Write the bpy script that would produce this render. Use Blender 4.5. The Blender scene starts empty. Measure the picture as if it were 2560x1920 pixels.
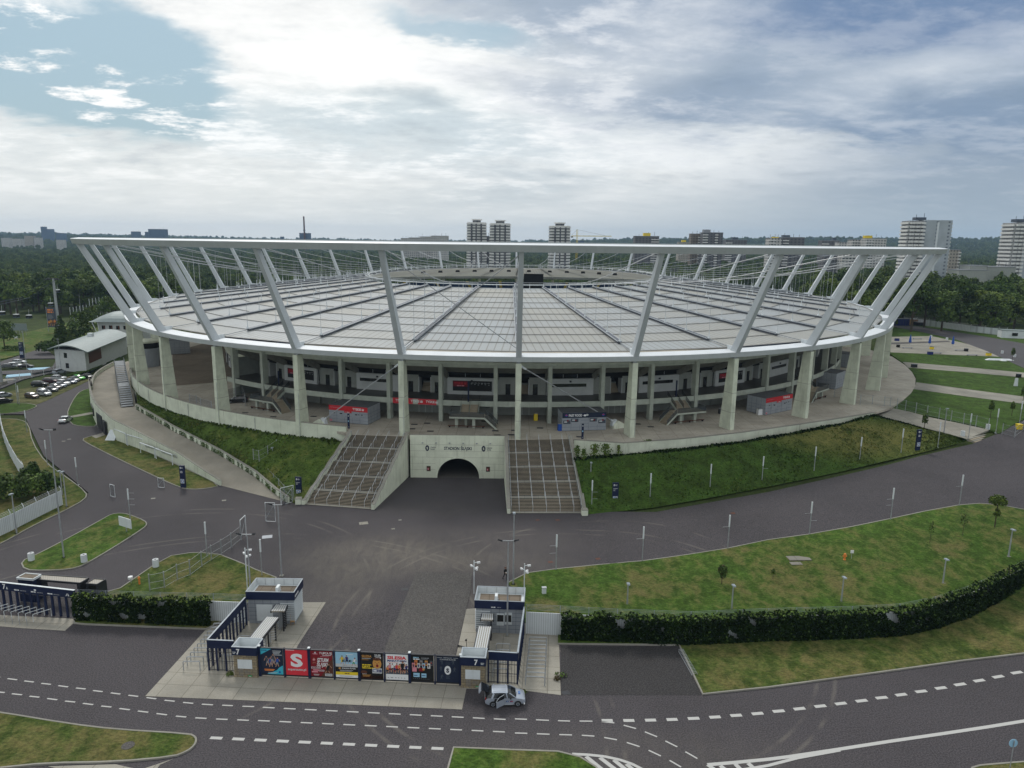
import bpy, math, random
import numpy as np
from mathutils import Vector, Matrix, noise as mnoise
from mathutils.geometry import delaunay_2d_cdt
R = math.radians
C = bpy.context.scene.collection
random.seed(11); rng = np.random.default_rng(5)

# ------------------------------------------------------------------ camera model
FPX, PIT, ROL, CAMH = 1806.8, 0.19474, 0.0120, 45.0      # focal length in photo pixels (2560 wide), pitch, roll, height
_fw = np.array([0, math.cos(PIT), -math.sin(PIT)]); _U = np.array([0, math.sin(PIT), math.cos(PIT)]); _X = np.array([1., 0, 0])
_rt = math.cos(ROL)*_X + math.sin(ROL)*_U; _up = -math.sin(ROL)*_X + math.cos(ROL)*_U
def ray(px, py): return _fw + _rt*((px-1280)/FPX) + _up*((960-py)/FPX)
def G(px, py, z=0.0):                                    # where the view line through a photo pixel meets the level z
    d = ray(px, py); t = (z-CAMH)/d[2]; p = d*t; return Vector((p[0], p[1], z))
def YD(px, py, Y):                                       # the point at distance Y ahead
    d = ray(px, py); t = Y/d[1]; return Vector((d[0]*t, Y, CAMH+d[2]*t))
def ss(a, b, x):
    t = min(1., max(0., (x-a)/(b-a))); return t*t*(3-2*t)
ZP = 7.94                                                # plaza level
def zt(x, y):                                            # terrain height near the stadium
    r = 0.055*max(0., x-10.); r = min(r, 5.4)
    if x < 16: r = 0.055*6*ss(8, 20, x)*max(0, (x-8)/12) if x > 8 else 0.
    a = r*ss(80, 112, y)
    b = ss(62, 98, x)*ss(128, 165, y)
    return a+(7.7-a)*b
def GT(px, py, dz=0.0):
    z = 0.
    for _ in range(40):
        p = G(px, py, z); z = .55*z+.45*(zt(p.x, p.y)+dz)
    return G(px, py, z)

cam = bpy.data.cameras.new('camera'); co = bpy.data.objects.new('camera', cam); C.objects.link(co)
cam.sensor_fit = 'HORIZONTAL'; cam.sensor_width = 36; cam.lens = 36*FPX/2560
cam.clip_start = 1; cam.clip_end = 30000
co.matrix_world = Matrix(((_rt[0], _up[0], -_fw[0], 0), (_rt[1], _up[1], -_fw[1], 0), (_rt[2], _up[2], -_fw[2], CAMH), (0, 0, 0, 1)))
bpy.context.scene.camera = co

# ------------------------------------------------------------------ materials
MATS = {}
def newmat(name):
    m = bpy.data.materials.new(name); m.use_nodes = True; MATS[name] = m
    nt = m.node_tree; b = nt.nodes['Principled BSDF']; return m, nt, b
def nd(nt, typ, **k):
    n = nt.nodes.new(typ)
    for a, v in k.items():
        if a == 'op': n.operation = v
        elif a.startswith('i_'):
            key = a[2:]; key = int(key) if key.isdigit() else key.replace('_', ' ')
            s = n.inputs[key]
            if hasattr(v, 'is_output') or isinstance(v, bpy.types.NodeSocket): nt.links.new(v, s)
            else: s.default_value = v
        else: setattr(n, a, v)
    return n
def math_(nt, op, a, b=None, c=None, clamp=False):
    n = nt.nodes.new('ShaderNodeMath'); n.operation = op; n.use_clamp = clamp
    for i, v in enumerate((a, b, c)):
        if v is None: continue
        if isinstance(v, bpy.types.NodeSocket): nt.links.new(v, n.inputs[i])
        else: n.inputs[i].default_value = v
    return n.outputs[0]
def mix_(nt, f, a, b, mode='MIX'):
    n = nt.nodes.new('ShaderNodeMix'); n.data_type = 'RGBA'; n.blend_type = mode
    for i, v in ((0, f), (6, a), (7, b)):
        if isinstance(v, bpy.types.NodeSocket): nt.links.new(v, n.inputs[i])
        else: n.inputs[i].default_value = v if i == 0 or len(v) == 4 else (*v, 1)
    return n.outputs[2]
def noise_(nt, vec, scale, detail=4, rough=.55, out='Fac', dist=0.):
    n = nt.nodes.new('ShaderNodeTexNoise'); nt.links.new(vec, n.inputs['Vector'])
    n.inputs['Scale'].default_value = scale; n.inputs['Detail'].default_value = detail; n.inputs['Roughness'].default_value = rough
    n.inputs['Distortion'].default_value = dist
    return n.outputs[out]
def ramp_(nt, f, lo, hi, a=0., b=1.):
    n = nt.nodes.new('ShaderNodeMapRange'); n.interpolation_type = 'SMOOTHSTEP'
    nt.links.new(f, n.inputs[0])
    for i, v in enumerate((lo, hi, a, b)): n.inputs[i+1].default_value = v
    return n.outputs[0]
def pos_(nt): return nt.nodes.new('ShaderNodeNewGeometry').outputs['Position']
def scl_(nt, vec, s):
    n = nt.nodes.new('ShaderNodeVectorMath'); n.operation = 'MULTIPLY'; nt.links.new(vec, n.inputs[0]); n.inputs[1].default_value = s; return n.outputs[0]
def bump_(nt, b, h, strength, dist=.05):
    n = nt.nodes.new('ShaderNodeBump'); n.inputs['Strength'].default_value = strength; n.inputs['Distance'].default_value = dist
    nt.links.new(h, n.inputs['Height']); nt.links.new(n.outputs[0], b.inputs['Normal'])
def plain(name, col, rough=.6, metal=0., var=.12, scale=1.5, streak=0., spec=.4):
    m, nt, b = newmat(name)
    p = pos_(nt); f = noise_(nt, p, scale, 5, .6)
    c = mix_(nt, ramp_(nt, f, .3, .7), tuple(x*(1-var) for x in col), tuple(min(1, x*(1+var)) for x in col))
    if streak:                                            # rain streaks and grime on painted or concrete surfaces
        s = noise_(nt, scl_(nt, p, (1.6, 1.6, .12)), 1.1, 4, .65)
        c = mix_(nt, ramp_(nt, s, .52, .75, 0, streak), c, (col[0]*.42, col[1]*.42, col[2]*.36))
    nt.links.new(c, b.inputs['Base Color']); b.inputs['Roughness'].default_value = rough; b.inputs['Metallic'].default_value = metal
    b.inputs['Specular IOR Level'].default_value = spec
    return m
def flat(name, col, rough=.6, spec=.3):
    m, nt, b = newmat(name); b.inputs['Base Color'].default_value = (*col, 1); b.inputs['Roughness'].default_value = rough
    b.inputs['Specular IOR Level'].default_value = spec
    p = pos_(nt); f = noise_(nt, p, 6., 3); c = mix_(nt, f, tuple(x*.93 for x in col), tuple(min(1, x*1.07) for x in col)); nt.links.new(c, b.inputs['Base Color'])
    return m

def mat_asphalt(name, col, dusty=1.):
    m, nt, b = newmat(name); p = pos_(nt)
    big = noise_(nt, p, .045, 5, .6); mid = noise_(nt, p, .35, 5, .65); fine = noise_(nt, p, 7., 3, .8)
    c = mix_(nt, ramp_(nt, big, .3, .7), tuple(x*.88 for x in col), tuple(x*1.14 for x in col))
    c = mix_(nt, ramp_(nt, mid, .35, .7, 0, .5), c, tuple(x*1.22 for x in col))
    c = mix_(nt, ramp_(nt, fine, .35, .68), mix_(nt, .5, c, (0, 0, 0)), mix_(nt, .12, c, (.30, .27, .25)))
    if dusty:                                             # pale dust and wheel tracks swept round the gate and the stairs
        for (x, y, rx, ry, amt) in ((-19, 97, 17, 9, .55), (-22, 87, 8, 9, .35), (-2, 96, 14, 5, .3), (-8, 103, 26, 8, .2), (-3, 84, 6, 9, .25), (10, 57, 24, 5, .16), (-14, 117, 12, 5, .12)):
            d = nt.nodes.new('ShaderNodeVectorMath'); d.operation = 'SUBTRACT'; nt.links.new(p, d.inputs[0]); d.inputs[1].default_value = (x, y, 0)
            l = nt.nodes.new('ShaderNodeVectorMath'); l.operation = 'LENGTH'; nt.links.new(scl_(nt, d.outputs[0], (1/rx, 1/ry, 0)), l.inputs[0])
            r_ = ramp_(nt, l.outputs['Value'], .25, 1.1, 1., 0.)
            tr = noise_(nt, scl_(nt, p, (.35, .13, 1)), 1.6, 6, .7, dist=1.2)
            f = math_(nt, 'MULTIPLY', r_, ramp_(nt, tr, .2, .85, .25, 1.)); f = math_(nt, 'MULTIPLY', f, amt*.85)
            c = mix_(nt, f, c, (.23, .205, .165))
        for (x, y, rad) in ((8, 80, 27.), (8, 80, 28.7), (-48, 84, 30.), (-48, 84, 31.8), (14, 92, 20.), (-35, 60, 44.), (-35, 60, 45.6)):         # curved tyre tracks
            d = nt.nodes.new('ShaderNodeVectorMath'); d.operation = 'SUBTRACT'; nt.links.new(p, d.inputs[0]); d.inputs[1].default_value = (x, y, 0)
            l = nt.nodes.new('ShaderNodeVectorMath'); l.operation = 'LENGTH'; nt.links.new(scl_(nt, d.outputs[0], (1, 1, 0)), l.inputs[0])
            e = math_(nt, 'ABSOLUTE', math_(nt, 'SUBTRACT', l.outputs['Value'], rad))
            f = math_(nt, 'MULTIPLY', ramp_(nt, e, .05, .32, .3, 0.), ramp_(nt, noise_(nt, p, .16, 4), .42, .62))
            c = mix_(nt, f, c, (.21, .19, .16))
    nt.links.new(c, b.inputs['Base Color']); b.inputs['Roughness'].default_value = .85; b.inputs['Specular IOR Level'].default_value = .25
    bump_(nt, b, fine, .25, .02)
    return m
mat_asphalt('asphalt', (.062, .056, .064))
mat_asphalt('asphalt_dark', (.034, .033, .036), 0)
mat_asphalt('asphalt_worn', (.098, .092, .088), 0)
mat_asphalt('asphalt_far', (.078, .074, .082), 0)

def mat_grass(name, green, dry, dryness, soil=.25, scale=1., spot=None):
    m, nt, b = newmat(name); p = pos_(nt)
    ps = scl_(nt, p, (1, .8, 1))
    big = noise_(nt, ps, .07*scale, 5, .62, dist=.6); mid = noise_(nt, ps, .3*scale, 6, .68, dist=.4); fine = noise_(nt, scl_(nt, p, (1, 1.6, 1)), 2.6, 4, .8); vf = noise_(nt, p, 9., 2, .8)
    c = mix_(nt, ramp_(nt, mid, .3, .72), tuple(x*.5 for x in green), tuple(x*1.35 for x in green))
    d = math_(nt, 'ADD', math_(nt, 'MULTIPLY', big, .55), math_(nt, 'MULTIPLY', mid, .45))
    c = mix_(nt, ramp_(nt, d, .66-.32*dryness, .80-.24*dryness, 0, .85), c, dry)
    c = mix_(nt, ramp_(nt, noise_(nt, ps, .5*scale, 5, .7), .62, .74, 0, soil), c, (.17, .125, .075))
    if spot:                                              # a patch of yellowed meadow on the bank
        d = nt.nodes.new('ShaderNodeVectorMath'); d.operation = 'SUBTRACT'; nt.links.new(p, d.inputs[0]); d.inputs[1].default_value = (spot[0], spot[1], 0)
        l = nt.nodes.new('ShaderNodeVectorMath'); l.operation = 'LENGTH'; nt.links.new(scl_(nt, d.outputs[0], (1/spot[2], 1/spot[3], 0)), l.inputs[0])
        c = mix_(nt, math_(nt, 'MULTIPLY', ramp_(nt, l.outputs['Value'], .35, 1.1, 1, 0), ramp_(nt, mid, .3, .6, .15, .9)), c, (.24, .215, .07))
    c = mix_(nt, ramp_(nt, fine, .28, .72), mix_(nt, .55, c, (.008, .014, .003)), mix_(nt, .12, c, (.3, .33, .10)))
    c = mix_(nt, ramp_(nt, vf, .3, .7, .25, 0.), c, (.01, .015, .005))
    nt.links.new(c, b.inputs['Base Color']); b.inputs['Roughness'].default_value = .95; b.inputs['Specular IOR Level'].default_value = .1
    bump_(nt, b, math_(nt, 'ADD', fine, mid), .8, .15)
    return m
mat_grass('grass', (.068, .150, .020), (.235, .185, .080), .66, .4, 2.5)
mat_grass('grass_green', (.056, .120, .020), (.15, .16, .045), .22, .05, 1.6)
mat_grass('grass_dry', (.070, .122, .022), (.225, .175, .075), .76, .4, 2.5)
mat_grass('grass_wild', (.085, .150, .026), (.23, .205, .065), .55, .2, 2.)
mat_grass('grass_bank', (.046, .105, .017), (.10, .145, .028), .35, .06, 1.4, spot=(68, 146, 26, 12))
mat_grass('ground_far', (.040, .065, .018), (.10, .11, .04), .25, .1, .3)
mat_grass('turf_paving', (.115, .120, .048), (.23, .205, .11), .7, .4, 1.5)

def mat_concrete(name, col, joint=0., stain=.5, tint=(.30, .26, .19), ang=0.):
    m, nt, b = newmat(name); p = pos_(nt)
    big = noise_(nt, p, .12, 6, .65); mid = noise_(nt, p, .9, 5, .7); fine = noise_(nt, p, 9, 3, .7)
    c = mix_(nt, ramp_(nt, big, .3, .7), tuple(x*.80 for x in col), tuple(x*1.12 for x in col))
    c = mix_(nt, ramp_(nt, mid, .48, .75, 0, stain), c, tint)
    c = mix_(nt, ramp_(nt, fine, .3, .7, .18, 0), c, (.02, .02, .02))
    if joint:
        mp = nt.nodes.new('ShaderNodeMapping'); mp.inputs['Rotation'].default_value = (0, 0, ang); nt.links.new(p, mp.inputs['Vector'])
        br = nt.nodes.new('ShaderNodeTexBrick'); nt.links.new(mp.outputs[0], br.inputs['Vector']); br.inputs['Scale'].default_value = 1.
        br.inputs['Brick Width'].default_value = joint; br.inputs['Row Height'].default_value = joint*.8; br.inputs['Mortar Size'].default_value = .035; br.offset = 0
        br.inputs['Color1'].default_value = (.93, .93, .93, 1); br.inputs['Color2'].default_value = (1.05, 1.05, 1.05, 1); br.inputs['Mortar'].default_value = (.6, .58, .55, 1)
        c = mix_(nt, 1., c, br.outputs['Color'], 'MULTIPLY')
    nt.links.new(c, b.inputs['Base Color']); b.inputs['Roughness'].default_value = .88; b.inputs['Specular IOR Level'].default_value = .25
    bump_(nt, b, mid, .2, .03)
    return m
mat_concrete('concrete', (.33, .31, .265), 2.6, .25, ang=.06)
mat_concrete('plaza_paving', (.44, .405, .345), 3.6, .35, (.22, .165, .10))
mat_concrete('ramp_concrete', (.30, .275, .23), 0, .4)
mat_concrete('kerb', (.29, .28, .245), 0, .4)
mat_concrete('path_concrete', (.30, .285, .245), 2.4, .3)
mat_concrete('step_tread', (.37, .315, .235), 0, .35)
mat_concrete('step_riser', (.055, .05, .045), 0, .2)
plain('wall_paint', (.60, .635, .52), .75, 0, .1, .35, .5)
plain('column_paint', (.58, .62, .50), .75, 0, .12, .5, .4)
plain('portal_paint', (.63, .66, .54), .75, 0, .08, .4, .45)
plain('ring_shaded', (.40, .43, .435), .5, 0, .05, .4, .14)  # white ring, with the shade on its faces put into a darker grey
plain('ring_top_lit', (.72, .75, .78), .4, 0, .04, .4, .05)  # same ring, made paler where light falls on the upper face
plain('strut_paint', (.50, .535, .56), .45, 0, .05, .3, .08)
plain('cable', (.40, .42, .44), .45, .2)
plain('steel', (.36, .38, .40), .45, .35)
plain('dark_steel', (.028, .03, .036), .5, .2); plain('stair_steel', (.13, .145, .16), .5, .2); plain('rail_steel', (.44, .46, .48), .5)
plain('girder', (.085, .095, .12), .5, .2); plain('purlin', (.20, .20, .195), .6)
plain('white_metal', (.62, .66, .68), .45); plain('cap_metal', (.30, .34, .38), .5)
plain('gallery_beam', (.40, .435, .375), .8, 0, .1, .6, .3)
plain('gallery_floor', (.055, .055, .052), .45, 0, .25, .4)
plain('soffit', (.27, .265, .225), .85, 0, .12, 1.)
plain('facade_white', (.50, .52, .515), .7, 0, .05, .8, .1)
plain('facade_grey', (.29, .305, .28), .75, 0, .08, .8, .15)  # grey lowered to carry the shade of the recessed gallery walls
plain('dark_glass', (.012, .013, .014), .12, 0, .1, 1., spec=.6)
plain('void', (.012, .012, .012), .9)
plain('navy', (.010, .017, .052), .45, 0, .08, .6, spec=.3)
plain('cladding', (.30, .325, .36), .5, .1, .06, .8)
plain('kiosk_roof', (.075, .08, .09), .7)
plain('white_panel', (.62, .66, .68), .55, 0, .05, 1., .15)
plain('zinc_roof', (.20, .24, .24), .5, .15, .06, .6)
plain('bark', (.06, .045, .03), .9)
flat('red', (.50, .022, .03)); flat('poster_red', (.62, .035, .05)); flat('dark_red', (.20, .010, .018))
flat('white', (.74, .75, .76)); flat('marking', (.46, .455, .44), .8); flat('black', (.012, .012, .013)); flat('off_white', (.5, .52, .53))
flat('poster_navy', (.012, .02, .045)); flat('cyan', (.05, .42, .55)); flat('orange', (.70, .22, .05)); flat('yellow', (.72, .54, .03)); flat('skin', (.45, .25, .17)); flat('blue', (.02, .08, .35))
flat('sky_blue', (.30, .52, .68)); flat('gold', (.55, .27, .07)); flat('brown', (.10, .035, .02)); flat('green', (.05, .30, .10)); flat('pink', (.65, .25, .30)); flat('grey', (.25, .26, .28)); flat('slate', (.06, .075, .10))
flat('deep_blue', (.02, .03, .16)); flat('seat_blue', (.012, .045, .13)); flat('wood', (.33, .20, .09))
# small posters' surface sheen is low: printed mesh

def mat_foliage(name, c0, c1, hue=.25):
    m, nt, b = newmat(name); p = pos_(nt)
    oi = nt.nodes.new('ShaderNodeObjectInfo')
    f = noise_(nt, p, .45, 4, .65); g = noise_(nt, p, 2.2, 3, .7)
    c = mix_(nt, ramp_(nt, f, .35, .68), c0, c1)
    c = mix_(nt, ramp_(nt, g, .3, .7, .35, 0), c, (.008, .015, .004))
    c = mix_(nt, math_(nt, 'MULTIPLY', oi.outputs['Random'], hue*1.6), c, (c1[0]*1.45, c1[1]*1.05, c1[2]*.7))
    nt.links.new(c, b.inputs['Base Color']); b.inputs['Roughness'].default_value = .7; b.inputs['Specular IOR Level'].default_value = .2
    return m
mat_foliage('leaf', (.032, .070, .015), (.12, .20, .038))
mat_foliage('leaf_dark', (.018, .042, .011), (.058, .105, .022))
mat_foliage('leaf_ivy', (.004, .010, .004), (.012, .026, .007), .1); MATS['leaf_ivy'].node_tree.nodes['Principled BSDF'].inputs['Specular IOR Level'].default_value = .04  # ivy green darkened to hold the shade among its leaves
mat_foliage('leaf_light', (.06, .115, .018), (.14, .21, .036))
mat_foliage('leaf_brown', (.03, .028, .012), (.075, .06, .03))

def mat_roof():
    m, nt, b = newmat('roof_sheet')
    uv = nt.nodes.new('ShaderNodeUVMap'); uv.uv_map = 'UVMap'; oi = nt.nodes.new('ShaderNodeObjectInfo')
    sp = nt.nodes.new('ShaderNodeSeparateXYZ'); nt.links.new(uv.outputs[0], sp.inputs[0])
    u, v = sp.outputs[0], sp.outputs[1]                   # u: metres along the eave, v: purlin bays
    sheet = math_(nt, 'FLOOR', math_(nt, 'DIVIDE', u, 1.5)); row = math_(nt, 'FLOOR', v)
    cx = nt.nodes.new('ShaderNodeCombineXYZ'); nt.links.new(row, cx.inputs[1]); nt.links.new(math_(nt, 'MULTIPLY', oi.outputs['Random'], 97.), cx.inputs[2])
    wn = nt.nodes.new('ShaderNodeTexWhiteNoise'); wn.noise_dimensions = '3D'; nt.links.new(cx.outputs[0], wn.inputs['Vector'])
    c2 = nt.nodes.new('ShaderNodeCombineXYZ'); nt.links.new(sheet, c2.inputs[0]); nt.links.new(row, c2.inputs[1]); nt.links.new(math_(nt, 'MULTIPLY', oi.outputs['Random'], 31.), c2.inputs[2])
    w2 = nt.nodes.new('ShaderNodeTexWhiteNoise'); w2.noise_dimensions = '3D'; nt.links.new(c2.outputs[0], w2.inputs['Vector'])
    base = mix_(nt, ramp_(nt, wn.outputs['Value'], .25, .85), (.52, .555, .575), (.52, .515, .475))
    base = mix_(nt, math_(nt, 'MULTIPLY', w2.outputs['Value'], .40), base, (.50, .52, .53))
    p = pos_(nt)
    st = noise_(nt, p, .35, 5, .65)
    base = mix_(nt, ramp_(nt, st, .5, .8, 0, .35), base, (.36, .33, .27))
    fu = math_(nt, 'FRACT', math_(nt, 'DIVIDE', u, 1.5))
    seam = math_(nt, 'LESS_THAN', fu, .13)
    base = mix_(nt, math_(nt, 'MULTIPLY', seam, .75), base, (.20, .185, .155))
    fv = math_(nt, 'FRACT', v)
    edge = ramp_(nt, fv, .0, .35, .30, 0.)
    base = mix_(nt, math_(nt, 'MULTIPLY', edge, ramp_(nt, w2.outputs['Value'], .3, .9)), base, (.33, .27, .18))
    nt.links.new(base, b.inputs['Base Color']); b.inputs['Roughness'].default_value = .42; b.inputs['Specular IOR Level'].default_value = .35
    tl = nt.nodes.new('ShaderNodeBsdfTranslucent'); tl.inputs[0].default_value = (.62, .62, .56, 1); mx = nt.nodes.new('ShaderNodeMixShader'); mx.inputs[0].default_value = .3
    nt.links.new(b.outputs[0], mx.inputs[1]); nt.links.new(tl.outputs[0], mx.inputs[2]); nt.links.new(mx.outputs[0], nt.nodes['Material Output'].inputs['Surface'])
mat_roof()
def mat_mesh(name, col, dens):                            # wire mesh: mostly holes
    m, nt, b = newmat(name); b.inputs['Base Color'].default_value = (*col, 1); b.inputs['Roughness'].default_value = .6
    tr = nt.nodes.new('ShaderNodeBsdfTransparent'); mx = nt.nodes.new('ShaderNodeMixShader'); out = nt.nodes['Material Output']
    mx.inputs[0].default_value = dens; nt.links.new(tr.outputs[0], mx.inputs[1]); nt.links.new(b.outputs[0], mx.inputs[2]); nt.links.new(mx.outputs[0], out.inputs['Surface'])
mat_mesh('wire_mesh', (.10, .16, .13), .13); mat_mesh('wire_grey', (.12, .13, .14), .35)
def mat_tint(name, col, dens):
    m, nt, b = newmat(name); b.inputs['Base Color'].default_value = (*col, 1); b.inputs['Roughness'].default_value = .08
    tr = nt.nodes.new('ShaderNodeBsdfTransparent'); mx = nt.nodes.new('ShaderNodeMixShader'); out = nt.nodes['Material Output']
    mx.inputs[0].default_value = dens; nt.links.new(tr.outputs[0], mx.inputs[1]); nt.links.new(b.outputs[0], mx.inputs[2]); nt.links.new(mx.outputs[0], out.inputs['Surface'])
mat_tint('rail_glass', (.06, .07, .075), .75)
def mat_stone():
    m, nt, b = newmat('stone'); p = pos_(nt)
    sp = nt.nodes.new('ShaderNodeSeparateXYZ'); nt.links.new(p, sp.inputs[0])
    cx = nt.nodes.new('ShaderNodeCombineXYZ'); nt.links.new(math_(nt, 'ADD', sp.outputs[0], sp.outputs[1]), cx.inputs[0]); nt.links.new(sp.outputs[2], cx.inputs[1])
    br = nt.nodes.new('ShaderNodeTexBrick'); nt.links.new(cx.outputs[0], br.inputs['Vector']); br.inputs['Scale'].default_value = 1
    br.inputs['Brick Width'].default_value = .52; br.inputs['Row Height'].default_value = .29; br.inputs['Mortar Size'].default_value = .022
    br.inputs['Color1'].default_value = (.33, .26, .15, 1); br.inputs['Color2'].default_value = (.24, .20, .135, 1); br.inputs['Mortar'].default_value = (.11, .09, .07, 1); br.inputs['Bias'].default_value = 0
    c = mix_(nt, ramp_(nt, noise_(nt, p, 3, 4), .3, .7, .4, 0), br.outputs['Color'], (.14, .12, .09))
    nt.links.new(c, b.inputs['Base Color']); b.inputs['Roughness'].default_value = .9
    bump_(nt, b, br.outputs['Fac'], -.5, .03)
mat_stone()
def mat_corr(name, col, period):                          # ribbed sheet metal, ribs run upright
    m, nt, b = newmat(name); p = pos_(nt)
    sp = nt.nodes.new('ShaderNodeSeparateXYZ'); nt.links.new(p, sp.inputs[0])
    w = math_(nt, 'FRACT', math_(nt, 'DIVIDE', math_(nt, 'ADD', sp.outputs[0], math_(nt, 'MULTIPLY', sp.outputs[1], .6)), period))
    k = math_(nt, 'LESS_THAN', w, .3)
    c = mix_(nt, k, col, tuple(x*.72 for x in col)); c = mix_(nt, ramp_(nt, noise_(nt, p, .8, 5), .5, .8, 0, .3), c, tuple(x*.6 for x in col))
    nt.links.new(c, b.inputs['Base Color']); b.inputs['Roughness'].default_value = .5
mat_corr('ribbed_white', (.60, .64, .66), .25); mat_corr('ribbed_roof', (.30, .275, .23), .28); mat_corr('grille', (.22, .24, .27), .18)
def mat_paint(name, col):
    m, nt, b = newmat(name); b.inputs['Base Color'].default_value = (*col, 1); b.inputs['Roughness'].default_value = .3; b.inputs['Metallic'].default_value = .25
    b.inputs['Coat Weight'].default_value = .4; b.inputs['Coat Roughness'].default_value = .08
CARCOL = dict(silver=(.36, .40, .47), white=(.68, .70, .72), black=(.012, .013, .016), grey=(.12, .13, .145), brown=(.085, .055, .04), green=(.06, .42, .03), blue_grey=(.16, .19, .24), light=(.46, .49, .52), maroon=(.06, .02, .03))
for k_, v_ in CARCOL.items(): mat_paint('car_'+k_, v_)
plain('tyre', (.015, .015, .016), .8); plain('rim', (.42, .44, .46), .35, .5); plain('car_glass', (.012, .014, .017), .08, 0, .1, spec=.7); plain('car_interior', (.014, .013, .013), .8)
flat('lamp_red', (.30, .01, .01), .3); flat('lamp_clear', (.50, .54, .58), .2)

# ------------------------------------------------------------------ mesh builder
class MB:
    def __init__(s): s.v = []; s.f = []; s.m = []; s.names = []; s.uv = None
    def mi(s, mat):
        if mat not in s.names: s.names.append(mat)
        return s.names.index(mat)
    def add(s, vs, fs, mat):
        o = len(s.v); s.v += [tuple(v) for v in vs]; i = s.mi(mat)
        for f in fs: s.f.append(tuple(o+k for k in f)); s.m.append(i)
        return s
    def quad(s, a, b, c, d, mat): return s.add((a, b, c, d), ((0, 1, 2, 3),), mat)
    def box(s, c, size, mat, rz=0., taper=1.):            # c: centre of the base
        x, y, z = size[0]/2, size[1]/2, size[2]; cs, sn = math.cos(rz), math.sin(rz); vs = []
        for zz, t in ((0, 1), (z, taper)):
            for a, b in ((-x, -y), (x, -y), (x, y), (-x, y)):
                a *= t; b *= t; vs.append((c[0]+a*cs-b*sn, c[1]+a*sn+b*cs, c[2]+zz))
        return s.add(vs, ((0, 3, 2, 1), (4, 5, 6, 7), (0, 1, 5, 4), (1, 2, 6, 5), (2, 3, 7, 6), (3, 0, 4, 7)), mat)
    def hexa(s, b4, t4, mat):                             # solid between two quads
        return s.add(list(b4)+list(t4), ((3, 2, 1, 0), (4, 5, 6, 7), (0, 1, 5, 4), (1, 2, 6, 5), (2, 3, 7, 6), (3, 0, 4, 7)), mat)
    def prism(s, poly, z0, z1, mat):
        n = len(poly); vs = [(p[0], p[1], z0) for p in poly]+[(p[0], p[1], z1) for p in poly]
        return s.add(vs, [tuple(range(n-1, -1, -1)), tuple(range(n, 2*n))]+[(i, (i+1) % n, n+(i+1) % n, n+i) for i in range(n)], mat)
    def bar(s, a, b, w, h, mat, up=(0, 0, 1), w2=None, h2=None):   # box beam from a to b
        a, b = Vector(a), Vector(b); d = (b-a).normalized(); u = Vector(up)
        if abs(d.dot(u)) > .98: u = Vector((0, 1, 0))
        r = d.cross(u).normalized(); u = r.cross(d)
        w2 = w if w2 is None else w2; h2 = h if h2 is None else h2
        q = lambda p, ww, hh: [p-r*ww/2-u*hh/2, p+r*ww/2-u*hh/2, p+r*ww/2+u*hh/2, p-r*ww/2+u*hh/2]
        return s.hexa(q(a, w, h), q(b, w2, h2), mat)
    def tube(s, pts, r, mat, n=6, r2=None, cap=True):
        pts = [Vector(p) for p in pts]; vs = []; fs = []; m = len(pts)
        for i, p in enumerate(pts):
            d = (pts[min(i+1, m-1)]-pts[max(i-1, 0)]).normalized(); u = Vector((0, 0, 1)) if abs(d.z) < .95 else Vector((1, 0, 0))
            a = d.cross(u).normalized(); b = a.cross(d); rr = r if r2 is None else r+(r2-r)*i/(m-1)
            vs += [p+a*math.cos(2*math.pi*k/n)*rr+b*math.sin(2*math.pi*k/n)*rr for k in range(n)]
        for i in range(m-1):
            for k in range(n): fs.append((i*n+k, i*n+(k+1) % n, (i+1)*n+(k+1) % n, (i+1)*n+k))
        if cap: fs += [tuple(range(n-1, -1, -1)), tuple((m-1)*n+k for k in range(n))]
        return s.add(vs, fs, mat)
    def lathe(s, c, prof, mat, n=16):                     # prof: (radius, z)
        vs = []; fs = []
        for r_, z in prof: vs += [(c[0]+r_*math.cos(2*math.pi*k/n), c[1]+r_*math.sin(2*math.pi*k/n), c[2]+z) for k in range(n)]
        for i in range(len(prof)-1):
            for k in range(n): fs.append((i*n+k, i*n+(k+1) % n, (i+1)*n+(k+1) % n, (i+1)*n+k))
        fs += [tuple(range(n-1, -1, -1)), tuple((len(prof)-1)*n+k for k in range(n))]
        return s.add(vs, fs, mat)
    def build(s, name, parent=None, local=False, smooth=False, cover=True):
        me = bpy.data.meshes.new(name); o0 = Vector((0, 0, 0))
        r = parent
        while r is not None and r.parent is not None: r = r.parent
        if parent is not None and not local: o0 = r.location
        me.from_pydata([(v[0]-o0[0], v[1]-o0[1], v[2]-o0[2]) for v in s.v], [], s.f)
        for nme in s.names: me.materials.append(MATS[nme])
        if s.m: me.polygons.foreach_set('material_index', s.m)
        if smooth: me.polygons.foreach_set('use_smooth', [True]*len(me.polygons))
        if s.uv is not None:
            l = me.uv_layers.new(name='UVMap')
            for lp in me.loops: l.data[lp.index].uv = s.uv[lp.vertex_index]
        me.update()
        o = bpy.data.objects.new(name, me); C.objects.link(o)
        if parent is not None: o.parent = parent
        return o
def tag(o, label, cat, group=None, kind=None):
    o['label'] = label; o['category'] = cat
    if group: o['group'] = group
    if kind: o['kind'] = kind
    return o
def thing(name, label, cat, loc=(0, 0, 0), rz=0., group=None, kind=None):
    o = bpy.data.objects.new(name, None); C.objects.link(o); o.location = Vector((loc[0], loc[1], loc[2] if len(loc) > 2 else 0)); o.rotation_euler = (0, 0, rz); o.empty_display_size = .5
    return tag(o, label, cat, group, kind)
def struct(o, label=None, cat=None):
    o['kind'] = 'structure'
    if label: o['label'] = label
    if cat: o['category'] = cat
    return o
def kids(o): return [c for c in bpy.data.objects if c.parent == o]
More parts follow.
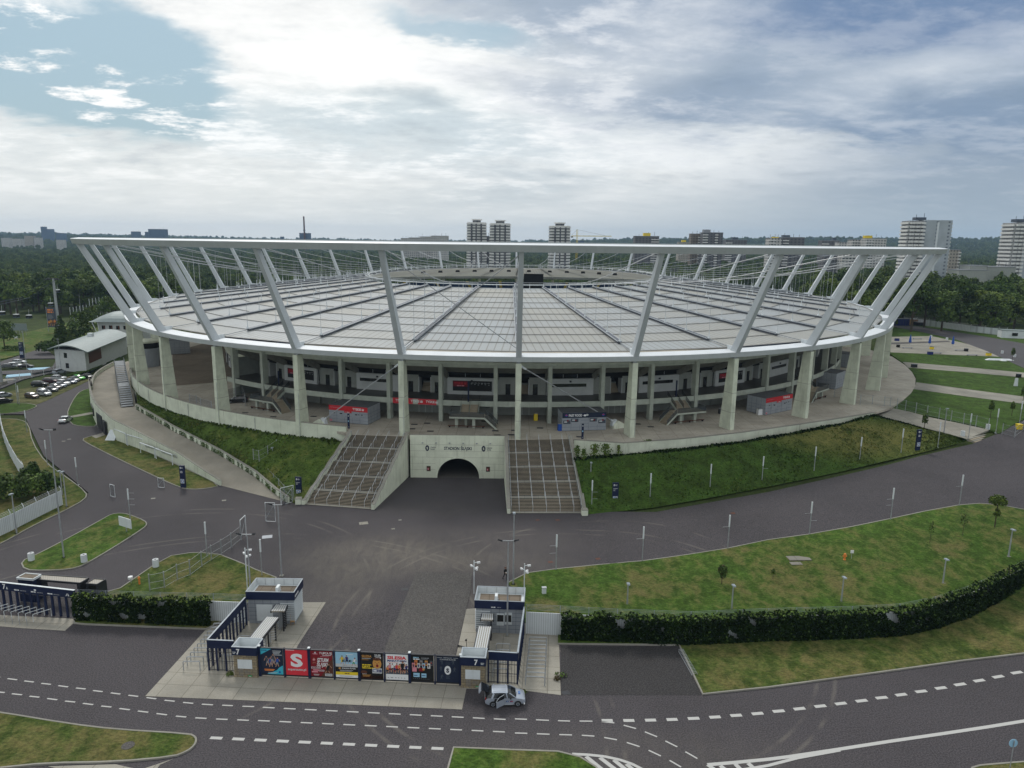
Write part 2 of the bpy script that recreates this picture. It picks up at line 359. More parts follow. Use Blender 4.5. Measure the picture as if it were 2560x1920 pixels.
def copy_tree(o, loc=None, rz=None, label=None, scale=None):
    def rec(a, par):
        c = a.copy(); C.objects.link(c)
        if par is not None: c.parent = par
        for ch in a.children: rec(ch, c)
        return c
    bpy.context.view_layer.update() if False else None
    c = rec(o, None)
    if loc is not None: c.location = Vector(loc)
    if rz is not None: c.rotation_euler = (0, 0, rz)
    if scale is not None: c.scale = (scale,)*3 if isinstance(scale, (int, float)) else scale
    if label: c['label'] = label
    return c

# lettering: built-in font turned into mesh, laid into a frame (origin, right, up)
_TXT = {}
def text_geo(s, bold=.018):
    k = (s, bold)
    if k in _TXT: return _TXT[k]
    cu = bpy.data.curves.new('lettering', 'FONT'); cu.body = s; cu.size = 1; cu.offset = bold; cu.resolution_u = 3
    ob = bpy.data.objects.new('lettering', cu); C.objects.link(ob)
    dg = bpy.context.evaluated_depsgraph_get(); me = bpy.data.meshes.new_from_object(ob.evaluated_get(dg))
    vs = [tuple(v.co) for v in me.vertices]; fs = [tuple(p.vertices) for p in me.polygons]
    bpy.data.objects.remove(ob); bpy.data.curves.remove(cu); bpy.data.meshes.remove(me)
    xs = [v[0] for v in vs] or [0]; ys = [v[1] for v in vs] or [0]
    _TXT[k] = (vs, fs, min(xs), max(xs), min(ys), max(ys)); return _TXT[k]
class Decal:                                              # flat artwork on a plane: x to the right, y up, in metres
    def __init__(s, mb, o, right, up, lift=.004):
        s.mb = mb; s.o = Vector(o); s.r = Vector(right).normalized(); s.u = Vector(up).normalized(); s.n = s.r.cross(s.u); s.k = 1; s.lift = lift
    def P(s, x, y): return s.o+s.r*x+s.u*y+s.n*(s.k*s.lift)
    def up(s): s.k += 1; return s
    def poly(s, pts, mat): s.mb.add([s.P(*p) for p in pts], (tuple(range(len(pts))),), mat); return s
    def rect(s, x, y, w, h, mat, sk=0.): return s.poly(((x, y), (x+w, y), (x+w+sk, y+h), (x+sk, y+h)), mat)
    def disc(s, x, y, r, mat, n=14, ry=None): return s.poly([(x+r*math.cos(2*math.pi*i/n), y+(ry or r)*math.sin(2*math.pi*i/n)) for i in range(n)], mat)
    def text(s, t, x, y, h, mat, w=None, bold=.02, centre=False, sk=0.):
        vs, fs, x0, x1, y0, y1 = text_geo(t, bold); k = h/max(1e-6, .73); kx = k
        if w: kx = w/max(1e-6, x1-x0)
        ox = x-(x1+x0)/2*kx if centre else x-x0*kx
        s.mb.add([s.P(ox+v[0]*kx+sk*v[1]*k, y+v[1]*k) for v in vs], fs, mat); return s
    def words(s, x, y, w, h, mat, seed=1):                # print too small to read: word-like strokes
        r_ = random.Random(seed+int(x*97+y*31)); X = x
        while X < x+w-.02: l = min(r_.uniform(.9, 3.2)*h, x+w-X); s.rect(X, y, l, h, mat); X += l+h*.45
        return s
    def ring(s, x, y, r, t, mat, n=18, ry=None):
        ry = ry or r
        for i in range(n):
            a, b = 2*math.pi*i/n, 2*math.pi*(i+1)/n
            s.poly(((x+r*math.cos(a), y+ry*math.sin(a)), (x+r*math.cos(b), y+ry*math.sin(b)), (x+(r-t)*math.cos(b), y+(ry-t)*math.sin(b)), (x+(r-t)*math.cos(a), y+(ry-t)*math.sin(a))), mat)
        return s
    def crown(s, x, y, h, mat):
        w = h*1.05
        return s.poly(((x, y+h*.25), (x+w*.1, y), (x+w*.9, y), (x+w, y+h*.25)), mat).poly(((x, y+h*.9), (x+w*.05, y+h*.32), (x+w*.3, y+h*.32), (x+w*.22, y+h*.62)), mat).poly(((x+w*.5, y+h), (x+w*.32, y+h*.6), (x+w*.38, y+h*.32), (x+w*.62, y+h*.32), (x+w*.68, y+h*.6)), mat).poly(((x+w, y+h*.9), (x+w*.78, y+h*.62), (x+w*.7, y+h*.32), (x+w*.95, y+h*.32)), mat)
    def badge(s, x, y, h, mat, back):                     # upright pill outline with a curl inside
        s.disc(x+h*.33, y+h*.5, h*.33, mat, 20, h*.5); s.up(); s.text('S', x+h*.20, y+h*.29, h*.42, back, h*.26, .04); s.k -= 1; return s
    def figure(s, x, y, h, top, bottom, skin='skin', lean=0., stride=.18, arms=.2):
        L = lambda a, b, w, m: s.poly(((x+a[0]*h-w*h/2, y+a[1]*h), (x+a[0]*h+w*h/2, y+a[1]*h), (x+b[0]*h+w*h*.45, y+b[1]*h), (x+b[0]*h-w*h*.45, y+b[1]*h)), m)
        L((-stride, 0), (-stride*.5, .25), .075, skin); L((stride, .04), (stride*.55, .26), .075, skin)
        L((-stride*.5, .25), (0, .48), .12, bottom); L((stride*.55, .26), (.02, .48), .12, bottom)
        s.poly(((x-.11*h, y+.45*h), (x+.11*h, y+.45*h), (x+(.15+lean)*h, y+.8*h), (x+(-.15+lean)*h, y+.8*h)), top)
        L((-arms+lean, .5), (-.13+lean, .78), .07, skin); L((arms+lean, .55), (.13+lean, .78), .07, skin)
        s.disc(x+lean*1.2*h, y+.9*h, .075*h, skin, 10, .095*h); s.up(); s.poly(((x+(lean*1.2-.08)*h, y+.92*h), (x+(lean*1.2+.08)*h, y+.92*h), (x+(lean*1.2+.05)*h, y+1.0*h), (x+(lean*1.2-.05)*h, y+1.0*h)), 'brown'); s.k -= 1
        return s

# ------------------------------------------------------------------ sheets on the terrain
def chaikin(pts, n=1, closed=True):
    for _ in range(n):
        q = []
        m = len(pts)
        for i in range(m if closed else m-1):
            a, b = pts[i], pts[(i+1) % m]; q += [(.75*a[0]+.25*b[0], .75*a[1]+.25*b[1]), (.25*a[0]+.75*b[0], .25*a[1]+.75*b[1])]
        if not closed: q = [pts[0]]+q[1:-1]+[pts[-1]]
        pts = q
    return pts
def inside(x, y, poly):
    c = False; n = len(poly); j = n-1
    for i in range(n):
        xi, yi = poly[i]; xj, yj = poly[j]
        if (yi > y) != (yj > y) and x < (xj-xi)*(y-yi)/(yj-yi)+xi: c = not c
        j = i
    return c
def densify(pts, sp, closed=True):
    q = []; m = len(pts)
    for i in range(m if closed else m-1):
        a, b = Vector(pts[i][:2]), Vector(pts[(i+1) % m][:2]); k = max(1, int((b-a).length/sp))
        q += [tuple(a.lerp(b, t/k)) for t in range(k)]
    if not closed: q.append(tuple(pts[-1][:2]))
    return q
def drape(name, pts, dz, mat, sp=4., zf=zt, skirt=.3, jitter=0., build=True):
    b = densify(pts, sp); n = len(b); vs = [Vector(p) for p in b]
    xs = [p[0] for p in b]; ys = [p[1] for p in b]
    x = min(xs)+sp*.5
    while x < max(xs):
        y = min(ys)+sp*.5
        while y < max(ys):
            if inside(x, y, b) and all((p[0]-x)**2+(p[1]-y)**2 > (.35*sp)**2 for p in b): vs.append(Vector((x, y)))
            y += sp
        x += sp
    ov, oe, of, *_ = delaunay_2d_cdt(vs, [(i, (i+1) % n) for i in range(n)], [list(range(n))], 1, 1e-4)
    top = [(v.x, v.y, zf(v.x, v.y)+dz+(jitter*mnoise.noise(Vector((v.x*.25, v.y*.25, 3))) if jitter else 0)) for v in ov]
    fs = []; cnt = {}
    for f in of:
        a = (ov[f[1]]-ov[f[0]]).cross(ov[f[2]]-ov[f[0]]) if len(f) >= 3 else 1
        f = list(f) if a > 0 else list(f)[::-1]
        fs.append(tuple(f))
        for i in range(len(f)):
            e = (f[i], f[(i+1) % len(f)]); cnt[e] = 1
    m = MB(); m.add(top, fs, mat)
    if skirt:
        for (a, c) in list(cnt):
            if (c, a) not in cnt:
                A, B = top[a], top[c]; m.quad((A[0], A[1], A[2]-skirt), (B[0], B[1], B[2]-skirt), B, A, mat)
    return m.build(name) if build else m
def offset_line(pts, d, closed):
    out = []; n = len(pts)
    for i in range(n):
        a = Vector(pts[i-1 if (i or closed) else 0]); c = Vector(pts[(i+1) % n if (closed or i < n-1) else i]); t = (c-a)
        t = t.normalized() if t.length > 1e-6 else Vector((1, 0)); out.append((pts[i][0]+t.y*d, pts[i][1]-t.x*d))
    return out
def strip(name, pts, w, h, dz, mat, closed=False, zf=zt, both=False, build=True, mb=None):      # a low kerb or wall along a line
    p = densify(pts, 2.0, closed); a = offset_line(p, -w/2, closed); b = offset_line(p, w/2, closed); m = mb or MB(); n = len(p)
    for i in range(n if closed else n-1):
        j = (i+1) % n; za, zb = zf(*p[i])+dz, zf(*p[j])+dz
        m.hexa(((*a[i], za-.3), (*b[i], za-.3), (*b[j], zb-.3), (*a[j], zb-.3)), ((*a[i], za+h), (*b[i], za+h), (*b[j], zb+h), (*a[j], zb+h)), mat)
    return m.build(name) if build else m
def px2(l, f=GT): return [tuple(f(*p)[:2]) for p in l]
# ------------------------------------------------------------------ sky, sun, air
SUN_AZ, SUN_EL = R(-24), R(46)                            # behind the clouds, beyond the stadium and to the left
def build_world():
    w = bpy.data.worlds.new('World'); bpy.context.scene.world = w; w.use_nodes = True
    nt = w.node_tree; bg = nt.nodes['Background']
    sky = nt.nodes.new('ShaderNodeTexSky'); sky.sky_type = 'NISHITA'; sky.sun_disc = False
    sky.sun_elevation = SUN_EL; sky.sun_rotation = SUN_AZ; sky.air_density = 1.2; sky.dust_density = 2.5; sky.ozone_density = 1.5
    tc = nt.nodes.new('ShaderNodeTexCoord'); v = tc.outputs['Generated']
    sp = nt.nodes.new('ShaderNodeSeparateXYZ'); nt.links.new(v, sp.inputs[0]); X, Y, Z = sp.outputs
    az = math_(nt, 'ARCTAN2', X, Y); el = math_(nt, 'ARCSINE', Z)
    zz = math_(nt, 'ADD', math_(nt, 'MAXIMUM', Z, 0.), .17)
    cx = nt.nodes.new('ShaderNodeCombineXYZ')
    nt.links.new(math_(nt, 'DIVIDE', X, zz), cx.inputs[0]); nt.links.new(math_(nt, 'DIVIDE', Y, zz), cx.inputs[1])
    P = cx.outputs[0]                                     # cloud layer seen in perspective
    mp = nt.nodes.new('ShaderNodeMapping'); nt.links.new(P, mp.inputs['Vector']); mp.inputs['Rotation'].default_value = (0, 0, R(-18)); mp.inputs['Scale'].default_value = (.95, 1.25, 1)
    PS = mp.outputs[0]
    n1 = noise_(nt, PS, .55, 7, .58, dist=.35); n2 = noise_(nt, PS, 1.9, 8, .6, dist=.3); n3 = noise_(nt, PS, 5.5, 8, .68)
    wob = math_(nt, 'SUBTRACT', n2, .5); wob2 = math_(nt, 'SUBTRACT', n1, .5)
    wa = math_(nt, 'ADD', az, math_(nt, 'ADD', math_(nt, 'MULTIPLY', wob, .16), math_(nt, 'MULTIPLY', wob2, .22)))
    we = math_(nt, 'ADD', el, math_(nt, 'MULTIPLY', math_(nt, 'ADD', wob, wob2), .10))
    def patch(px, py, rx, ry, soft=.55, tilt=0.):         # a region of the sky by direction, ragged by the cloud noise
        d = ray(px, py); a0 = math.atan2(d[0], d[1]); e0 = math.atan2(d[2], math.hypot(d[0], d[1]))
        da = math_(nt, 'SUBTRACT', wa, a0); de = math_(nt, 'SUBTRACT', we, e0)
        if tilt: de = math_(nt, 'SUBTRACT', de, math_(nt, 'MULTIPLY', da, tilt))
        x = math_(nt, 'DIVIDE', da, rx/FPX); y = math_(nt, 'DIVIDE', de, ry/FPX)
        r = math_(nt, 'SQRT', math_(nt, 'ADD', math_(nt, 'MULTIPLY', x, x), math_(nt, 'MULTIPLY', y, y)))
        return ramp_(nt, r, 1-soft, 1+soft, 1., 0.)
    K = 10.                                               # background strength is 0.1
    col = lambda r, g, b: (r*K, g*K, b*K)
    c = mix_(nt, ramp_(nt, n1, .32, .62), col(.44, .51, .555), col(.73, .75, .75))
    for (px, py, rx, ry, tilt, cc, amt, soft) in (
        (640, 120, 560, 190, -.05, (.86, .86, .845), .85, .8), (1000, 250, 700, 115, -.12, (.80, .81, .80), .75, .7), (60, 20, 240, 50, -.15, (.92, .92, .9), .9, .5),
        (180, 420, 620, 110, -.03, (.73, .755, .74), .75, .7), (1150, 225, 420, 60, -.18, (.93, .93, .915), .8, .8),
        (900, 320, 420, 65, -.05, (.56, .635, .66), .8, .7), (1300, 350, 480, 40, -.04, (.54, .61, .65), .7, .8),
        (1500, 50, 680, 105, -.24, (.33, .395, .485), .97, .6), (2380, 60, 600, 150, -.1, (.15, .225, .36), 1., .55), (2000, 190, 480, 70, -.3, (.34, .405, .49), .8, .8), (1750, 290, 480, 52, -.12, (.25, .32, .42), .92, .7),
        (2350, 330, 460, 66, -.12, (.20, .275, .385), .97, .65), (2300, 205, 330, 46, .16, (.62, .665, .71), .5, 1.), (1850, 390, 420, 34, -.1, (.74, .765, .775), .75, .8),
        (2480, 470, 420, 90, 0, (.24, .305, .39), .9, .7), (1600, 140, 200, 90, .5, (.57, .61, .66), .5, .9)):
        f = math_(nt, 'MULTIPLY', patch(px, py, rx, ry, soft, tilt), amt); c = mix_(nt, f, c, col(*cc))
    # wisps and billow detail over everything
    w_ = math_(nt, 'ADD', math_(nt, 'MULTIPLY', n2, .55), math_(nt, 'MULTIPLY', n3, .45))
    wf = math_(nt, 'MULTIPLY', ramp_(nt, w_, .47, .62, 0., .62), ramp_(nt, az, -.1, .35, 1., .24)); c = mix_(nt, wf, c, col(1.0, .995, .98)); c = mix_(nt, ramp_(nt, w_, .50, .32, 0., .62), c, mix_(nt, .5, c, col(.20, .26, .32)))
    # open sky on the left and a sliver at the top, with ragged white scraps
    gap = math_(nt, 'MAXIMUM', patch(240, 190, 265, 135, .2, -.10), math_(nt, 'MULTIPLY', patch(1120, 82, 170, 24, .5, -.12), .75))
    scr = ramp_(nt, math_(nt, 'ADD', math_(nt, 'MULTIPLY', n2, .6), math_(nt, 'MULTIPLY', n3, .4)), .52, .60, 1., 0.)
    gap = math_(nt, 'MULTIPLY', gap, scr)
    skyc = mix_(nt, .8, sky.outputs[0], col(.22, .365, .455))
    c = mix_(nt, gap, c, skyc)
    # the low sky: pale and even
    lowc = mix_(nt, ramp_(nt, az, -.35, .62), col(.72, .73, .70), col(.30, .365, .42))
    c = mix_(nt, ramp_(nt, el, .115, .005, 0., .88), c, lowc)
    c = mix_(nt, ramp_(nt, el, .0, -.06, 0., 1.), c, col(.30, .33, .34))
    nt.links.new(c, bg.inputs['Color']); bg.inputs['Strength'].default_value = .1
build_world()
sl = bpy.data.lights.new('sun', 'SUN'); sl.energy = 1.5; sl.angle = R(12); sl.color = (1, .96, .9)
so = bpy.data.objects.new('sun', sl); C.objects.link(so)
sd = Vector((math.sin(SUN_AZ)*math.cos(SUN_EL), math.cos(SUN_AZ)*math.cos(SUN_EL), math.sin(SUN_EL))); so.rotation_euler = sd.to_track_quat('Z', 'Y').to_euler()
sc = bpy.context.scene
sc.view_settings.view_transform = 'Standard'; sc.view_settings.look = 'None'; sc.view_settings.exposure = 0.27; sc.view_settings.gamma = 1
sc.cycles.max_bounces = 5; sc.cycles.diffuse_bounces = 2; sc.cycles.glossy_bounces = 2; sc.cycles.transparent_max_bounces = 6; sc.cycles.volume_bounces = 0; sc.cycles.use_denoising = True

def build_haze():
    m = bpy.data.materials.new('haze_air'); m.use_nodes = True; nt = m.node_tree; nt.nodes.remove(nt.nodes['Principled BSDF'])
    vol = nt.nodes.new('ShaderNodeVolumePrincipled'); vol.inputs['Color'].default_value = (.50, .72, 1., 1); vol.inputs['Density'].default_value = .00008; vol.inputs['Anisotropy'].default_value = .1
    nt.links.new(vol.outputs[0], nt.nodes['Material Output'].inputs['Volume'])
    MATS['haze_air'] = m
    b = MB().box((0, 3600, -12), (8600, 8000, 190), 'haze_air'); o = b.build('haze'); o['kind'] = 'stuff'; o['label'] = 'thin bluish haze over the whole landscape'; o['category'] = 'haze'
build_haze()

# ------------------------------------------------------------------ ground to the horizon
def hills(x, y):
    r = math.hypot(x, y); a = math.atan2(x, y)
    t = ss(2100, 3500, r)
    h = 6+30*ss(-.05, .35, a)+8*ss(.3, .5, a)+7*mnoise.noise(Vector((a*9, r*.0009, 1)))+16*ss(-.3, -.62, a)
    return t*max(2, h)
def zg(x, y): return (zt(x, y) if y < 700 else 7.7*ss(62, 98, x))+hills(x, y)
def build_ground():
    def axis(lim0, lim1, near0, near1, st):
        v = list(np.arange(near0, near1+.1, st)); s = st; x = near1
        while x < lim1: s *= 1.16; x += s; v.append(min(x, lim1))
        s = st; x = near0
        while x > lim0: s *= 1.16; x -= s; v.insert(0, max(x, lim0))
        return v
    xs = axis(-9000, 9000, -140, 150, 5); ys = axis(-300, 12000, 30, 230, 5)
    m = MB(); nx = len(xs)
    m.add([(x, y, zg(x, y)-.3) for y in ys for x in xs], [(j*nx+i, j*nx+i+1, (j+1)*nx+i+1, (j+1)*nx+i) for j in range(len(ys)-1) for i in range(nx-1)], 'ground_far')
    struct(m.build('ground', smooth=True), 'wide green ground reaching to the wooded horizon', 'ground')
build_ground()

# asphalt: one sheet for the near roads and yards
road_px = [(-60, 1330), (0, 1330), (87, 1290), (170, 1262), (222, 1232), (160, 1180), (110, 1140), (76, 1070), (60, 1035), (0, 1035), (-40, 1030), (-40, 1005), (60, 1010), (120, 985), (190, 955), (235, 938), (262, 1000), (262, 1100), (400, 1180), (540, 1205), (640, 1228), (740, 1250), (930, 1260), (1030, 1188), (1262, 1188), (1275, 1280), (1480, 1280), (1640, 1280), (1920, 1230), (2100, 1190), (2300, 1140), (2430, 1110), (2500, 1082), (2560, 1050), (2760, 1000), (3300, 960), (3300, 1700), (3300, 2300), (1280, 2500), (-500, 2300), (-400, 1700), (-200, 1400)]
pts = px2(road_px); pts = [(max(-150, min(215, x)), y) for x, y in pts]
struct(drape('road', pts, 0., 'asphalt', 4.), 'dark asphalt road and yards round the stadium', 'road')

def lawn(name, px, mat, label, sm=1, kerb=True, f=GT, dz=.12, sp=4., kerb_part=None, jit=.0):
    p = chaikin(px2(px, f), sm) if sm else px2(px, f)
    struct(drape(name, p, dz, mat, sp, jitter=jit), label, 'lawn')
    if kerb:
        q = p if kerb_part is None else chaikin(px2(kerb_part, f), sm, False)
        struct(strip('kerb', q, .17, .15, 0., 'kerb', closed=kerb_part is None), 'pale concrete kerb edging the '+label, 'kerb')
E3R = [(1290, 1448), (1318, 1434), (1390, 1424), (1500, 1413), (1605, 1404), (1720, 1388), (1820, 1372), (1920, 1351), (2023, 1337), (2130, 1318), (2227, 1298), (2310, 1280), (2398, 1264), (2450, 1260), (2500, 1264), (2560, 1275), (2700, 1310), (2950, 1370)]
lawn('lawn', [(1269, 1459)]+E3R+[(3100, 1500), (2800, 1590), (2560, 1635), (2400, 1654), (2200, 1682), (1920, 1720), (1757, 1737), (1698, 1614), (1395, 1611), (1395, 1560), (1310, 1558), (1312, 1500)], 'grass', 'wide patchy lawn between the right hand road and the ivy wall', 0, kerb_part=[(1269, 1459)]+E3R)
struct(strip('kerb', px2([(2700, 1612), (2560, 1635), (2400, 1654), (2200, 1682), (1920, 1720), (1757, 1737), (1698, 1614), (1395, 1611)]), .17, .15, 0., 'kerb'), 'pale kerb along the front edge of the grass below the ivy wall', 'kerb')
lawn('lawn', [(52, 1405), (62, 1426), (110, 1428), (174, 1425), (208, 1415), (280, 1373), (359, 1322), (368, 1312), (362, 1303), (321, 1287), (301, 1284), (278, 1287), (260, 1297), (180, 1342), (92, 1388)], 'grass', 'leaf shaped grass island with two round concrete bins', 1)
lawn('lawn', [(352, 1437), (385, 1414), (428, 1391), (474, 1384), (500, 1383), (550, 1388), (608, 1411), (640, 1426), (690, 1445), (690, 1500), (600, 1510), (540, 1520), (550, 1557), (515, 1574), (214, 1562), (185, 1559), (200, 1500), (301, 1472)], 'grass_dry', 'worn lawn crossed by a mesh fence left of the gate', 0)
lawn('lawn', [(-60, 1776), (0, 1783), (174, 1812), (289, 1826), (474, 1837), (489, 1845), (491, 1855), (485, 1867), (469, 1880), (434, 1894), (289, 1907), (116, 1910), (0, 1922), (-80, 1930)], 'grass_dry', 'dry grass tongue in the near left corner', 1)
lawn('lawn', [(1134, 1871), (1280, 1877), (1395, 1881), (1450, 1895), (1490, 1920), (1520, 1960), (1110, 1960)], 'grass', 'small grass wedge at the near edge beside the hatched marking', 0)
lawn('lawn', [(2430, 1922), (2450, 1916), (2507, 1911), (2600, 1904), (2620, 1960), (2420, 1960)], 'grass_dry', 'grass corner at the foot of the round traffic sign', 0)
lawn('lawn', [(204, 1099), (225, 1092), (260, 1084), (300, 1100), (480, 1180), (552, 1215), (520, 1222), (477, 1225), (451, 1220), (405, 1200), (289, 1145), (220, 1110)], 'grass_dry', 'grass strip with leaning goals below the ramp wall', 1)
lawn('lawn', [(168, 1035), (174, 1018), (188, 992), (202, 978), (230, 970), (240, 1030), (248, 1066), (202, 1067), (176, 1060)], 'grass_green', 'green lawn beside the garage of the ramp', 1)
lawn('lawn', [(-60, 1045), (14, 1047), (52, 1050), (72, 1061), (81, 1108), (116, 1160), (162, 1191), (217, 1232), (214, 1249), (162, 1278), (87, 1313), (0, 1362), (-80, 1400), (-120, 1200)], 'grass_dry', 'rough grass round the white fence at the left edge', 1)
lawn('lawn', [(-50, 1012), (0, 1010), (60, 1008), (90, 1013), (92, 1018), (60, 1030), (0, 1036), (-50, 1036)], 'grass_green', 'small kerbed grass spit at the car park', 1)
struct(drape('parking_paving', px2([(-60, 990), (0, 985), (75, 967), (150, 950), (175, 940), (235, 945), (200, 963), (114, 1003), (90, 1012), (0, 1008), (-60, 1010)]), .05, 'turf_paving', 6.), 'green grown paving of the car park', 'parking')
# paved aprons
def slab(name, px, mat, label, dz=.02, sp=5., f=GT): struct(drape(name, px2(px, f), dz, mat, sp), label, 'pavement')
lawn('lawn', [(1396, 1605), (1540, 1609), (1725, 1616), (1920, 1607), (2130, 1601), (2280, 1590), (2370, 1566), (2460, 1526), (2560, 1476), (2700, 1400), (2800, 1580), (2560, 1633), (2400, 1652), (2200, 1680), (1920, 1718), (1758, 1735), (1699, 1613)], 'grass_dry', 'dry grass strip in front of the ivy wall', 0, False, dz=.135)
slab('pavement', [(363, 1741), (515, 1574), (552, 1560), (640, 1552), (662, 1506), (815, 1506), (744, 1615), (733, 1640), (1140, 1640), (1166, 1523), (1190, 1521), (1320, 1560), (1397, 1590), (1402, 1738), (1320, 1728), (1240, 1722), (1166, 1722), (1155, 1774), (900, 1763), (640, 1752)], 'concrete', 'pale concrete apron round the gate huts', .03)
slab('road_patch', [(733, 1640), (744, 1615), (815, 1506), (1000, 1506), (1160, 1506), (1166, 1523), (1140, 1640)], 'asphalt', 'dark asphalt driveway inside the poster gate', .045)
slab('road_patch', [(1041, 1430), (1110, 1432), (1180, 1433), (1176, 1480), (1166, 1522), (1137, 1640), (955, 1640), (1000, 1530)], 'asphalt_worn', 'lighter worn strip of asphalt leading through the gate', .06)
slab('road_patch', [(1402, 1616), (1696, 1617), (1754, 1738), (1402, 1738)], 'asphalt_dark', 'dark new asphalt bay beside the gate', .012)
slab('pavement', [(-120, 1530), (-20, 1537), (60, 1541), (195, 1548), (163, 1577), (60, 1571), (0, 1566), (-120, 1556)], 'concrete', 'concrete apron under the far left turnstile gate', .03)
slab('pavement', [(168, 1043), (230, 1031), (234, 1036), (170, 1047)], 'path_concrete', 'narrow path across the green lawn by the garage', .15)
slab('pavement', [(230, 1092), (262, 1081), (272, 1086), (240, 1097)], 'path_concrete', 'concrete sill in front of the garage door', .15)
slab('pavement', [(350, 1925), (434, 1897), (400, 1912), (380, 1940), (200, 1935), (120, 1916), (289, 1911)], 'concrete', 'pale paved edge at the tip of the near left grass', .02)

# road markings
mk = []
def dash(a, b, w, dz=.012):
    A, B = GT(*a), GT(*b); d = (B-A); d.z = 0; d.normalize(); n = Vector((-d.y, d.x, 0))*w/2; z = Vector((0, 0, dz+.0))
    MKB.quad(A-n+z, B-n+z, B+n+z, A+n+z, 'marking')
MKB = MB()
q = lambda l: [(x/3.4563, 1440+y/3.4563) for x, y in l]
def dashrow(c, w):                                        # centres of dashes given by both ends
    for a, b in c: dash(a, b, w)
q4 = lambda x, y: (1280+x/3.4563, 1440+y/3.4563); q5 = lambda x, y: (1920+x/3.4563, 1440+y/3.4563); q1 = lambda x, y: (x/3.4563, 1440+y/3.4563)
rowA = [(-85, 865, 0, 877), (65, 887, 148, 897), (210, 907, 292, 917), (357, 928, 440, 937), (504, 948, 588, 959), (657, 968, 740, 977), (804, 990, 887, 1000), (957, 1010, 1040, 1021), (1110, 1031, 1194, 1041), (1266, 1051, 1350, 1062), (1422, 1074, 1510, 1083), (1582, 1093, 1670, 1101), (1744, 1108, 1840, 1114), (1920, 1117, 2012, 1121), (2095, 1126, 2196, 1129)]
rowB = [(-110, 990, -22, 1000), (-40, 1000, 40, 1008), (103, 1018, 190, 1027), (255, 1039, 340, 1048), (408, 1059, 495, 1070), (562, 1081, 650, 1090), (717, 1101, 805, 1112), (875, 1124, 963, 1133), (1032, 1145, 1122, 1157), (1191, 1167, 1281, 1178), (1353, 1189, 1443, 1200), (1520, 1211, 1610, 1219), (1688, 1226, 1785, 1231), (1867, 1236, 1967, 1240), (2050, 1243, 2150, 1248)]
for a, b, c, d in rowA+rowB: dash(q1(a, b), q1(c, d), .16)
for i in range(12):                                       # the same two rows on across the front of the gate
    x = 657+52.5*i; y = 1768.5+(x-657)*.0498; dash((x, y), (x+29.5, y+1.5), .16)
    x = 645+53.4*i; y = 1801.5+(x-645)*.0463; dash((x, y), (x+29.5, y+1.4), .16)
for a, b, c, d in [(25, 1235, 130, 1239), (208, 1243, 320, 1248), (397, 1251, 502, 1254), (584, 1254, 695, 1255), (775, 1259, 884, 1270), (965, 1290, 1072, 1319), (1148, 1347, 1254, 1390), (1325, 1426, 1428, 1477), (1498, 1519, 1602, 1578)]: dash(q4(a, b), q4(c, d), .16)
for a, b, c, d in [(25, 1357, 132, 1360), (215, 1364, 325, 1368), (409, 1371, 518, 1374), (603, 1377, 712, 1384), (797, 1396, 907, 1416), (992, 1439, 1102, 1475), (1180, 1506, 1286, 1556), (1362, 1594, 1461, 1652)]: dash(q4(a, b), q4(c, d), .16)
for a, b, c, d in [(775, 1249, 870, 1249), (962, 1249, 1057, 1249), (1150, 1247, 1244, 1245), (1336, 1242, 1430, 1239), (1520, 1233, 1618, 1229), (1706, 1222, 1802, 1217), (1888, 1208, 1985, 1202), (2073, 1193, 2170, 1185)]: dash(q4(a, b), q4(c, d), .42)
for a, b, c, d in [(42, 1172, 142, 1164), (223, 1152, 320, 1142), (403, 1130, 500, 1120), (582, 1108, 676, 1097), (760, 1084, 856, 1073), (932, 1057, 1030, 1047), (1104, 1032, 1196, 1020), (1276, 1003, 1370, 992), (1447, 974, 1540, 962), (1612, 944, 1706, 930), (1780, 911, 1868, 897), (1944, 878, 2033, 863), (2104, 842, 2195, 828), (2262, 806, 2350, 790)]: dash(q5(a, b), q5(c, d), .42)
for i in range(11): x = 525.7+55.3*i; y = 1844.5+(x-525.7)*.0472; dash((x, y), (x+30, y+1.4), .36)
PZ = [.014]
def polyline(ptl, w):
    for a, b in zip(ptl[:-1], ptl[1:]): PZ[0] += .0012; dash(a, b, w, PZ[0])
polyline([q4(1690, 1632), q4(1950, 1610), q4(2212, 1585), q5(200, 1560), q5(600, 1500), q5(1050, 1430), q5(1500, 1365), q5(1900, 1305), q5(2300, 1240), q5(2500, 1205)], .40)
polyline([q4(1690, 1632), q4(1760, 1680), q4(1900, 1780)], .40); polyline([q5(-300, 1690), q5(0, 1640), q5(250, 1575), q5(620, 1508)], .32)
for a, b, c, d in [(1800, 1640, 1900, 1720), (1930, 1625, 2020, 1720), (2040, 1618, 2120, 1690)]: dash(q4(a, b), q4(c, d), .42)
arc = [q4(520, 1540), q4(660, 1547), q4(800, 1562), q4(930, 1590), q4(1040, 1628), q4(1130, 1675), q4(1180, 1720)]; polyline(arc, .32)
for a, b, c, d in [(640, 1560, 800, 1690), (760, 1570, 930, 1700), (880, 1590, 1040, 1720), (990, 1625, 1120, 1740)]: dash(q4(a, b), q4(c, d), .40)
struct(MKB.build('road_marking'), 'white dashed lane lines and hatching on the near road', 'road marking')
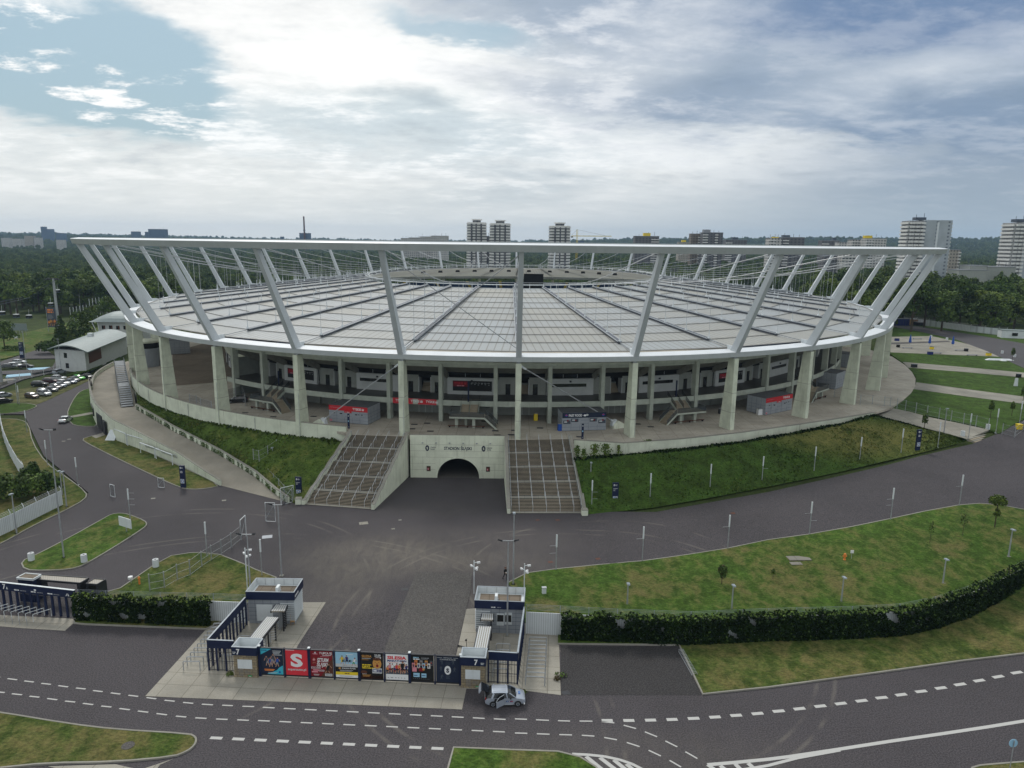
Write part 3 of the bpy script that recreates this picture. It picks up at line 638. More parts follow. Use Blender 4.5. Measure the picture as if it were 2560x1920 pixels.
# drain covers and patches set in the asphalt
CV = MB()
for x, y, w, mt in ((909, 1308, 1.4, 'path_concrete'), (668, 1342, 1.5, 'cladding'), (1000, 1300, .5, 'kerb'), (983, 1322, .55, 'kerb'), (1012, 1473, .9, 'dark_steel'), (1032, 1474, .8, 'dark_steel'), (1415, 1732, .8, 'dark_steel'), (1518, 1325, .7, 'brown'), (1495, 1397, .7, 'brown'), (1376, 1405, .7, 'brown'), (1344, 1300, .6, 'brown'), (1394, 1300, .7, 'brown'), (1833, 1283, .8, 'brown'), (560, 1251, .7, 'kerb'), (383, 1246, .7, 'kerb'), (159, 1103, .7, 'kerb'), (173, 1098, .7, 'kerb')):
    P = GT(x, y); CV.box((P.x, P.y, P.z+.002), (w, w*.8, .012), mt, .3)
struct(CV.build('drain_cover'), 'small drain covers and repair plates let into the asphalt', 'cover')
# far right: lawns, paths, terrace and road at plaza level
G8 = lambda x, y: G(x, y, 7.75)
lawn('lawn', [(2205, 1025), (2225, 1018), (2258, 1000), (2291, 965), (2290, 945), (2270, 917), (2225, 885), (2228, 830), (2235, 805), (2300, 812), (2600, 850), (2800, 880), (2800, 1000), (2575, 1040), (2498, 1085), (2440, 1065), (2320, 1040)], 'grass_green', 'broad green lawn with concrete paths right of the plaza', 0, False, sp=7.)
slab('path', [(2205, 1050), (2185, 1033), (2222, 1020), (2330, 1046), (2473, 1076), (2418, 1099)], 'path_concrete', 'concrete path from the plaza down to five steps', .16, 4.)
slab('path', [(2284, 974), (2291, 957), (2420, 975), (2560, 993), (2760, 1020), (2760, 1040), (2560, 1011), (2420, 993)], 'path_concrete', 'nearer of the two long paths crossing the right lawn', .17)
slab('path', [(2270, 920), (2257, 906), (2420, 920), (2560, 933), (2760, 950), (2760, 966), (2560, 945), (2420, 932)], 'path_concrete', 'farther of the two long paths crossing the right lawn', .17)
slab('terrace', [(2226, 843), (2327, 841), (2370, 850), (2460, 870), (2545, 895), (2400, 889), (2226, 882)], 'path_concrete', 'concrete terrace with blue parasols', .18)
slab('terrace_edge', [(2226, 858), (2370, 853), (2376, 856), (2226, 862)], 'asphalt_worn', 'dark step line across the terrace', .23)
slab('road', [(2226, 817), (2245, 810), (2330, 822), (2460, 842), (2560, 860), (2700, 884), (2700, 950), (2560, 922), (2470, 880), (2390, 850), (2300, 830)], 'asphalt_far', 'curving asphalt road beyond the terrace', .2)
for yy in (0,):
    B = MB(); a, b = GT(2418, 1099), GT(2474, 1076); d = (b-a); d.z = 0; L = d.length; d.normalize(); n = Vector((-d.y, d.x, 0))
    if n.y < 0: n = -n
    for i in range(5):
        c = (a+b)/2-n*(1.9-.42*i); B.box((c.x, c.y, a.z-1.0), (L, .42, .75+.14*i), 'step_tread' if i % 2 else 'path_concrete', math.atan2(d.y, d.x))
    tag(B.build('entrance_steps'), 'five low concrete steps from the right road up to the plaza path', 'steps')
# ------------------------------------------------------------------ stadium
SC, SROT, SA, SB, SPH, SE = Vector((1.497, 288.02, 0)), -.0805, 125.606, 154.142, .5443, 2.109
spw = lambda v, e: math.copysign(abs(v)**e, v)
def _table():
    t = np.linspace(0, 2*np.pi, 8001)-np.pi/2; cc, sn = np.cos(t), np.sin(t); x = SA*np.sign(cc)*abs(cc)**(2/SE); y = SB*np.sign(sn)*abs(sn)**(2/SE)
    s = np.concatenate([[0], np.cumsum(np.hypot(np.diff(x), np.diff(y)))]); return t, s/s[-1]*40
_T, _Sx = _table()
def SP(k):                                                # plan point and outward normal at column number k
    t = float(np.interp((k+SPH) % 40, _Sx, _T)); c, s = math.cos(SROT), math.sin(SROT)
    x, y = SA*spw(math.cos(t), 2/SE), SB*spw(math.sin(t), 2/SE); nx, ny = spw(x/SA, SE-1)/SA, spw(y/SB, SE-1)/SB; l = math.hypot(nx, ny); nx /= l; ny /= l
    return Vector((SC.x+c*x-s*y, SC.y+s*x+c*y, 0)), Vector((c*nx-s*ny, s*nx+c*ny, 0))
def S(k, off, z):
    p, n = SP(k); return p+n*off+Vector((0, 0, z))
def sweep(mb, prof, k0, k1, n, mats, closed_prof=True):   # prof: (offset, z) list; mats: one per profile edge
    m = len(prof); closed = abs((k1-k0)-40) < 1e-6; cnt = n if closed else n+1
    vs = [S(k0+(k1-k0)*i/n, o, z) for i in range(cnt) for o, z in prof]
    for e in range(m if closed_prof else m-1):
        fs = [(i*m+e, ((i+1) % cnt)*m+e, ((i+1) % cnt)*m+(e+1) % m, i*m+(e+1) % m) for i in range(n)]
        mt = mats if isinstance(mats, str) else mats[e]
        sub = [];  mp = {}
        for f in fs:
            for q_ in f:
                if q_ not in mp: mp[q_] = len(mp); sub.append(vs[q_])
        mb.add(sub, [tuple(mp[q_] for q_ in f) for f in fs], mt)
    if not closed and closed_prof:
        mb.add([vs[j] for j in range(m)], (tuple(range(m)),), mats if isinstance(mats, str) else mats[0]); mb.add([vs[n*m+j] for j in range(m)], (tuple(range(m))[::-1],), mats if isinstance(mats, str) else mats[0])
    return mb
st = thing('stadium', 'huge oval stadium with pale ribbed roof, raised white ring and slanting struts', 'stadium', (SC.x, SC.y, ZP))
B = MB(); sweep(B, [(.95, 22.95), (.95, 23.9), (.8, 23.98), (-1.9, 24.25), (-1.9, 22.95)], 0, 40, 200, ['ring_shaded', 'ring_top_lit', 'ring_top_lit', 'ring_shaded', 'ring_shaded']); B.build('lower_ring', st)
B = MB(); sweep(B, [(11.2, 43.25), (11.55, 44.42), (11.4, 44.5), (9.6, 44.74), (9.3, 43.25)], 0, 40, 200, ['ring_shaded', 'ring_top_lit', 'ring_top_lit', 'ring_shaded', 'ring_shaded']); B.build('upper_ring', st)
def radial_box(B, k, ob, zb, ot, zt_, wb, wt, mat):       # ob/ot: (outer, inner) offsets at the bottom and at the top
    p, n = SP(k); t = Vector((-n.y, n.x, 0))
    f = lambda o, z, w: p+n*o+t*w/2+Vector((0, 0, z))
    B.hexa((f(ob[0], zb, wb), f(ob[0], zb, -wb), f(ob[1], zb, -wb), f(ob[1], zb, wb)), (f(ot[0], zt_, wt), f(ot[0], zt_, -wt), f(ot[1], zt_, -wt), f(ot[1], zt_, wt)), mat)
for k in range(-20, 20):
    B = MB(); zb = 2.2 if -10 <= k <= -2 else ZP-.3
    radial_box(B, k, (.8, -2.6), zb, (.8, -1.0), 22.6, 1.08, 1.08, 'column_paint')
    for zj in (ZP+3.6, ZP+7.6):                           # construction joints
        o_i = -2.6+1.6*(zj-zb)/(22.6-zb); radial_box(B, k, (.815, o_i-.015), zj, (.815, o_i-.01), zj+.07, 1.11, 1.11, 'soffit')
    radial_box(B, k, (.5, -.7), 22.6, (.5, -.7), 22.96, .8, .8, 'steel')
    if k in (-4, -3, -2, -1, 0, 1): 
        p, n = SP(k); t_ = Vector((-n.y, n.x, 0)); B.tube([p+n*.84+t_*.42+Vector((0, 0, zb+.5)), p+n*.84+t_*.42+Vector((0, 0, 15))], .04, 'steel', 5)
    B.build('column', st)
    B = MB(); radial_box(B, k, (.8, -1.1), 23.5, (10.85, 9.7), 43.3, 1.05, .84, 'strut_paint')
    radial_box(B, k, (.4, -1.9), 23.9, (-.3, -2.3), 25.0, .5, .3, 'white_metal'); B.build('strut', st)
OI, ZI, OR, ZR = -71., 31.9, -2.3, 24.35                  # roof: inner edge, outer edge
NB = 10
for k in range(-20, 20):
    B = MB(); B.uv = []; nu = 6; vs = []; uv = []
    pk, pk1 = SP(k)[0], SP(k+1)[0]; W = (pk1-pk).length
    for j in range(NB+1):
        t = j/NB; o = OR+(OI-OR)*t; z = ZR+(ZI-ZR)*t
        for i in range(nu+1):
            # flat facet: straight across the sector
            a, b = S(k, o, z), S(k+1, o, z); f = i/nu; vs.append(a.lerp(b, f)); uv.append(((f-.5)*(b-a).length+300*1.5, j))
    B.add(vs, [(j*(nu+1)+i, j*(nu+1)+i+1, (j+1)*(nu+1)+i+1, (j+1)*(nu+1)+i) for j in range(NB) for i in range(nu)], 'roof_sheet'); B.uv += uv
    def bb(a, b, w, h, mt):
        n0 = len(B.v); B.bar(a, b, w, h, mt); B.uv += [(0, 0)]*(len(B.v)-n0)
    for j in range(0, NB+1):                              # purlins
        t = j/NB; o = OR+(OI-OR)*t; z = ZR+(ZI-ZR)*t+.10; bb(S(k, o, z), S(k+1, o, z), .17 if j else .45, .10, 'purlin')
        if j < NB: bb(S(k, o-3.4, z-.50+.37), S(k+1, o-3.4, z-.50+.37), .3, .25, 'soffit') if False else None
    B.build('roof_panel', st)
    B = MB()
    zo = lambda o, dz: ZR+(ZI-ZR)*(o-OR)/(OI-OR)+dz
    a, b = S(k, -8.2, zo(-8.2, .35)), S(k, OI, zo(OI, .35)); B.bar(a, b, .70, .5, 'girder')
    p, n = SP(k); tg = Vector((-n.y, n.x, 0))
    for sg in (-1, 1): B.bar(a+tg*sg*.46+Vector((0, 0, .2)), b+tg*sg*.46+Vector((0, 0, .2)), .10, .14, 'strut_paint')
    B.bar(S(k, -1.4, zo(-1.4, .4)), a, .16, .16, 'steel')
    for i in range(9): o = -8.2+(OI+8.2)*i/8; c = S(k, o, zo(o, .55)); B.box((c.x, c.y, c.z), (.55, .55, .5), 'white_metal', 0, .4)
    B.build('roof_girder', st)
hang_rest = MB()
for k in range(-20, 20):
    B = MB(); A, Z = Vector(S(k, 9.6, 43.6)), Vector(S(k, OI, 33.4))
    def cp(t, A=A, Z=Z): p = A.lerp(Z, t); p.z -= 2.3*4*t*(1-t)*.55+1.2*math.sin(math.pi*t)**2; return p
    for s_ in (-.12, .12): B.tube([cp(i/14)+Vector((s_, 0, 0)) for i in range(15)], .055, 'cable', 4)
    cb = B.build('suspension_cable', st)
    for i in range(1, 9):
        o = -8.2+(OI+8.2)*(i-1)/8; t = (9.6-o)/(9.6-OI); top = cp(t); bot = S(k, o, zo(o, .7)); mid = bot.lerp(top, min(1., 1.6/max(.1, (top-bot).length)))
        if -6 <= k <= 5: H = MB(); H.tube([bot, mid], .09, 'white_metal', 5); H.tube([mid, top], .035, 'cable', 4); H.build('hanger_rod', cb)
        else: hang_rest.tube([bot, mid], .10, 'white_metal', 4, cap=False); hang_rest.tube([mid, top], .04, 'cable', 3, cap=False)
h_ = hang_rest.build('hanger_rods', st); h_['kind'] = 'stuff'
# inner tension ring
B = MB()
for o, z, r in ((OI, 31.85, .2), (OI-.5, 33.0, .13), (OI+.6, 33.0, .09), (OI-.2, 33.6, .04)): B.tube([S(40*i/160, o, z) for i in range(161)], r, 'white_metal', 6, cap=False)
B.build('inner_ring', st)
for k in range(80): p = MB(); c = S(k/2, OI, 31.9); p.tube([c, c+Vector((0, 0, 1.4))], .09, 'white_metal', 5); p.build('ring_post', st)
# terraces and seats
RIM = [(-12.2, 20.5), (-12.2, 19.95), (-12.45, 19.9), (-12.45, 19.4), (-13.6, 19.4), (-13.6, 20.5)]
B = MB(); sweep(B, [(-12.2, 20.5), (-12.2, 19.95), (-12.45, 19.9), (-12.45, 19.4), (-13.6, 19.4), (-13.6, 20.5)], 0, 40, 240, 'gallery_beam') if 0 else sweep(B, RIM, -3.75, 27, 200, 'gallery_beam'); B.build('stand_rim', st)
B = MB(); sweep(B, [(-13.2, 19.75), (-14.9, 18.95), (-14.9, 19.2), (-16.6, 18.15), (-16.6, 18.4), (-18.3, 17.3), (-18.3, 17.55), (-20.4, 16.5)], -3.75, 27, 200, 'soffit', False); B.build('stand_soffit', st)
B = MB(); prof = [(-13.6, 21.7)]
for i in range(26): o = -14.0-i*1.5; z = 21.6-i*.68; prof += [(o, z), (o-1.5, z)] if i else [(o-1.5, z)]
sweep(B, prof, -3.7, 27, 120, 'seat_blue', False); sweep(B, prof[20:], 27, 36.3, 40, 'seat_blue', False); B.build('seating', st)
for k in np.arange(.5, 40, 1.):
    p, n = SP(k); t_ = Vector((-n.y, n.x, 0)); a, b = S(k, -14, 21.9), S(k, -52, 4.8)
    if 12 < k < 28: M_ = MB(); M_.bar(a, b, 1.6, .12, 'yellow'); M_.build('stand_aisle', st)
pc = MB(); pc.prism([S(40*i/80, -50, 0)[:2] for i in range(80)], 3.2, 3.4, 'grass_green'); pc.build('pitch', st)
# scoreboard hung under the far roof
B = MB(); c = YD(1334, 700, 396); B.box((c.x, 396, 19.5), (10.6, .8, 8.4), 'black'); B.box((c.x, 395.55, 19.7), (10.1, .1, 8.0), 'void')
B.bar((c.x-4, 396.2, 27.9), (c.x-4, 396.2, 30.5), .2, .2, 'steel'); B.bar((c.x+4, 396.2, 27.9), (c.x+4, 396.2, 30.5), .2, .2, 'steel'); B.build('scoreboard', st)
for k in np.arange(14.5, 26, 1.): L_ = MB(); q_ = S(k, OI+6, 29.6); L_.box((q_.x, q_.y, q_.z), (2.2, .8, 1.0), 'dark_steel', 0, .8); L_.build('speaker_cluster', st)
# open gallery round the outside, front half
ZD = 12.5; K0, K1 = -3.75, 13
# on the left the stand steps back behind a wide paved court
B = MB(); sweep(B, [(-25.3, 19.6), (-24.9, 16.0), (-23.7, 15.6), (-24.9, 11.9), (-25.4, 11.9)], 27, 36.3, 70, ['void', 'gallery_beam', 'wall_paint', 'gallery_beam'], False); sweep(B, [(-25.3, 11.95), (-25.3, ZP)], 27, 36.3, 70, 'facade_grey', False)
pa, pb = S(-3.7, -11.9, 0), S(-3.7, -25.3, 0); B.quad(S(-3.7, -13, ZP), S(-3.7, -25.3, ZP), S(-3.7, -25.3, 17), S(-3.7, -13, 17), 'facade_grey'); B.build('court_wall', st)
for i in range(15):
    F_ = (S(-4.0-.28*i, -25.3, ZP), S(-4.0-.28*(i+1), -25.3, ZP)); u_ = (F_[1]-F_[0]); L_ = u_.length; u_.normalize(); n_ = SP(-4.0-.28*i)[1]; c_ = F_[0]+u_*(L_*.5)+n_*.1; B = MB(); mt_ = ('facade_white', 'void', 'facade_white', 'dark_steel')[i % 4]; B.box(c_, (L_*(.8 if i % 4 != 3 else .35), .2, 3.3), mt_, math.atan2(u_.y, u_.x))
    if mt_ == 'facade_white': B.box(c_+n_*.12+Vector((0, 0, 1.9)), (1.3, .06, .9), 'dark_glass', math.atan2(u_.y, u_.x))
    B.build('court_door', st)
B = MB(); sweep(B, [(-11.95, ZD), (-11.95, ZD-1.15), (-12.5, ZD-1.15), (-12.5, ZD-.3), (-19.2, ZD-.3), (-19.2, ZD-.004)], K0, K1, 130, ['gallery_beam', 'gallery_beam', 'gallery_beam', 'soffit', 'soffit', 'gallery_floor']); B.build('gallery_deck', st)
KI = lambda j: -.221+.562*j
for j in range(-6, 24):
    k = KI(j); B = MB(); radial_box(B, k, (-11.75, -13.2), ZP-.2, (-11.75, -13.2), 19.95, .8, .8, 'gallery_beam'); B.build('gallery_column', st)
    B = MB(); p, n = SP(k); t_ = Vector((-n.y, n.x, 0))
    f = lambda o, z, w: p+n*o+t_*w+Vector((0, 0, z))
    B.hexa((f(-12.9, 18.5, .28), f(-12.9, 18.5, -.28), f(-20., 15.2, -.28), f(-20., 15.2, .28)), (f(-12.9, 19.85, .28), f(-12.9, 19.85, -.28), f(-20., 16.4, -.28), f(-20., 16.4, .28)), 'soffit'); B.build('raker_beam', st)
OF = -18.6
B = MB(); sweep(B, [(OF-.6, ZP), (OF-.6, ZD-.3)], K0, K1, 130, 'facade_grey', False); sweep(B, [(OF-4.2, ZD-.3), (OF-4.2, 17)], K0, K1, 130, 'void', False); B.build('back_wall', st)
class Frame:
    def __init__(s, a, b): s.o = Vector(a); s.u = (Vector(b)-s.o); s.L = s.u.length; s.u.normalize(); s.n = s.u.cross(Vector((0, 0, 1)))
    def box(s, B, u0, u1, z0, z1, n0, n1, mat):
        f = lambda u, n, z: s.o+s.u*u+s.n*n+Vector((0, 0, z-s.o.z))
        B.hexa((f(u0, n1, z0), f(u1, n1, z0), f(u1, n0, z0), f(u0, n0, z0)), (f(u0, n1, z1), f(u1, n1, z1), f(u1, n0, z1), f(u0, n0, z1)), mat)
SCREENS = {}
for j in range(-6, 23):
    F = Frame(S(KI(j), OF, ZD), S(KI(j+1), OF, ZD)); L = F.L
    if j % 2 == 0 and True: typ = 'B'
    else: typ = 'A'
    if typ == 'A':
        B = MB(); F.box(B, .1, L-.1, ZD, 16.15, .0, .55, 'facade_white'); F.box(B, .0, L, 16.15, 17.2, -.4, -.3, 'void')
        for u in (L*.36, L*.66): F.box(B, u-.03, u+.03, 16.15, 16.95, -.25, -.2, 'white_metal')
        w_ = B.build('facade_panel', st)
        if j in (-1, -5, 5, 9): B = MB(); F.box(B, L*.12, L*.90, 13.3, 15.5, .55, .64, 'black'); w2 = B.build('advert_screen', w_); SCREENS[j] = (F, L, w2)
        else: B = MB(); F.box(B, L*.09, L*.84, 14.35, 15.05, .5, .575, 'dark_glass'); B.build('window', w_)
        B = MB(); F.box(B, L*.48, L*.52, 15.35, 15.7, .55, .75, 'dark_steel'); B.build('wall_lamp', w_)
        B = MB(); F.box(B, .1, L-.1, ZP, 11.1, -.6, -.2, 'facade_grey'); F.box(B, L*.08, L*.85, 9.6, 10.5, -.2, -.17, 'dark_glass'); B.build('ground_floor_panel', st)
    else:
        B = MB(); d0, d1, p0, p1 = L*.16, L*.27, L*.40, L*.64
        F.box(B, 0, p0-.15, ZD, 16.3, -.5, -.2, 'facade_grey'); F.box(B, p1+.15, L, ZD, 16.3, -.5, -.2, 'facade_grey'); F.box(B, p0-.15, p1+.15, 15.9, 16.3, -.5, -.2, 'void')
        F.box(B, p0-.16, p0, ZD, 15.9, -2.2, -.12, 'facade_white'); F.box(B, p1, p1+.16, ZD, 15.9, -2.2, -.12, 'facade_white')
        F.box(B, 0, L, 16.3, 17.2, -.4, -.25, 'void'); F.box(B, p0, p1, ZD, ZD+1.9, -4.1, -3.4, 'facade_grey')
        for i in range(5): F.box(B, p0, p1, ZD-.2, ZD+.32*(i+1), -2.3-.35*i, -1.95-.35*i, 'step_tread')
        w_ = B.build('passage_wall', st)
        for u in (L*.22, L*.78): D_ = MB(); F.box(D_, u-.52, u+.52, ZD+.02, ZD+2.35, -.2, -.13, 'dark_glass'); D_.build('door', w_)
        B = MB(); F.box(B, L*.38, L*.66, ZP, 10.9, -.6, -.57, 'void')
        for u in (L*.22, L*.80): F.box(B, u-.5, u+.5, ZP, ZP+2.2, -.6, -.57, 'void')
        for u in (L*.38, L*.52, L*.66): F.box(B, u-.07, u+.07, ZP, 11, -.57, -.45, 'facade_white')
        B.build('ground_floor_doors', st)
# screens and banner with a brewery's name
for j, (F, L, w2) in SCREENS.items():
    B = MB(); D = Decal(B, F.o+F.u*(L*.12)+F.n*.645+Vector((0, 0, .8)), F.u, (0, 0, 1), .01)
    D.rect(.1, .95, 3.1, 1.15, 'dark_red').up().text('TYSKIE', .35, 1.4, .5, 'poster_red', 1.9).crown(2.45, 1.4, .5, 'poster_red').words(.9, 1.02, 1.6, .2, 'pink')
    for i in range(6): D.rect(3.9+i*.75, 1.5-.1*(i % 3), .32, .16, 'grey').rect(4.0+i*.7, 1.75, .5, .07, 'off_white')
    B.build('screen_artwork', w2)
F = Frame(S(KI(-2)+.03, -11.9, 11.3), S(KI(-1)-.03, -11.9, 11.3)); L = F.L
B = MB(); F.box(B, .3, L-.3, 11.35, 12.55, .0, .06, 'red'); D = Decal(B, F.o+F.n*.065+F.u*.3+Vector((0, 0, .05)), F.u, (0, 0, 1), .01)
for i in range(3):
    x = .6+i*3.3; D.text('TYSKIE', x, .4, .52, 'white', 1.9).crown(x+2.05, .38, .56, 'white')
D.rect(.05, .05, L-.7, .03, 'pink').rect(.05, 1.1, L-.7, .03, 'pink')
B.build('advert_banner', st, local=False)
# diagonal bracing in the bay over the portal
def brace(pts, r=.07):
    B = MB(); B.tube(pts, r, 'steel', 6); B.build('bracing_cable', st)
brace([S(-1, 9.6, 42.9), S(0, -.6, 25.0)], .075); brace([S(0, 9.6, 42.9), S(-1, -.6, 25.0)], .075)
brace([S(0, 9.6, 43.1), S(-.97, -.7, 25.0)], .05)
for kk in (18.6, 20.6): brace([S(kk, 9.6, 42.9), S(kk+1, -2, 25.)], .07)
for kk, px, lab in ((-1, (806, 1052), 0), (0, (1538, 1056), 1)):
    e = G(px[0], px[1], ZP+1.1); a = S(kk, .3, 22.3); d = (e-a).normalized()
    B = MB(); B.tube([a, a+d*1.8], .26, 'white_metal', 8, r2=.2); B.tube([a+d*1.8, e-d*1.2], .11, 'steel', 8); B.tube([e-d*1.2, e], .2, 'white_metal', 8); B.build('bracing_cable', st)
    hd = Vector((d.x, d.y, 0)).normalized(); n_ = Vector((-hd.y, hd.x, 0)); f = lambda l, w, z: Vector((e.x, e.y, 0))+hd*l+n_*w+Vector((0, 0, z))
    B = MB(); B.hexa((f(-.9, .9, ZP-.1), f(-.9, -.9, ZP-.1), f(3.2, -1., ZP-.1), f(3.2, 1., ZP-.1)), (f(-.6, .55, ZP+1.0), f(-.6, -.55, ZP+1.0), f(.5, -.75, ZP+1.5), f(.5, .75, ZP+1.5)), 'portal_paint')
    B.hexa((f(-1.0, .45, ZP+.5), f(-1.0, -.45, ZP+.5), f(-.6, -.5, ZP+.6), f(-.6, .5, ZP+.6)), (f(-.8, .45, ZP+1.3), f(-.8, -.45, ZP+1.3), f(.1, -.5, ZP+1.75), f(.1, .5, ZP+1.75)), 'white_metal'); B.build('anchor_block', st)
# ------------------------------------------------------------------ plaza, walls, portal, stairs, ramp
L_BL, L_BR, L_TL, L_TR = (G(761.5, 1262)[:2], G(928, 1274)[:2], (-30.9, 135.2), (-20.3, 134.5))
R_BL, R_BR, R_TL, R_TR = (G(1276, 1284)[:2], G(1458, 1284)[:2], (-.75, 132.9), (11.1, 134.0))
WR = [(1440, 1116), (1560, 1108), (1700, 1098), (1850, 1082), (2000, 1061), (2100, 1046), (2183, 1032)]
wr = [tuple(G(x, y, ZP)[:2]) for x, y in WR]
left_edge = [tuple(S(k, .30, 0)[:2]) for k in np.arange(-10.4, -1.50, .25)]
tip = [tuple(G(x, y, ZP)[:2]) for x, y in ((2222, 1021), (2258, 1000), (2278, 982), (2288, 965), (2289, 946), (2280, 930), (2262, 912), (2231, 892))]
back = [tuple(S(k, 3., 0)[:2]) for k in range(10, 30)]
plaza = left_edge+[L_TL, L_TR, (-19.2, 133.9), (-1.5, 134.0), R_TL, R_TR, (12.2, 133.6)]+wr[1:]+tip+back
struct(drape('plaza', plaza, 0, 'plaza_paving', 7., zf=lambda x, y: ZP, skirt=.5), 'raised concrete plaza round the stadium', 'plaza')
B = MB()                                                  # worn brown paving under the left wing and covers in the floor
for x, y in ((1182, 1009), (1211, 1053), (1238, 1077), (1205, 1089), (1243, 1088), (1278, 1087), (1286, 1076), (1350, 1070), (1449, 1092), (1549, 1065), (1594, 1060), (1627, 1067), (1068, 1058), (1036, 1061), (1030, 1072), (1076, 1078), (784, 1041), (683, 1042), (613, 1032)):
    P = G(x, y, ZP); B.box((P.x, P.y, ZP+.004), (1.3, .9, .02), 'dark_steel')
struct(B.build('plaza_cover'), 'dark round covers let into the plaza paving', 'cover')
pat = [tuple(G(x, y, ZP)[:2]) for x, y in ((432, 880), (540, 850), (640, 880), (640, 945), (520, 958), (430, 965))]
mat_concrete('old_paving', (.185, .15, .115), 1.2, .5, (.15, .12, .08)); struct(drape('plaza_patch', pat, .012, 'old_paving', 6., zf=lambda x, y: ZP, skirt=0), 'brownish older paving on the left part of the plaza', 'paving')

def wall_along(name, pts, zb, ztp, th, mat, label, cat='wall', cope='kerb'):
    t = thing(name, label, cat, (*pts[0], 0)); B = MB(); Cp = MB()
    a = offset_line(pts, -th/2, False); b = offset_line(pts, th/2, False)
    for i in range(len(pts)-1):
        f = lambda z, i=i: z[i] if hasattr(z, '__len__') else z
        z0, z1, t0, t1 = f(zb), f(zb, i+1), f(ztp), f(ztp, i+1)
        B.hexa(((*a[i], z0), (*b[i], z0), (*b[i+1], z1), (*a[i+1], z1)), ((*a[i], t0), (*b[i], t0), (*b[i+1], t1), (*a[i+1], t1)), mat)
        if cope:
            a2 = offset_line(pts, -th/2-.04, False); b2 = offset_line(pts, th/2+.04, False)
            Cp.hexa(((*a2[i], t0+.002), (*b2[i], t0+.002), (*b2[i+1], t1+.002), (*a2[i+1], t1+.002)), ((*a2[i], t0+.09), (*b2[i], t0+.09), (*b2[i+1], t1+.09), (*a2[i+1], t1+.09)), cope)
    B.build('wall_body', t)
    if cope: Cp.build('coping', t)
    return t
wl = [tuple(S(k, .48, 0)[:2]) for k in np.arange(-10.4, -1.52, .12)]
WLT = wall_along('retaining_wall', wl, 1.5, ZP+1.05, .36, 'wall_paint', 'long curved pale green retaining wall below the left columns')
for k, u, z0, z1, mt, nm in ((-6.75, 2.6, 5.3, 7.3, 'dark_glass', 'window'), (-6.1, 3.0, 5.2, 7.2, 'dark_glass', 'window'), (-5.72, 1.0, 4.6, 7.3, 'dark_glass', 'door'), (-7.4, 2.4, 5.4, 7.4, 'dark_glass', 'window')):
    p, n = SP(k); t_ = Vector((-n.y, n.x, 0)); c = p+n*.70; B = MB(); B.box((c.x, c.y, z0), (u, .12, z1-z0), mt, math.atan2(t_.y, t_.x)); B.build(nm, WLT)
for k in np.arange(-6.5, -1.6, .5):
    if abs(k-round(k)) < .01: continue
    B = MB(); c = S(k, .72, 2.5); B.tube([c, c+Vector((0, 0, 6.2))], .05, 'steel', 5); B.build('drain_pipe', WLT)
wall_along('retaining_wall', [(R_TR[0]+.9, R_TR[1]-.6)]+densify(wr[1:], 3., False), 4.5, ZP+.05, .5, 'wall_paint', 'low pale green retaining wall above the right grass bank')
# portal
t = thing('portal_wall', 'pale concrete tunnel portal with an arched dark mouth between two staircases', 'portal', (-10.2, 133.6, 0))
PX0, PX1, PY, PT = -19.4, -1.3, 133.6, ZP+.55; ax, ar, ah = G(1146, 1193).x, 4.05, 3.95
B = MB(); na = 20; arc_ = [(ax-ar*math.cos(math.pi*i/na), ah*math.sin(math.pi*i/na)**.92) for i in range(na+1)]
y0 = PY
B.quad((PX0, y0, 0), (ax-ar, y0, 0), (ax-ar, y0, PT), (PX0, y0, PT), 'portal_paint'); B.quad((ax+ar, y0, 0), (PX1, y0, 0), (PX1, y0, PT), (ax+ar, y0, PT), 'portal_paint')
for (xa, za), (xb, zb) in zip(arc_[:-1], arc_[1:]): B.quad((xa, y0, za), (xb, y0, zb), (xb, y0, PT), (xa, y0, PT), 'portal_paint')
B.quad((PX0, y0, PT), (PX1, y0, PT), (PX1, y0+.5, PT), (PX0, y0+.5, PT), 'kerb'); B.quad((PX1, y0+.5, ZP-.2), (PX0, y0+.5, ZP-.2), (PX0, y0+.5, PT), (PX1, y0+.5, PT), 'portal_paint')
B.build('wall_body', t)
B = MB()
for i in range(na):
    (xa, za), (xb, zb) = arc_[i], arc_[i+1]; f = lambda x, z, s_: (ax+(x-ax)*s_, z*s_)
    ia, ib = f(xa, za, 1.07), f(xb, zb, 1.07)
    B.hexa(((xa, y0-.10, za), (xb, y0-.10, zb), (xb, y0+.6, zb), (xa, y0+.6, za)), ((ia[0], y0-.10, ia[1]), (ib[0], y0-.10, ib[1]), (ib[0], y0-.004, ib[1]), (ia[0], y0-.004, ia[1])), 'wall_paint')
B.build('arch_rim', t)
B = MB()
for i in range(na):
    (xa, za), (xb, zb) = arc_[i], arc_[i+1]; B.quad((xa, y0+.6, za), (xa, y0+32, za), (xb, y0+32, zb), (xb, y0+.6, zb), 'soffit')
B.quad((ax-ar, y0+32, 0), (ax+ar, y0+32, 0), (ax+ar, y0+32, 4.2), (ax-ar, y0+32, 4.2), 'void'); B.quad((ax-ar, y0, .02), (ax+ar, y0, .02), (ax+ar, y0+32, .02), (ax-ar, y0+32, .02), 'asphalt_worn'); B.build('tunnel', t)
B = MB()
for z in (1.6, 2.85, 4.1, 5.35, 6.6): 
    for x0, x1 in ((PX0, PX1),):
        if z < 4: B.box(((PX0+ax-ar*1.08)/2, y0-.006, z), (ax-ar*1.08-PX0, .012, .035), 'soffit'); B.box(((PX1+ax+ar*1.08)/2, y0-.006, z), (PX1-ax-ar*1.08, .012, .035), 'soffit')
        else: B.box(((x0+x1)/2, y0-.006, z), (x1-x0, .012, .035), 'soffit')
for x in (-16.2, -4.4): B.box((x, y0-.006, 4.1), (.03, .013, 3.6), 'soffit')
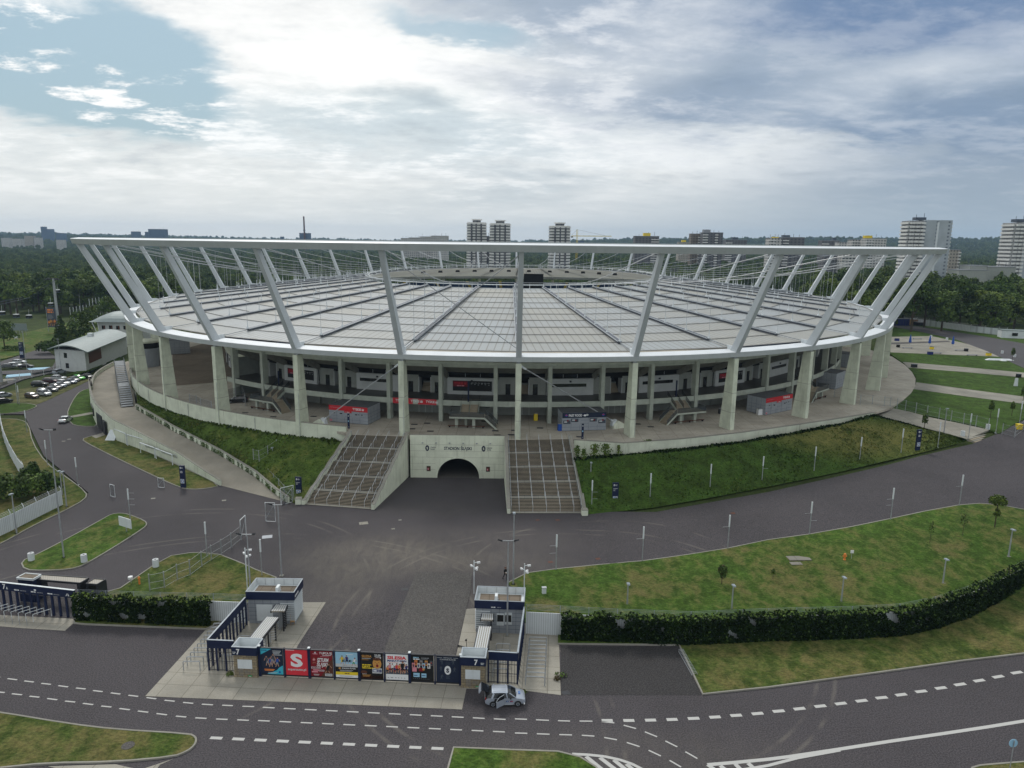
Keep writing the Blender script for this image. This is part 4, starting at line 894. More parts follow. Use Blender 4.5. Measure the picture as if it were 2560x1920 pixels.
for i in range(6): B.box((-17.0+i*2.6, y0-.2, 6.95), (.3, .35, .12), 'steel')
B.build('wall_joints', t)
B = MB(); D = Decal(B, (ax, y0-.012, 0), (1, 0, 0), (0, 0, 1), .003); D.text('STADION ŚLĄSKI', -.05, 5.62, .62, 'navy', 5.3, .03, True)
for cx in (-6.3, 4.5): D.badge(cx, 5.35, 1.15, 'navy', 'portal_paint').text('STADION', cx+1.0, 5.95, .24, 'navy', 1.0).text('ŚLĄSKI', cx+1.0, 5.58, .24, 'navy', .8)
B.build('lettering', t)
for x in (ax-5.7, ax+5.75): B = MB(); B.box((x, y0-.06, 1.35), (.75, .06, 1.0), 'dark_steel'); B.box((x, y0-.095, 1.45), (.62, .012, .8), 'brown'); B.box((x-.1, y0-.11, 1.6), (.22, .014, .35), 'pink'); B.build('poster_case', t)

def stairs(BL, BR, TL, TR, label, wl_, wr_, z1=ZP):
    BL, BR, TL, TR = (Vector((*p, 0)) for p in (BL, BR, TL, TR)); t = thing('staircase', label, 'staircase', (BL+BR)/2)
    nf, ns, ld, pb = 5, 10, .062, .045; fl = (1-pb-(nf-1)*ld)/nf; rise = z1/(nf*ns)
    prof = [(0., 0.08)]; s_ = pb; z = .08; starts = []
    for i in range(nf):
        starts.append((s_, z))
        for j in range(ns):
            z += rise if not (i == 0 and j == 0) else rise-.08; prof += [(s_, None), (s_, z)]; s_ += fl/ns
            prof[-2] = (s_-fl/ns, z-(rise if not (i == 0 and j == 0) else rise-.08))
        if i < nf-1: s_ += ld
    prof.append((1., z1-.004)); 
    P = lambda f, s, z: (BL.lerp(TL, s)).lerp(BR.lerp(TR, s), f)+Vector((0, 0, z))
    B = MB()
    for (sa, za), (sb, zb) in zip(prof[:-1], prof[1:]):
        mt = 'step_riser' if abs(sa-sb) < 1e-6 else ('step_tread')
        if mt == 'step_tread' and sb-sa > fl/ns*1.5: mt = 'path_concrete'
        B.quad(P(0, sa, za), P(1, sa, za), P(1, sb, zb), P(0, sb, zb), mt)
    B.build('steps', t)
    def zs(s):
        for (s0, z0), (s1, z1_) in zip(prof[:-1], prof[1:]):
            if s0 <= s <= s1: return z0 if s1-s0 > 1e-6 else z1_
        return z1
    for side, f, (hgt, base, ext) in ((0, 0., wl_), (1, 1., wr_)):
        B = MB(); nn = 40; d = (BR-BL).normalized()*(.55 if f else -.55)
        for i in range(nn):
            s0, s1 = i/nn, (i+1)/nn
            ramp = lambda s: (min(z1, max(0, zs(s)))*.5+min(z1, max(0, (s-pb)/(1-pb)*z1))*.5)
            a0, a1 = P(f, s0, base), P(f, s1, base); h0, h1 = ramp(s0)+hgt, ramp(s1)+hgt
            q_ = lambda a, z, k: Vector((a.x, a.y, z))+d*k
            B.hexa((q_(a0, base, 0), q_(a0, base, 1), q_(a1, base, 1), q_(a1, base, 0)), (q_(a0, h0, 0), q_(a0, h0, 1), q_(a1, h1, 1), q_(a1, h1, 0)), 'portal_paint')
            B.hexa((q_(a0, h0+.002, -.05), q_(a0, h0+.002, 1.05), q_(a1, h1+.002, 1.05), q_(a1, h1+.002, -.05)), (q_(a0, h0+.07, -.05), q_(a0, h0+.07, 1.05), q_(a1, h1+.07, 1.05), q_(a1, h1+.07, -.05)), 'kerb')
        B.build('side_wall', t)
        B = MB(); pts = [P(f*.97+.015, s, zs(s)+1.15) for s in np.linspace(.03, .98, 24)]; B.tube(pts, .045, 'steel', 5)
        for s in np.linspace(.03, .98, 16): B.tube([P(f*.97+.015, s, zs(s)), P(f*.97+.015, s, zs(s)+1.15)], .03, 'steel', 4)
        B.build('side_rail', t)
    for i, (s0, z0) in enumerate(starts):
        for c in range(5):
            f = (c+1-.35)/5.3; B = MB(); a, b = s0-.01, s0+fl+.012
            p0, p1 = P(f, a, z0), P(f, b, z0+rise*ns); B.tube([p0, p0+Vector((0, 0, 1.0)), p1+Vector((0, 0, 1.0)), p1+Vector((0, 0, .05))], .042, 'rail_steel', 5)
            m_ = p0.lerp(p1, .5); B.tube([m_+Vector((0, 0, -.1)), m_+Vector((0, 0, 1.0))], .025, 'rail_steel', 4); B.build('handrail', t)
    return t
stairs(L_BL, L_BR, L_TL, L_TR, 'broad outdoor staircase left of the portal, slanting up to the right', (.75, 0, 0), (.85, 0, 0))
stairs(R_BL, R_BR, R_TL, R_TR, 'broad outdoor staircase right of the portal, facing straight out', (.85, 0, 0), (.75, 0, 0))
for p in ((747, 1259, 'left'), (1461, 1287, 'right')):
    P = GT(p[0], p[1]); B = MB(); B.box((P.x, P.y, 0), (1.0, 1.0, 1.0), 'portal_paint', .1); B.box((P.x, P.y, 1.002), (1.08, 1.08, .08), 'kerb', .1); tag(B.build('end_block'), 'pale concrete block at the '+('far left foot of the left staircase' if p[2] == 'left' else 'right foot of the right staircase'), 'block')

# ramp on the left
ZK = 4.7
def resample(l, n):
    l = [Vector(p) for p in l]; s = [0]
    for a, b in zip(l[:-1], l[1:]): s.append(s[-1]+(b-a).length)
    out = []; j = 0
    for i in range(n):
        d = s[-1]*i/(n-1)
        while j < len(l)-2 and s[j+1] < d: j += 1
        out.append(l[j].lerp(l[j+1], min(1, max(0, (d-s[j])/max(1e-6, s[j+1]-s[j])))))
    return out
inner = resample([G(x, y, z) for x, y, z in ((722, 1257, .02), (690, 1234, .3), (640, 1191, .95), (550, 1136, 2.05), (434, 1076, 3.5), (341, 1021, ZK))], 30)
outer = [G(x, y, 0) for x, y in ((552, 1214), (448, 1160), (370, 1130), (289, 1100), (263, 1081), (246, 1067))]
outer = resample(outer, 30); inner_z = [p.z for p in inner]
ro = [Vector((p.x, p.y, min(ZK, inner_z[i]*1.0))) for i, p in enumerate(outer)]
def ruled(name, A, Bl, mat, n=6, bump=0., sag=0., z_off=0.):
    m = MB(); vs = []
    for i, (a, b) in enumerate(zip(A, Bl)):
        for j in range(n+1):
            f = j/n; p = a.lerp(b, f); w = math.sin(math.pi*f); p.z += sag*w+z_off+bump*w*mnoise.noise(Vector((p.x*.25, p.y*.25, 0))); vs.append(p)
    N = n+1; fs = [(i*N+j, i*N+j+1, (i+1)*N+j+1, (i+1)*N+j) for i in range(len(A)-1) for j in range(n)]
    a, b, c = vs[0], vs[1], vs[N]
    if (b-a).cross(c-a).z < 0: fs = [f[::-1] for f in fs]
    m.add(vs, fs, mat); return m.build(name, smooth=bump > 0)
struct(ruled('ramp', ro, inner, 'ramp_concrete', 4), 'long concrete ramp climbing to the upper left deck', 'ramp')
wall_along('ramp_wall', [p[:2] for p in ro], -.2, [p.z+1.0 for p in ro], .35, 'wall_paint', 'stained outer wall of the ramp with goals leaning below it')
wall_along('ramp_wall', [p[:2] for p in inner], [p.z-.6 for p in inner], [p.z+1.05 for p in inner], .3, 'wall_paint', 'ivy streaked inner parapet of the ramp below the grass bank')
dk_out = [G(x, y, 0) for x, y in ((246, 1067), (236, 1045), (231, 1030), (229, 1010), (229, 992))]
wu = [G(x, y, ZK+1.) for x, y in ((229, 966), (231, 947), (238, 934), (250, 924), (266, 914), (284, 905))]
dk = [Vector((p.x, p.y, ZK)) for p in dk_out+wu]
dpoly = [p[:2] for p in dk]+[tuple(S(k, .5, 0)[:2]) for k in np.arange(-9.6, -5.9, .2)]+[inner[-1][:2]]
struct(drape('deck', [tuple(p) for p in dpoly], 0, 'ramp_concrete', 5., zf=lambda x, y: ZK, skirt=.2), 'patched concrete deck at the top of the ramp', 'deck')
WD = wall_along('deck_wall', [p[:2] for p in resample(dk, 26)], -.2, ZK+1., .4, 'wall_paint', 'curved outer wall of the deck with garage doors')
for a, b, z1, mt, nm in (((249, 1066), (262, 1079), 3.6, 'dark_steel', 'garage_door'), ((264, 1083), (270, 1089), 3.2, 'dark_steel', 'door'), ((234, 1040), (240, 1054), 3.4, 'dark_glass', 'window')):
    A, B_ = G(*a), G(*b); d = (B_-A); n = Vector((-d.y, d.x, 0)).normalized(); n = -n if n.x > 0 else n; c = (A+B_)/2+n*.35; M_ = MB(); M_.box((c.x, c.y, .1 if nm != 'window' else 1.4), (d.length, .3, z1-(0 if nm != 'window' else 1.4)), mt, math.atan2(d.y, d.x)); M_.build(nm, WD)
P0, P1 = G(318, 1016, ZK), G(300, 930, ZK)                 # steel stair tower on the deck
t = thing('steel_staircase', 'grey steel stair tower on the ramp deck against the plaza wall', 'staircase', P0); d = (P1-P0); d.z = 0; L = d.length; d.normalize(); n = Vector((-d.y, d.x, 0))
B = MB(); zq = [ZK, ZK+1.7, ZK+1.7, ZK+3.4, ZK+3.4]; sq = [0, .34, .48, .82, 1.0]
for i in range(4):
    if i % 2 == 0:
        for j in range(9): a = P0+d*(L*(sq[i]+(sq[i+1]-sq[i])*j/9)); B.box((a.x, a.y, zq[i]+(zq[i+1]-zq[i])*(j+1)/9), (2.6, L*.036, .06), 'stair_steel', math.atan2(n.y, n.x))
    else: a, b = P0+d*L*sq[i], P0+d*L*sq[i+1]; B.bar(a+Vector((0, 0, zq[i]-ZK)), b+Vector((0, 0, zq[i]-ZK)), 2.6, .1, 'stair_steel')
B.build('treads', t)
for sg in (-1, 1):
    B = MB()
    for h in (.5, 1.05): B.tube([P0+d*L*s+n*sg*1.3+Vector((0, 0, z-ZK+h)) for s, z in zip(sq, zq)], .05, 'stair_steel', 4)
    for s, z in zip(np.linspace(0, 1, 12), np.interp(np.linspace(0, 1, 12), sq, zq)): a = P0+d*L*s+n*sg*1.3; B.tube([Vector((a.x, a.y, ZK)), Vector((a.x, a.y, z+1.05))], .055, 'stair_steel', 4)
    B.bar(P0+n*sg*1.3, P0+n*sg*1.3+d*L*.34+Vector((0, 0, 1.7)), .1, .25, 'stair_steel'); B.build('railing', t)

# grass banks
et = resample([G(x, y, z) for x, y, z in ((1436, 1148, 5.9), (1560, 1136, 6.1), (1700, 1124, 6.4), (1850, 1105, 6.8), (2000, 1080, 7.2), (2100, 1060, 7.5), (2185, 1038, 7.85), (2260, 1058, 7.7), (2340, 1080, 7.0), (2414, 1101, 6.2))], 60)
eb = resample([GT(x, y, -.05) for x, y in ((1466, 1287), (1560, 1277), (1628, 1270), (1772, 1245), (1920, 1217), (2094, 1181), (2293, 1134), (2360, 1118), (2416, 1103))], 60)
struct(ruled('embankment', eb, et, 'grass_bank', 12, .5, .35), 'steep dark grass bank between the right road and the plaza', 'embankment')
kt = [-1.5-.128*i for i in range(41)]
zb_l = lambda k: 6.2+(k+1.5)/(-5.1)*(4.9-6.2)
lt = [S(k, .62, zb_l(k)) for k in kt]; lb = resample([inner[0]+Vector((.3, .5, .1))]+[p+Vector((.25, .2, .7)) for p in inner[3:]], 41)
lt[0] = Vector((L_TL[0]-.4, L_TL[1]-.4, 6.2)); lt.insert(0, Vector((*L_BL, .3))+Vector((-.5, .3, 0))); lb.insert(0, inner[0]+Vector((.9, -.2, 0)))
struct(ruled('embankment', lb, lt, 'grass_wild', 10, .35, .25), 'grass bank wedged between the left staircase and the ramp', 'embankment')

# kiosks on the plaza
def kiosk(o, rz, L, W, H, label, kind):
    t = thing('kiosk', label, 'kiosk', o, rz)
    B = MB(); B.box((L/2, W/2, .08), (L, W, H-.08), 'cladding'); B.box((L/2, W/2, 0), (L-.2, W-.2, .08), 'dark_steel'); B.build('body', t, local=True)
    B = MB(); B.box((L/2, W/2, H+.003), (L+.1, W+.1, .06), 'kiosk_roof'); B.build('roof', t, local=True)
    B = MB()
    for z in (.75, 1.45, 2.15):
        B.box((L/2, -.006, z), (L, .01, .025), 'slate'); B.box((L+.006, W/2, z), (.01, W, .025), 'slate'); B.box((-.006, W/2, z), (.01, W, .025), 'slate')
    for i in range(1, 5): B.box((L*i/5, -.007, .08), (.03, .012, H-1.1), 'slate')
    for i in range(1, 4): B.box((L+.007, W*i/4, .08), (.012, .03, H-.2), 'slate'); B.box((-.007, W*i/4, .08), (.012, .03, H-.2), 'slate')
    B.build('cladding_joints', t, local=True)
    if kind == 'plain': return t
    fa = 'red' if kind == 'red' else 'poster_navy'
    B = MB(); B.box((L/2, -.03, H-1.02), (L+.03, .06, 1.02), fa); D = Decal(B, (0, -.062, 0), (1, 0, 0), (0, 0, 1), .004)
    if kind == 'red':
        D.text('TYSKIE', L*.62, H-.72, .46, 'white', 1.9, .03).crown(L*.62+2.05, H-.74, .5, 'white').rect(.3, H-.45, 2.6, .05, 'pink').rect(L*.4, H-1.02-.38, 1.7, .38, 'red').up().rect(L*.42, H-1.3, .35, .12, 'pink').rect(L*.47, H-1.3, .6, .1, 'white').rect(.1, .25, .6, .4, 'pink').words(.14, .36, .5, .12, 'dark_red')
        for x in (L*.12, L*.28, L*.76, L*.84): D.rect(x, H*.53, .3, .16, 'black')
    else:
        D.text('FAST FOOD', L*.145, H-.74, .5, 'white', 2.7, .035).disc(L*.09, H-.5, .25, 'blue', 14).disc(L*.93, H-.5, .25, 'blue', 14).up().disc(L*.09, H-.43, .2, 'red', 10, .1).disc(L*.93, H-.43, .2, 'red', 10, .1)
        D.disc(L*.51, H-.55, .3, 'white', 12, .2).disc(L*.56, H-.45, .28, 'off_white', 12, .2)
        for i, x in enumerate((.02, .2, .62, .82)):
            D.rect(L*x, H-1.85-.35*(i in (0, 3)), L*.165, .7, 'slate').up().rect(L*x+.2, H-1.6-.35*(i in (0, 3)), .6, .28, 'off_white').rect(L*x+.75, H-1.7, .35, .3, 'dark_red'); D.k -= 1
    B.build('fascia', t, local=True)
    B = MB()
    for x in ((.22, .42), (.6, .82)): B.box((L*(x[0]+x[1])/2, -.03, 1.2), (L*(x[1]-x[0]), .05, 1.1), 'cladding'); B.box((L*(x[0]+x[1])/2, -.06, 1.85), (.5, .03, .22), 'black')
    B.build('shutters', t, local=True)
    return t
kiosk(G(823.7, 1054, ZP), R(-16.3), 8.8, 5.6, 3.6, 'grey drinks kiosk with red fascia left of the portal', 'red')
kiosk(G(1405, 1078, ZP), R(8.5), 9.0, 4.3, 3.7, 'grey food kiosk with dark fascia reading FAST FOOD', 'food')
kiosk(G(1912.3, 1038.6, ZP), R(35.5), 9.8, 4.9, 3.8, 'grey drinks kiosk with red fascia by the right columns', 'red')
kiosk(G(2088, 974, ZP), R(48), 7.0, 5.0, 4.2, 'plain grey kiosk behind the right gallery stair', 'plain')
kiosk(G(2121, 920, ZP), R(55), 6.0, 5.0, 4.2, 'small plain grey kiosk far back beside the right columns', 'plain')
kiosk(G(420, 874, ZP), R(-62), 12.0, 6.0, 4.5, 'long grey cabin at the far end of the left plaza', 'plain')
P = G(372, 914, ZP); t = thing('round_kiosk', 'round grey tiled kiosk with a dark band on the left plaza', 'kiosk', P)
B = MB(); B.lathe(P, [(3.4, 0), (3.4, 5.4)], 'cladding', 28); B.build('drum', t); B = MB(); B.lathe(P+Vector((0, 0, 5.4)), [(3.3, 0), (3.3, 1.6)], 'void', 28); B.build('window_band', t); B = MB(); B.lathe(P+Vector((0, 0, 7.0)), [(3.6, 0), (3.6, .5), (2.2, .8)], 'wall_paint', 28); B.build('roof', t)

# free standing stairs up to the gallery
def gallery_stair(c, rz, label, side):
    t = thing('gallery_stair', label, 'staircase', c, rz); zl = 2.3; H = ZD-ZP
    B = MB(); B.box((0, 0, zl-.32), (7.2, 3.0, .32), 'gallery_beam'); B.box((0, 0, zl+.002), (7.0, 2.9, .02), 'step_tread'); B.build('landing', t, local=True)
    B = MB(); n = 12
    for i in range(n):
        for s_ in (-.9, .9): B.box((s_, 1.6+i*.31, zl+(H-zl)*(i)/n-.02), (1.6, .33, (H-zl)/n+.02), 'step_tread')
    B.build('upper_flight', t, local=True)
    for x in (-1.85, 0, 1.85):
        B = MB(); B.bar((x, 1.5, zl-.1), (x, 1.5+n*.31, H-.1), .14, .5, 'gallery_beam'); B.build('stringer', t, local=True); B = MB(); B.quad((x, 1.5, zl+.2), (x, 1.5+n*.31, H+.2), (x, 1.5+n*.31, H+1.2), (x, 1.5, zl+1.2), 'rail_glass'); B.build('balustrade', t, local=True)
    for x in (-2.2, 1.3): B = MB(); B.box((x, -.6, 0), (.6, .6, zl-.32), 'gallery_beam'); B.build('leg', t, local=True)
    B = MB(); B.box((-.5, 1.1, 0), (.5, .5, zl-.32), 'gallery_beam'); B.build('leg', t, local=True)
    sd = side
    B = MB()
    for i in range(8): B.box((sd*(3.75+i*.3), 0, zl*(7-i)/8-.05), (.32, 2.6, .33), 'step_tread')
    B.bar((sd*3.6, -1.4, zl-.2), (sd*6.0, -1.4, -.05), .14, .35, 'gallery_beam'); B.bar((sd*3.6, 1.4, zl-.2), (sd*6.0, 1.4, -.05), .14, .35, 'gallery_beam'); B.build('lower_flight', t, local=True)
    B = MB(); B.quad((-3.5, -1.45, zl+.05), (3.5, -1.45, zl+.05), (3.5, -1.45, zl+1.1), (-3.5, -1.45, zl+1.1), 'rail_glass'); B.quad((-3.5*sd, -1.45, zl+.05), (-3.5*sd, 1.45, zl+.05), (-3.5*sd, 1.45, zl+1.1), (-3.5*sd, -1.45, zl+1.1), 'rail_glass')
    for sx in (-1.45, 1.45): B.quad((sd*3.6, sx, zl+.1), (sd*6.0, sx, .1), (sd*6.0, sx, 1.1), (sd*3.6, sx, zl+1.1), 'rail_glass')
    B.build('railing', t, local=True)
    B = MB(); B.box((-.2, -.9, .3), (7.5, .25, .12), 'brown'); B.box((-3.6, -.9, 0), (.3, .3, .32), 'black'); B.box((3.2, -.9, 0), (.3, .3, .32), 'black'); B.box((0, -.9, 0), (.2, .2, .3), 'black'); B.build('barrier_rail', t, local=True)
    return t
def gs(k, px, label, side, dx=0):
    p, n = SP(k); gallery_stair((p+n*-8.3)+Vector((0, 0, ZP)), math.atan2(-n.y, -n.x)-math.pi/2, label, side)
gs(-.48, 0, 'free standing concrete stair up to the gallery above the portal', 1); gs(1.80, 0, 'free standing concrete stair up to the gallery right of the FAST FOOD kiosk', -1)
gs(-2.78, 0, 'free standing concrete stair up to the gallery near the black car', 1); gs(4.0, 0, 'free standing concrete stair up to the gallery among the right columns', -1)
# posts and banners standing on the gallery and plaza
for x, y, h, lab, z in ((1171, 1004, 4.3, 'slim dark post on the gallery edge above the portal stair', ZD), (1690, 992, 3.6, 'dark round topped post on the gallery right of the food kiosk', ZD), (697, 962, 3.2, 'dark slim post on the left gallery', ZD)):
    P = G(x, y, z); B = MB(); B.tube([P, P+Vector((0, 0, h))], .18, 'navy', 8); tag(B.build('gallery_post'), lab, 'post')
for x, y, lab in ((872, 1071, 'narrow navy post sign at the top of the left staircase'), (1456, 1097, 'narrow navy post sign at the top of the right staircase')):
    P = G(x, y, ZP); t = thing('post_sign', lab, 'sign', P); B = MB(); B.box(P, (.42, .18, 3.0), 'navy'); B.build('panel', t); B = MB(); D = Decal(B, P+Vector((0, -.092, 0)), (1, 0, 0), (0, 0, 1), .004); D.rect(-.12, 2.5, .24, .14, 'white').rect(-.12, 1.4, .24, .25, 'sky_blue').rect(-.15, .3, .3, .06, 'off_white'); B.build('lettering', t)
for x, y, mt, lab, w, h in ((1339, 1051, 'yellow', 'yellow bin on the plaza below the gallery', .8, 1.5), (1568, 1046, 'yellow', 'small yellow box behind the fourth column', .6, 1.2), (1401, 1076, 'blue', 'blue bin at the corner of the food kiosk', 1.1, 1.4), (1899, 1036, 'white', 'white and pink menu board beside the red kiosk', 1.2, 1.3), (1800, 1034, 'dark_steel', 'low dark litter bin between the right columns', .7, 1.1)):
    P = G(x, y, ZP); B = MB(); B.box(P, (w, w*.8, h), mt, .2, .9); B.box((P.x, P.y, P.z+h), (w*.95, w*.8, .1), 'grey', .2); tag(B.build('bin' if mt != 'white' else 'menu_board'), lab, 'bin' if mt != 'white' else 'sign')
# ------------------------------------------------------------------ gate 7
GA = -.0572; GU = Vector((math.cos(GA), math.sin(GA), 0)); GV = Vector((-math.sin(GA), math.cos(GA), 0)); GO = Vector((-28.62, 68.15, 0))
def gp(s, d, z=0.): return GO+GU*s+GV*d+Vector((0, 0, z))
def gbox(B, s0, s1, d0, d1, z0, z1, mat): B.hexa((gp(s0, d0, z0), gp(s1, d0, z0), gp(s1, d1, z0), gp(s0, d1, z0)), (gp(s0, d0, z1), gp(s1, d0, z1), gp(s1, d1, z1), gp(s0, d1, z1)), mat)
def crown_box(B, s0, s1, d0, d1, z0, z1, inner='white_panel', t=.10, outer='navy'):       # open topped parapet box
    for a in ((s0, s1, d0, d0+t), (s0, s1, d1-t, d1), (s0, s0+t, d0+t, d1-t), (s1-t, s1, d0+t, d1-t)): gbox(B, *a, z0, z1, outer)
    gbox(B, s0+t+.003, s1-t-.003, d0+t+.003, d0+t+.02, z0, z1+.02, inner); gbox(B, s0+t+.003, s1-t-.003, d1-t-.02, d1-t-.003, z0, z1+.02, inner)
    gbox(B, s0+t+.003, s0+t+.02, d0+t+.02, d1-t-.02, z0, z1+.02, inner); gbox(B, s1-t-.02, s1-t-.003, d0+t+.02, d1-t-.02, z0, z1+.02, inner)
    for a in ((s0-.02, s1+.02, d0-.02, d0+t+.03), (s0-.02, s1+.02, d1-t-.03, d1+.02), (s0-.02, s0+t+.03, d0+t+.03, d1-t-.03), (s1-t-.03, s1+.02, d0+t+.03, d1-t-.03)): gbox(B, *a, z1+.022, z1+.06, 'cap_metal')
def pillar(s0, label, right):
    t = thing('gate_pillar', label, 'pillar', gp(s0+1.2, .5)); w = 2.42
    B = MB(); gbox(B, s0, s0+w, 0, 1.05, 0, 2.55, 'stone'); gbox(B, s0-.06, s0+w+.06, -.06, 1.1, 0, .14, 'stone'); B.build('stone_base', t)
    B = MB(); crown_box(B, s0-.1, s0+w+.1, -.1, 1.75, 2.55, 3.45); gbox(B, s0, s0+w, 0, 1.65, 2.5, 2.62, 'white_panel'); B.build('crown', t)
    B = MB(); D = Decal(B, gp(s0-.1, -.104), GU, (0, 0, 1), .004); W = w+.2
    if not right: D.text('7', .48, 2.68, .62, 'white', .36, .03).words(.08, 2.86, .34, .09, 'off_white').words(.1, 2.72, .28, .09, 'off_white')
    else: D.text('7', W*.55, 2.68, .62, 'white', .36, .03).words(W*.80, 2.86, .36, .09, 'off_white').words(W*.81, 2.72, .3, .09, 'off_white')
    B.build('lettering', t)
    B = MB(); gbox(B, s0+.42, s0+1.95, -.05, -.004, 1.02, 2.05, 'white_panel'); D = Decal(B, gp(s0+.42, -.052), GU, (0, 0, 1), .004); D.rect(.08, .88, .5, .05, 'grey')
    for i in range(9): D.rect(.08, .78-i*.075, .55 if i % 3 else .45, .018, 'grey'); D.rect(.75, .78-i*.075, .62, .018, 'grey') if i < 5 else None
    D.rect(1.05, .06, .42, .24, 'green').up().rect(1.15, .12, .2, .08, 'off_white'); B.build('info_board', t)
pillar(0, 'stone gate pillar with navy crown and white 7, left of the posters', False)
pillar(23.82, 'stone gate pillar with navy crown and white 7, right of the posters', True)
# poster gate
t = thing('poster_gate', 'dark sliding gate carrying eight event posters between the stone pillars', 'gate', gp(13, .4))
S0, S1, NP = 2.62, 23.7, 8; PW = (S1-S0)/NP; ZB, ZT = .32, 3.22
for i in range(NP+1):
    s = S0+i*PW; B = MB(); w = .13 if i % 2 == 0 else .07; gbox(B, s-w, s+w, .25, .52, 0, 3.42 if i % 2 == 0 else 3.32, 'navy'); B.build('post', t)
    if i % 2 == 0: B = MB(); gbox(B, s-.12, s+.12, .24, .53, 3.43, 3.52, 'white_metal'); B.build('post_cap', t)
B = MB(); gbox(B, S0+.14, S1-.14, .30, .46, .16, .28, 'dark_steel'); gbox(B, S0+.14, S1-.14, .30, .46, 3.24, 3.32, 'dark_steel'); B.build('frame', t)
def poster(i, lab):
    s = S0+i*PW+.16; W = PW-.32; H = ZT-ZB; B = MB(); gbox(B, s-.03, s+W+.03, .31, .36, ZB-.03, ZT+.03, 'black')
    D = Decal(B, gp(s, .306, ZB), GU, (0, 0, 1), .004); return B, D, W, H
lines = lambda D, x, y, w, n, dy, h, mat: [D.rect(x+.03*k, y-k*dy, w*(1-.13*((k*7) % 3)), h, mat) for k in range(n)]
P_ = []
B, D, W, H = poster(0, ''); D.rect(0, 0, W, H, 'poster_navy').up().poly(((0, H), (0, H*.76), (W*.5, H)), 'cyan').poly(((W, 0), (W*.25, 0), (W*.55, H*.1), (W*.72, H*.17), (W*.82, H*.27), (W, H*.36)), 'cyan').up()
D.words(.08, H*.92, .6, .1, 'deep_blue'); lines(D, W*.55, H*.91, .9, 4, .15, .07, 'off_white'); lines(D, W*.14, H*.17, 1.1, 2, .12, .09, 'orange'); lines(D, W*.3, H*.06, 1.0, 2, .08, .04, 'off_white'); D.disc(W*.84, H*.09, .12, 'blue', 10)
for k, (x, y) in enumerate(((.3, .33), (.45, .28), (.58, .36), (.74, .3), (.52, .42))): D.figure(W*x, H*y, 1.15, 'blue' if k % 2 else 'slate', 'grey', 'skin', (k-2)*.04, .14, .22); D.up()
B.build('poster', t)['label'] = 'navy poster with cyan corners and a team of players'
B, D, W, H = poster(1, ''); D.rect(0, 0, W, H, 'poster_red').up().rect(.02, H-.07, W*.4, .06, 'white').text('S', W*.5, H*.36, 1.42, 'white', 1.28, .045, True).text('superauto.pl', W*.5, H*.19, .26, 'off_white', W*.84, .03, True).rect(.03, .0, W-.06, .02, 'dark_red'); B.build('poster', t)['label'] = 'red poster with a huge white S'
B, D, W, H = poster(2, ''); D.rect(0, 0, W, H, 'dark_red').up(); D.poly(((W, 0), (W*.45, 0), (W*.7, H*.3), (W*.78, H*.55), (W, H*.7)), 'brown').up()
D.text('7 LIPCA', W*.42, H*.88, .24, 'white', W*.42, .025).words(W*.87, H*.93, .25, .08, 'white').words(W*.88, H*.885, .25, .08, 'white').rect(W*.55, H*.83, W*.4, .05, 'white').rect(W*.45, H*.78, W*.4, .04, 'pink').text('SZTURM', W*.30, H*.58, .42, 'white', W*.5, .03, sk=.15).text('ŚLĄSKI', W*.27, H*.40, .42, 'white', W*.48, .03, sk=.15)
D.rect(W*.02, H*.30, W*.42, H*.07, 'off_white').rect(W*.10, H*.22, W*.3, H*.05, 'pink').rect(W*.04, H*.15, W*.28, H*.05, 'pink').rect(W*.36, H*.2, W*.25, H*.06, 'off_white').rect(W*.64, H*.02, W*.33, H*.1, 'off_white').up().words(W*.05, H*.315, W*.35, .1, 'dark_red').words(W*.68, H*.05, W*.26, .12, 'grey').words(W*.39, H*.215, W*.2, .08, 'dark_red')
D.figure(W*.16, H*.5, .7, 'pink', 'dark_red'); D.figure(W*.76, H*.14, 1.1, 'black', 'black', 'skin', .12, .2, .3); D.disc(W*.22, H*.88, .3, 'pink', 12, .05).disc(W*.22, H*.93, .1, 'off_white', 8); lines(D, W*.12, H*.07, .6, 2, .1, .05, 'off_white'); B.build('poster', t)['label'] = 'dark red poster reading SZTURM ŚLĄSKI'
B, D, W, H = poster(3, ''); D.rect(0, H*.42, W, H*.58, 'sky_blue').rect(0, H*.22, W, H*.2, 'black').rect(0, H*.1, W, H*.12, 'yellow').rect(0, 0, W, H*.1, 'white').up().rect(0, H*.42, W, H*.12, 'off_white').rect(W*.5, H*.9, W*.3, .05, 'white').text('STADION ŚLĄSKI', W*.28, H*.34, .14, 'white', W*.62, .02).disc(W*.18, H*.36, .12, 'gold', 8).words(W*.4, H*.145, W*.24, .09, 'brown').rect(W*.3, H*.45, W*.42, .03, 'grey').text('CITY', W*.33, H*.47, .1, 'slate', W*.18)
lines(D, W*.18, H*.28, 1.4, 2, .1, .04, 'off_white'); lines(D, W*.15, H*.06, 1.5, 2, .07, .03, 'grey'); D.up()
D.figure(W*.3, H*.52, 1.0, 'yellow', 'yellow', 'skin', 0, .14, .25).figure(W*.52, H*.55, .95, 'deep_blue', 'deep_blue', 'skin', -.03).figure(W*.82, H*.47, .95, 'white', 'green', 'skin', .12); D.up().text('EXE', W*.52, H*.62, .24, 'black', W*.42, .04, True); B.build('poster', t)['label'] = 'pale blue and yellow poster with three footballers'
B, D, W, H = poster(4, ''); D.rect(0, 0, W, H, 'black').rect(0, 0, W, H*.12, 'brown').up().text('SILESIA', W*.06, H*.83, .28, 'gold', W*.44, .02).text('25.08', W*.63, H*.89, .22, 'white', W*.28, .02).text('2024', W*.66, H*.80, .22, 'white', W*.27, .02).rect(W*.06, H*.78, W*.4, .05, 'off_white').rect(W*.06, H*.73, W*.3, .04, 'gold')
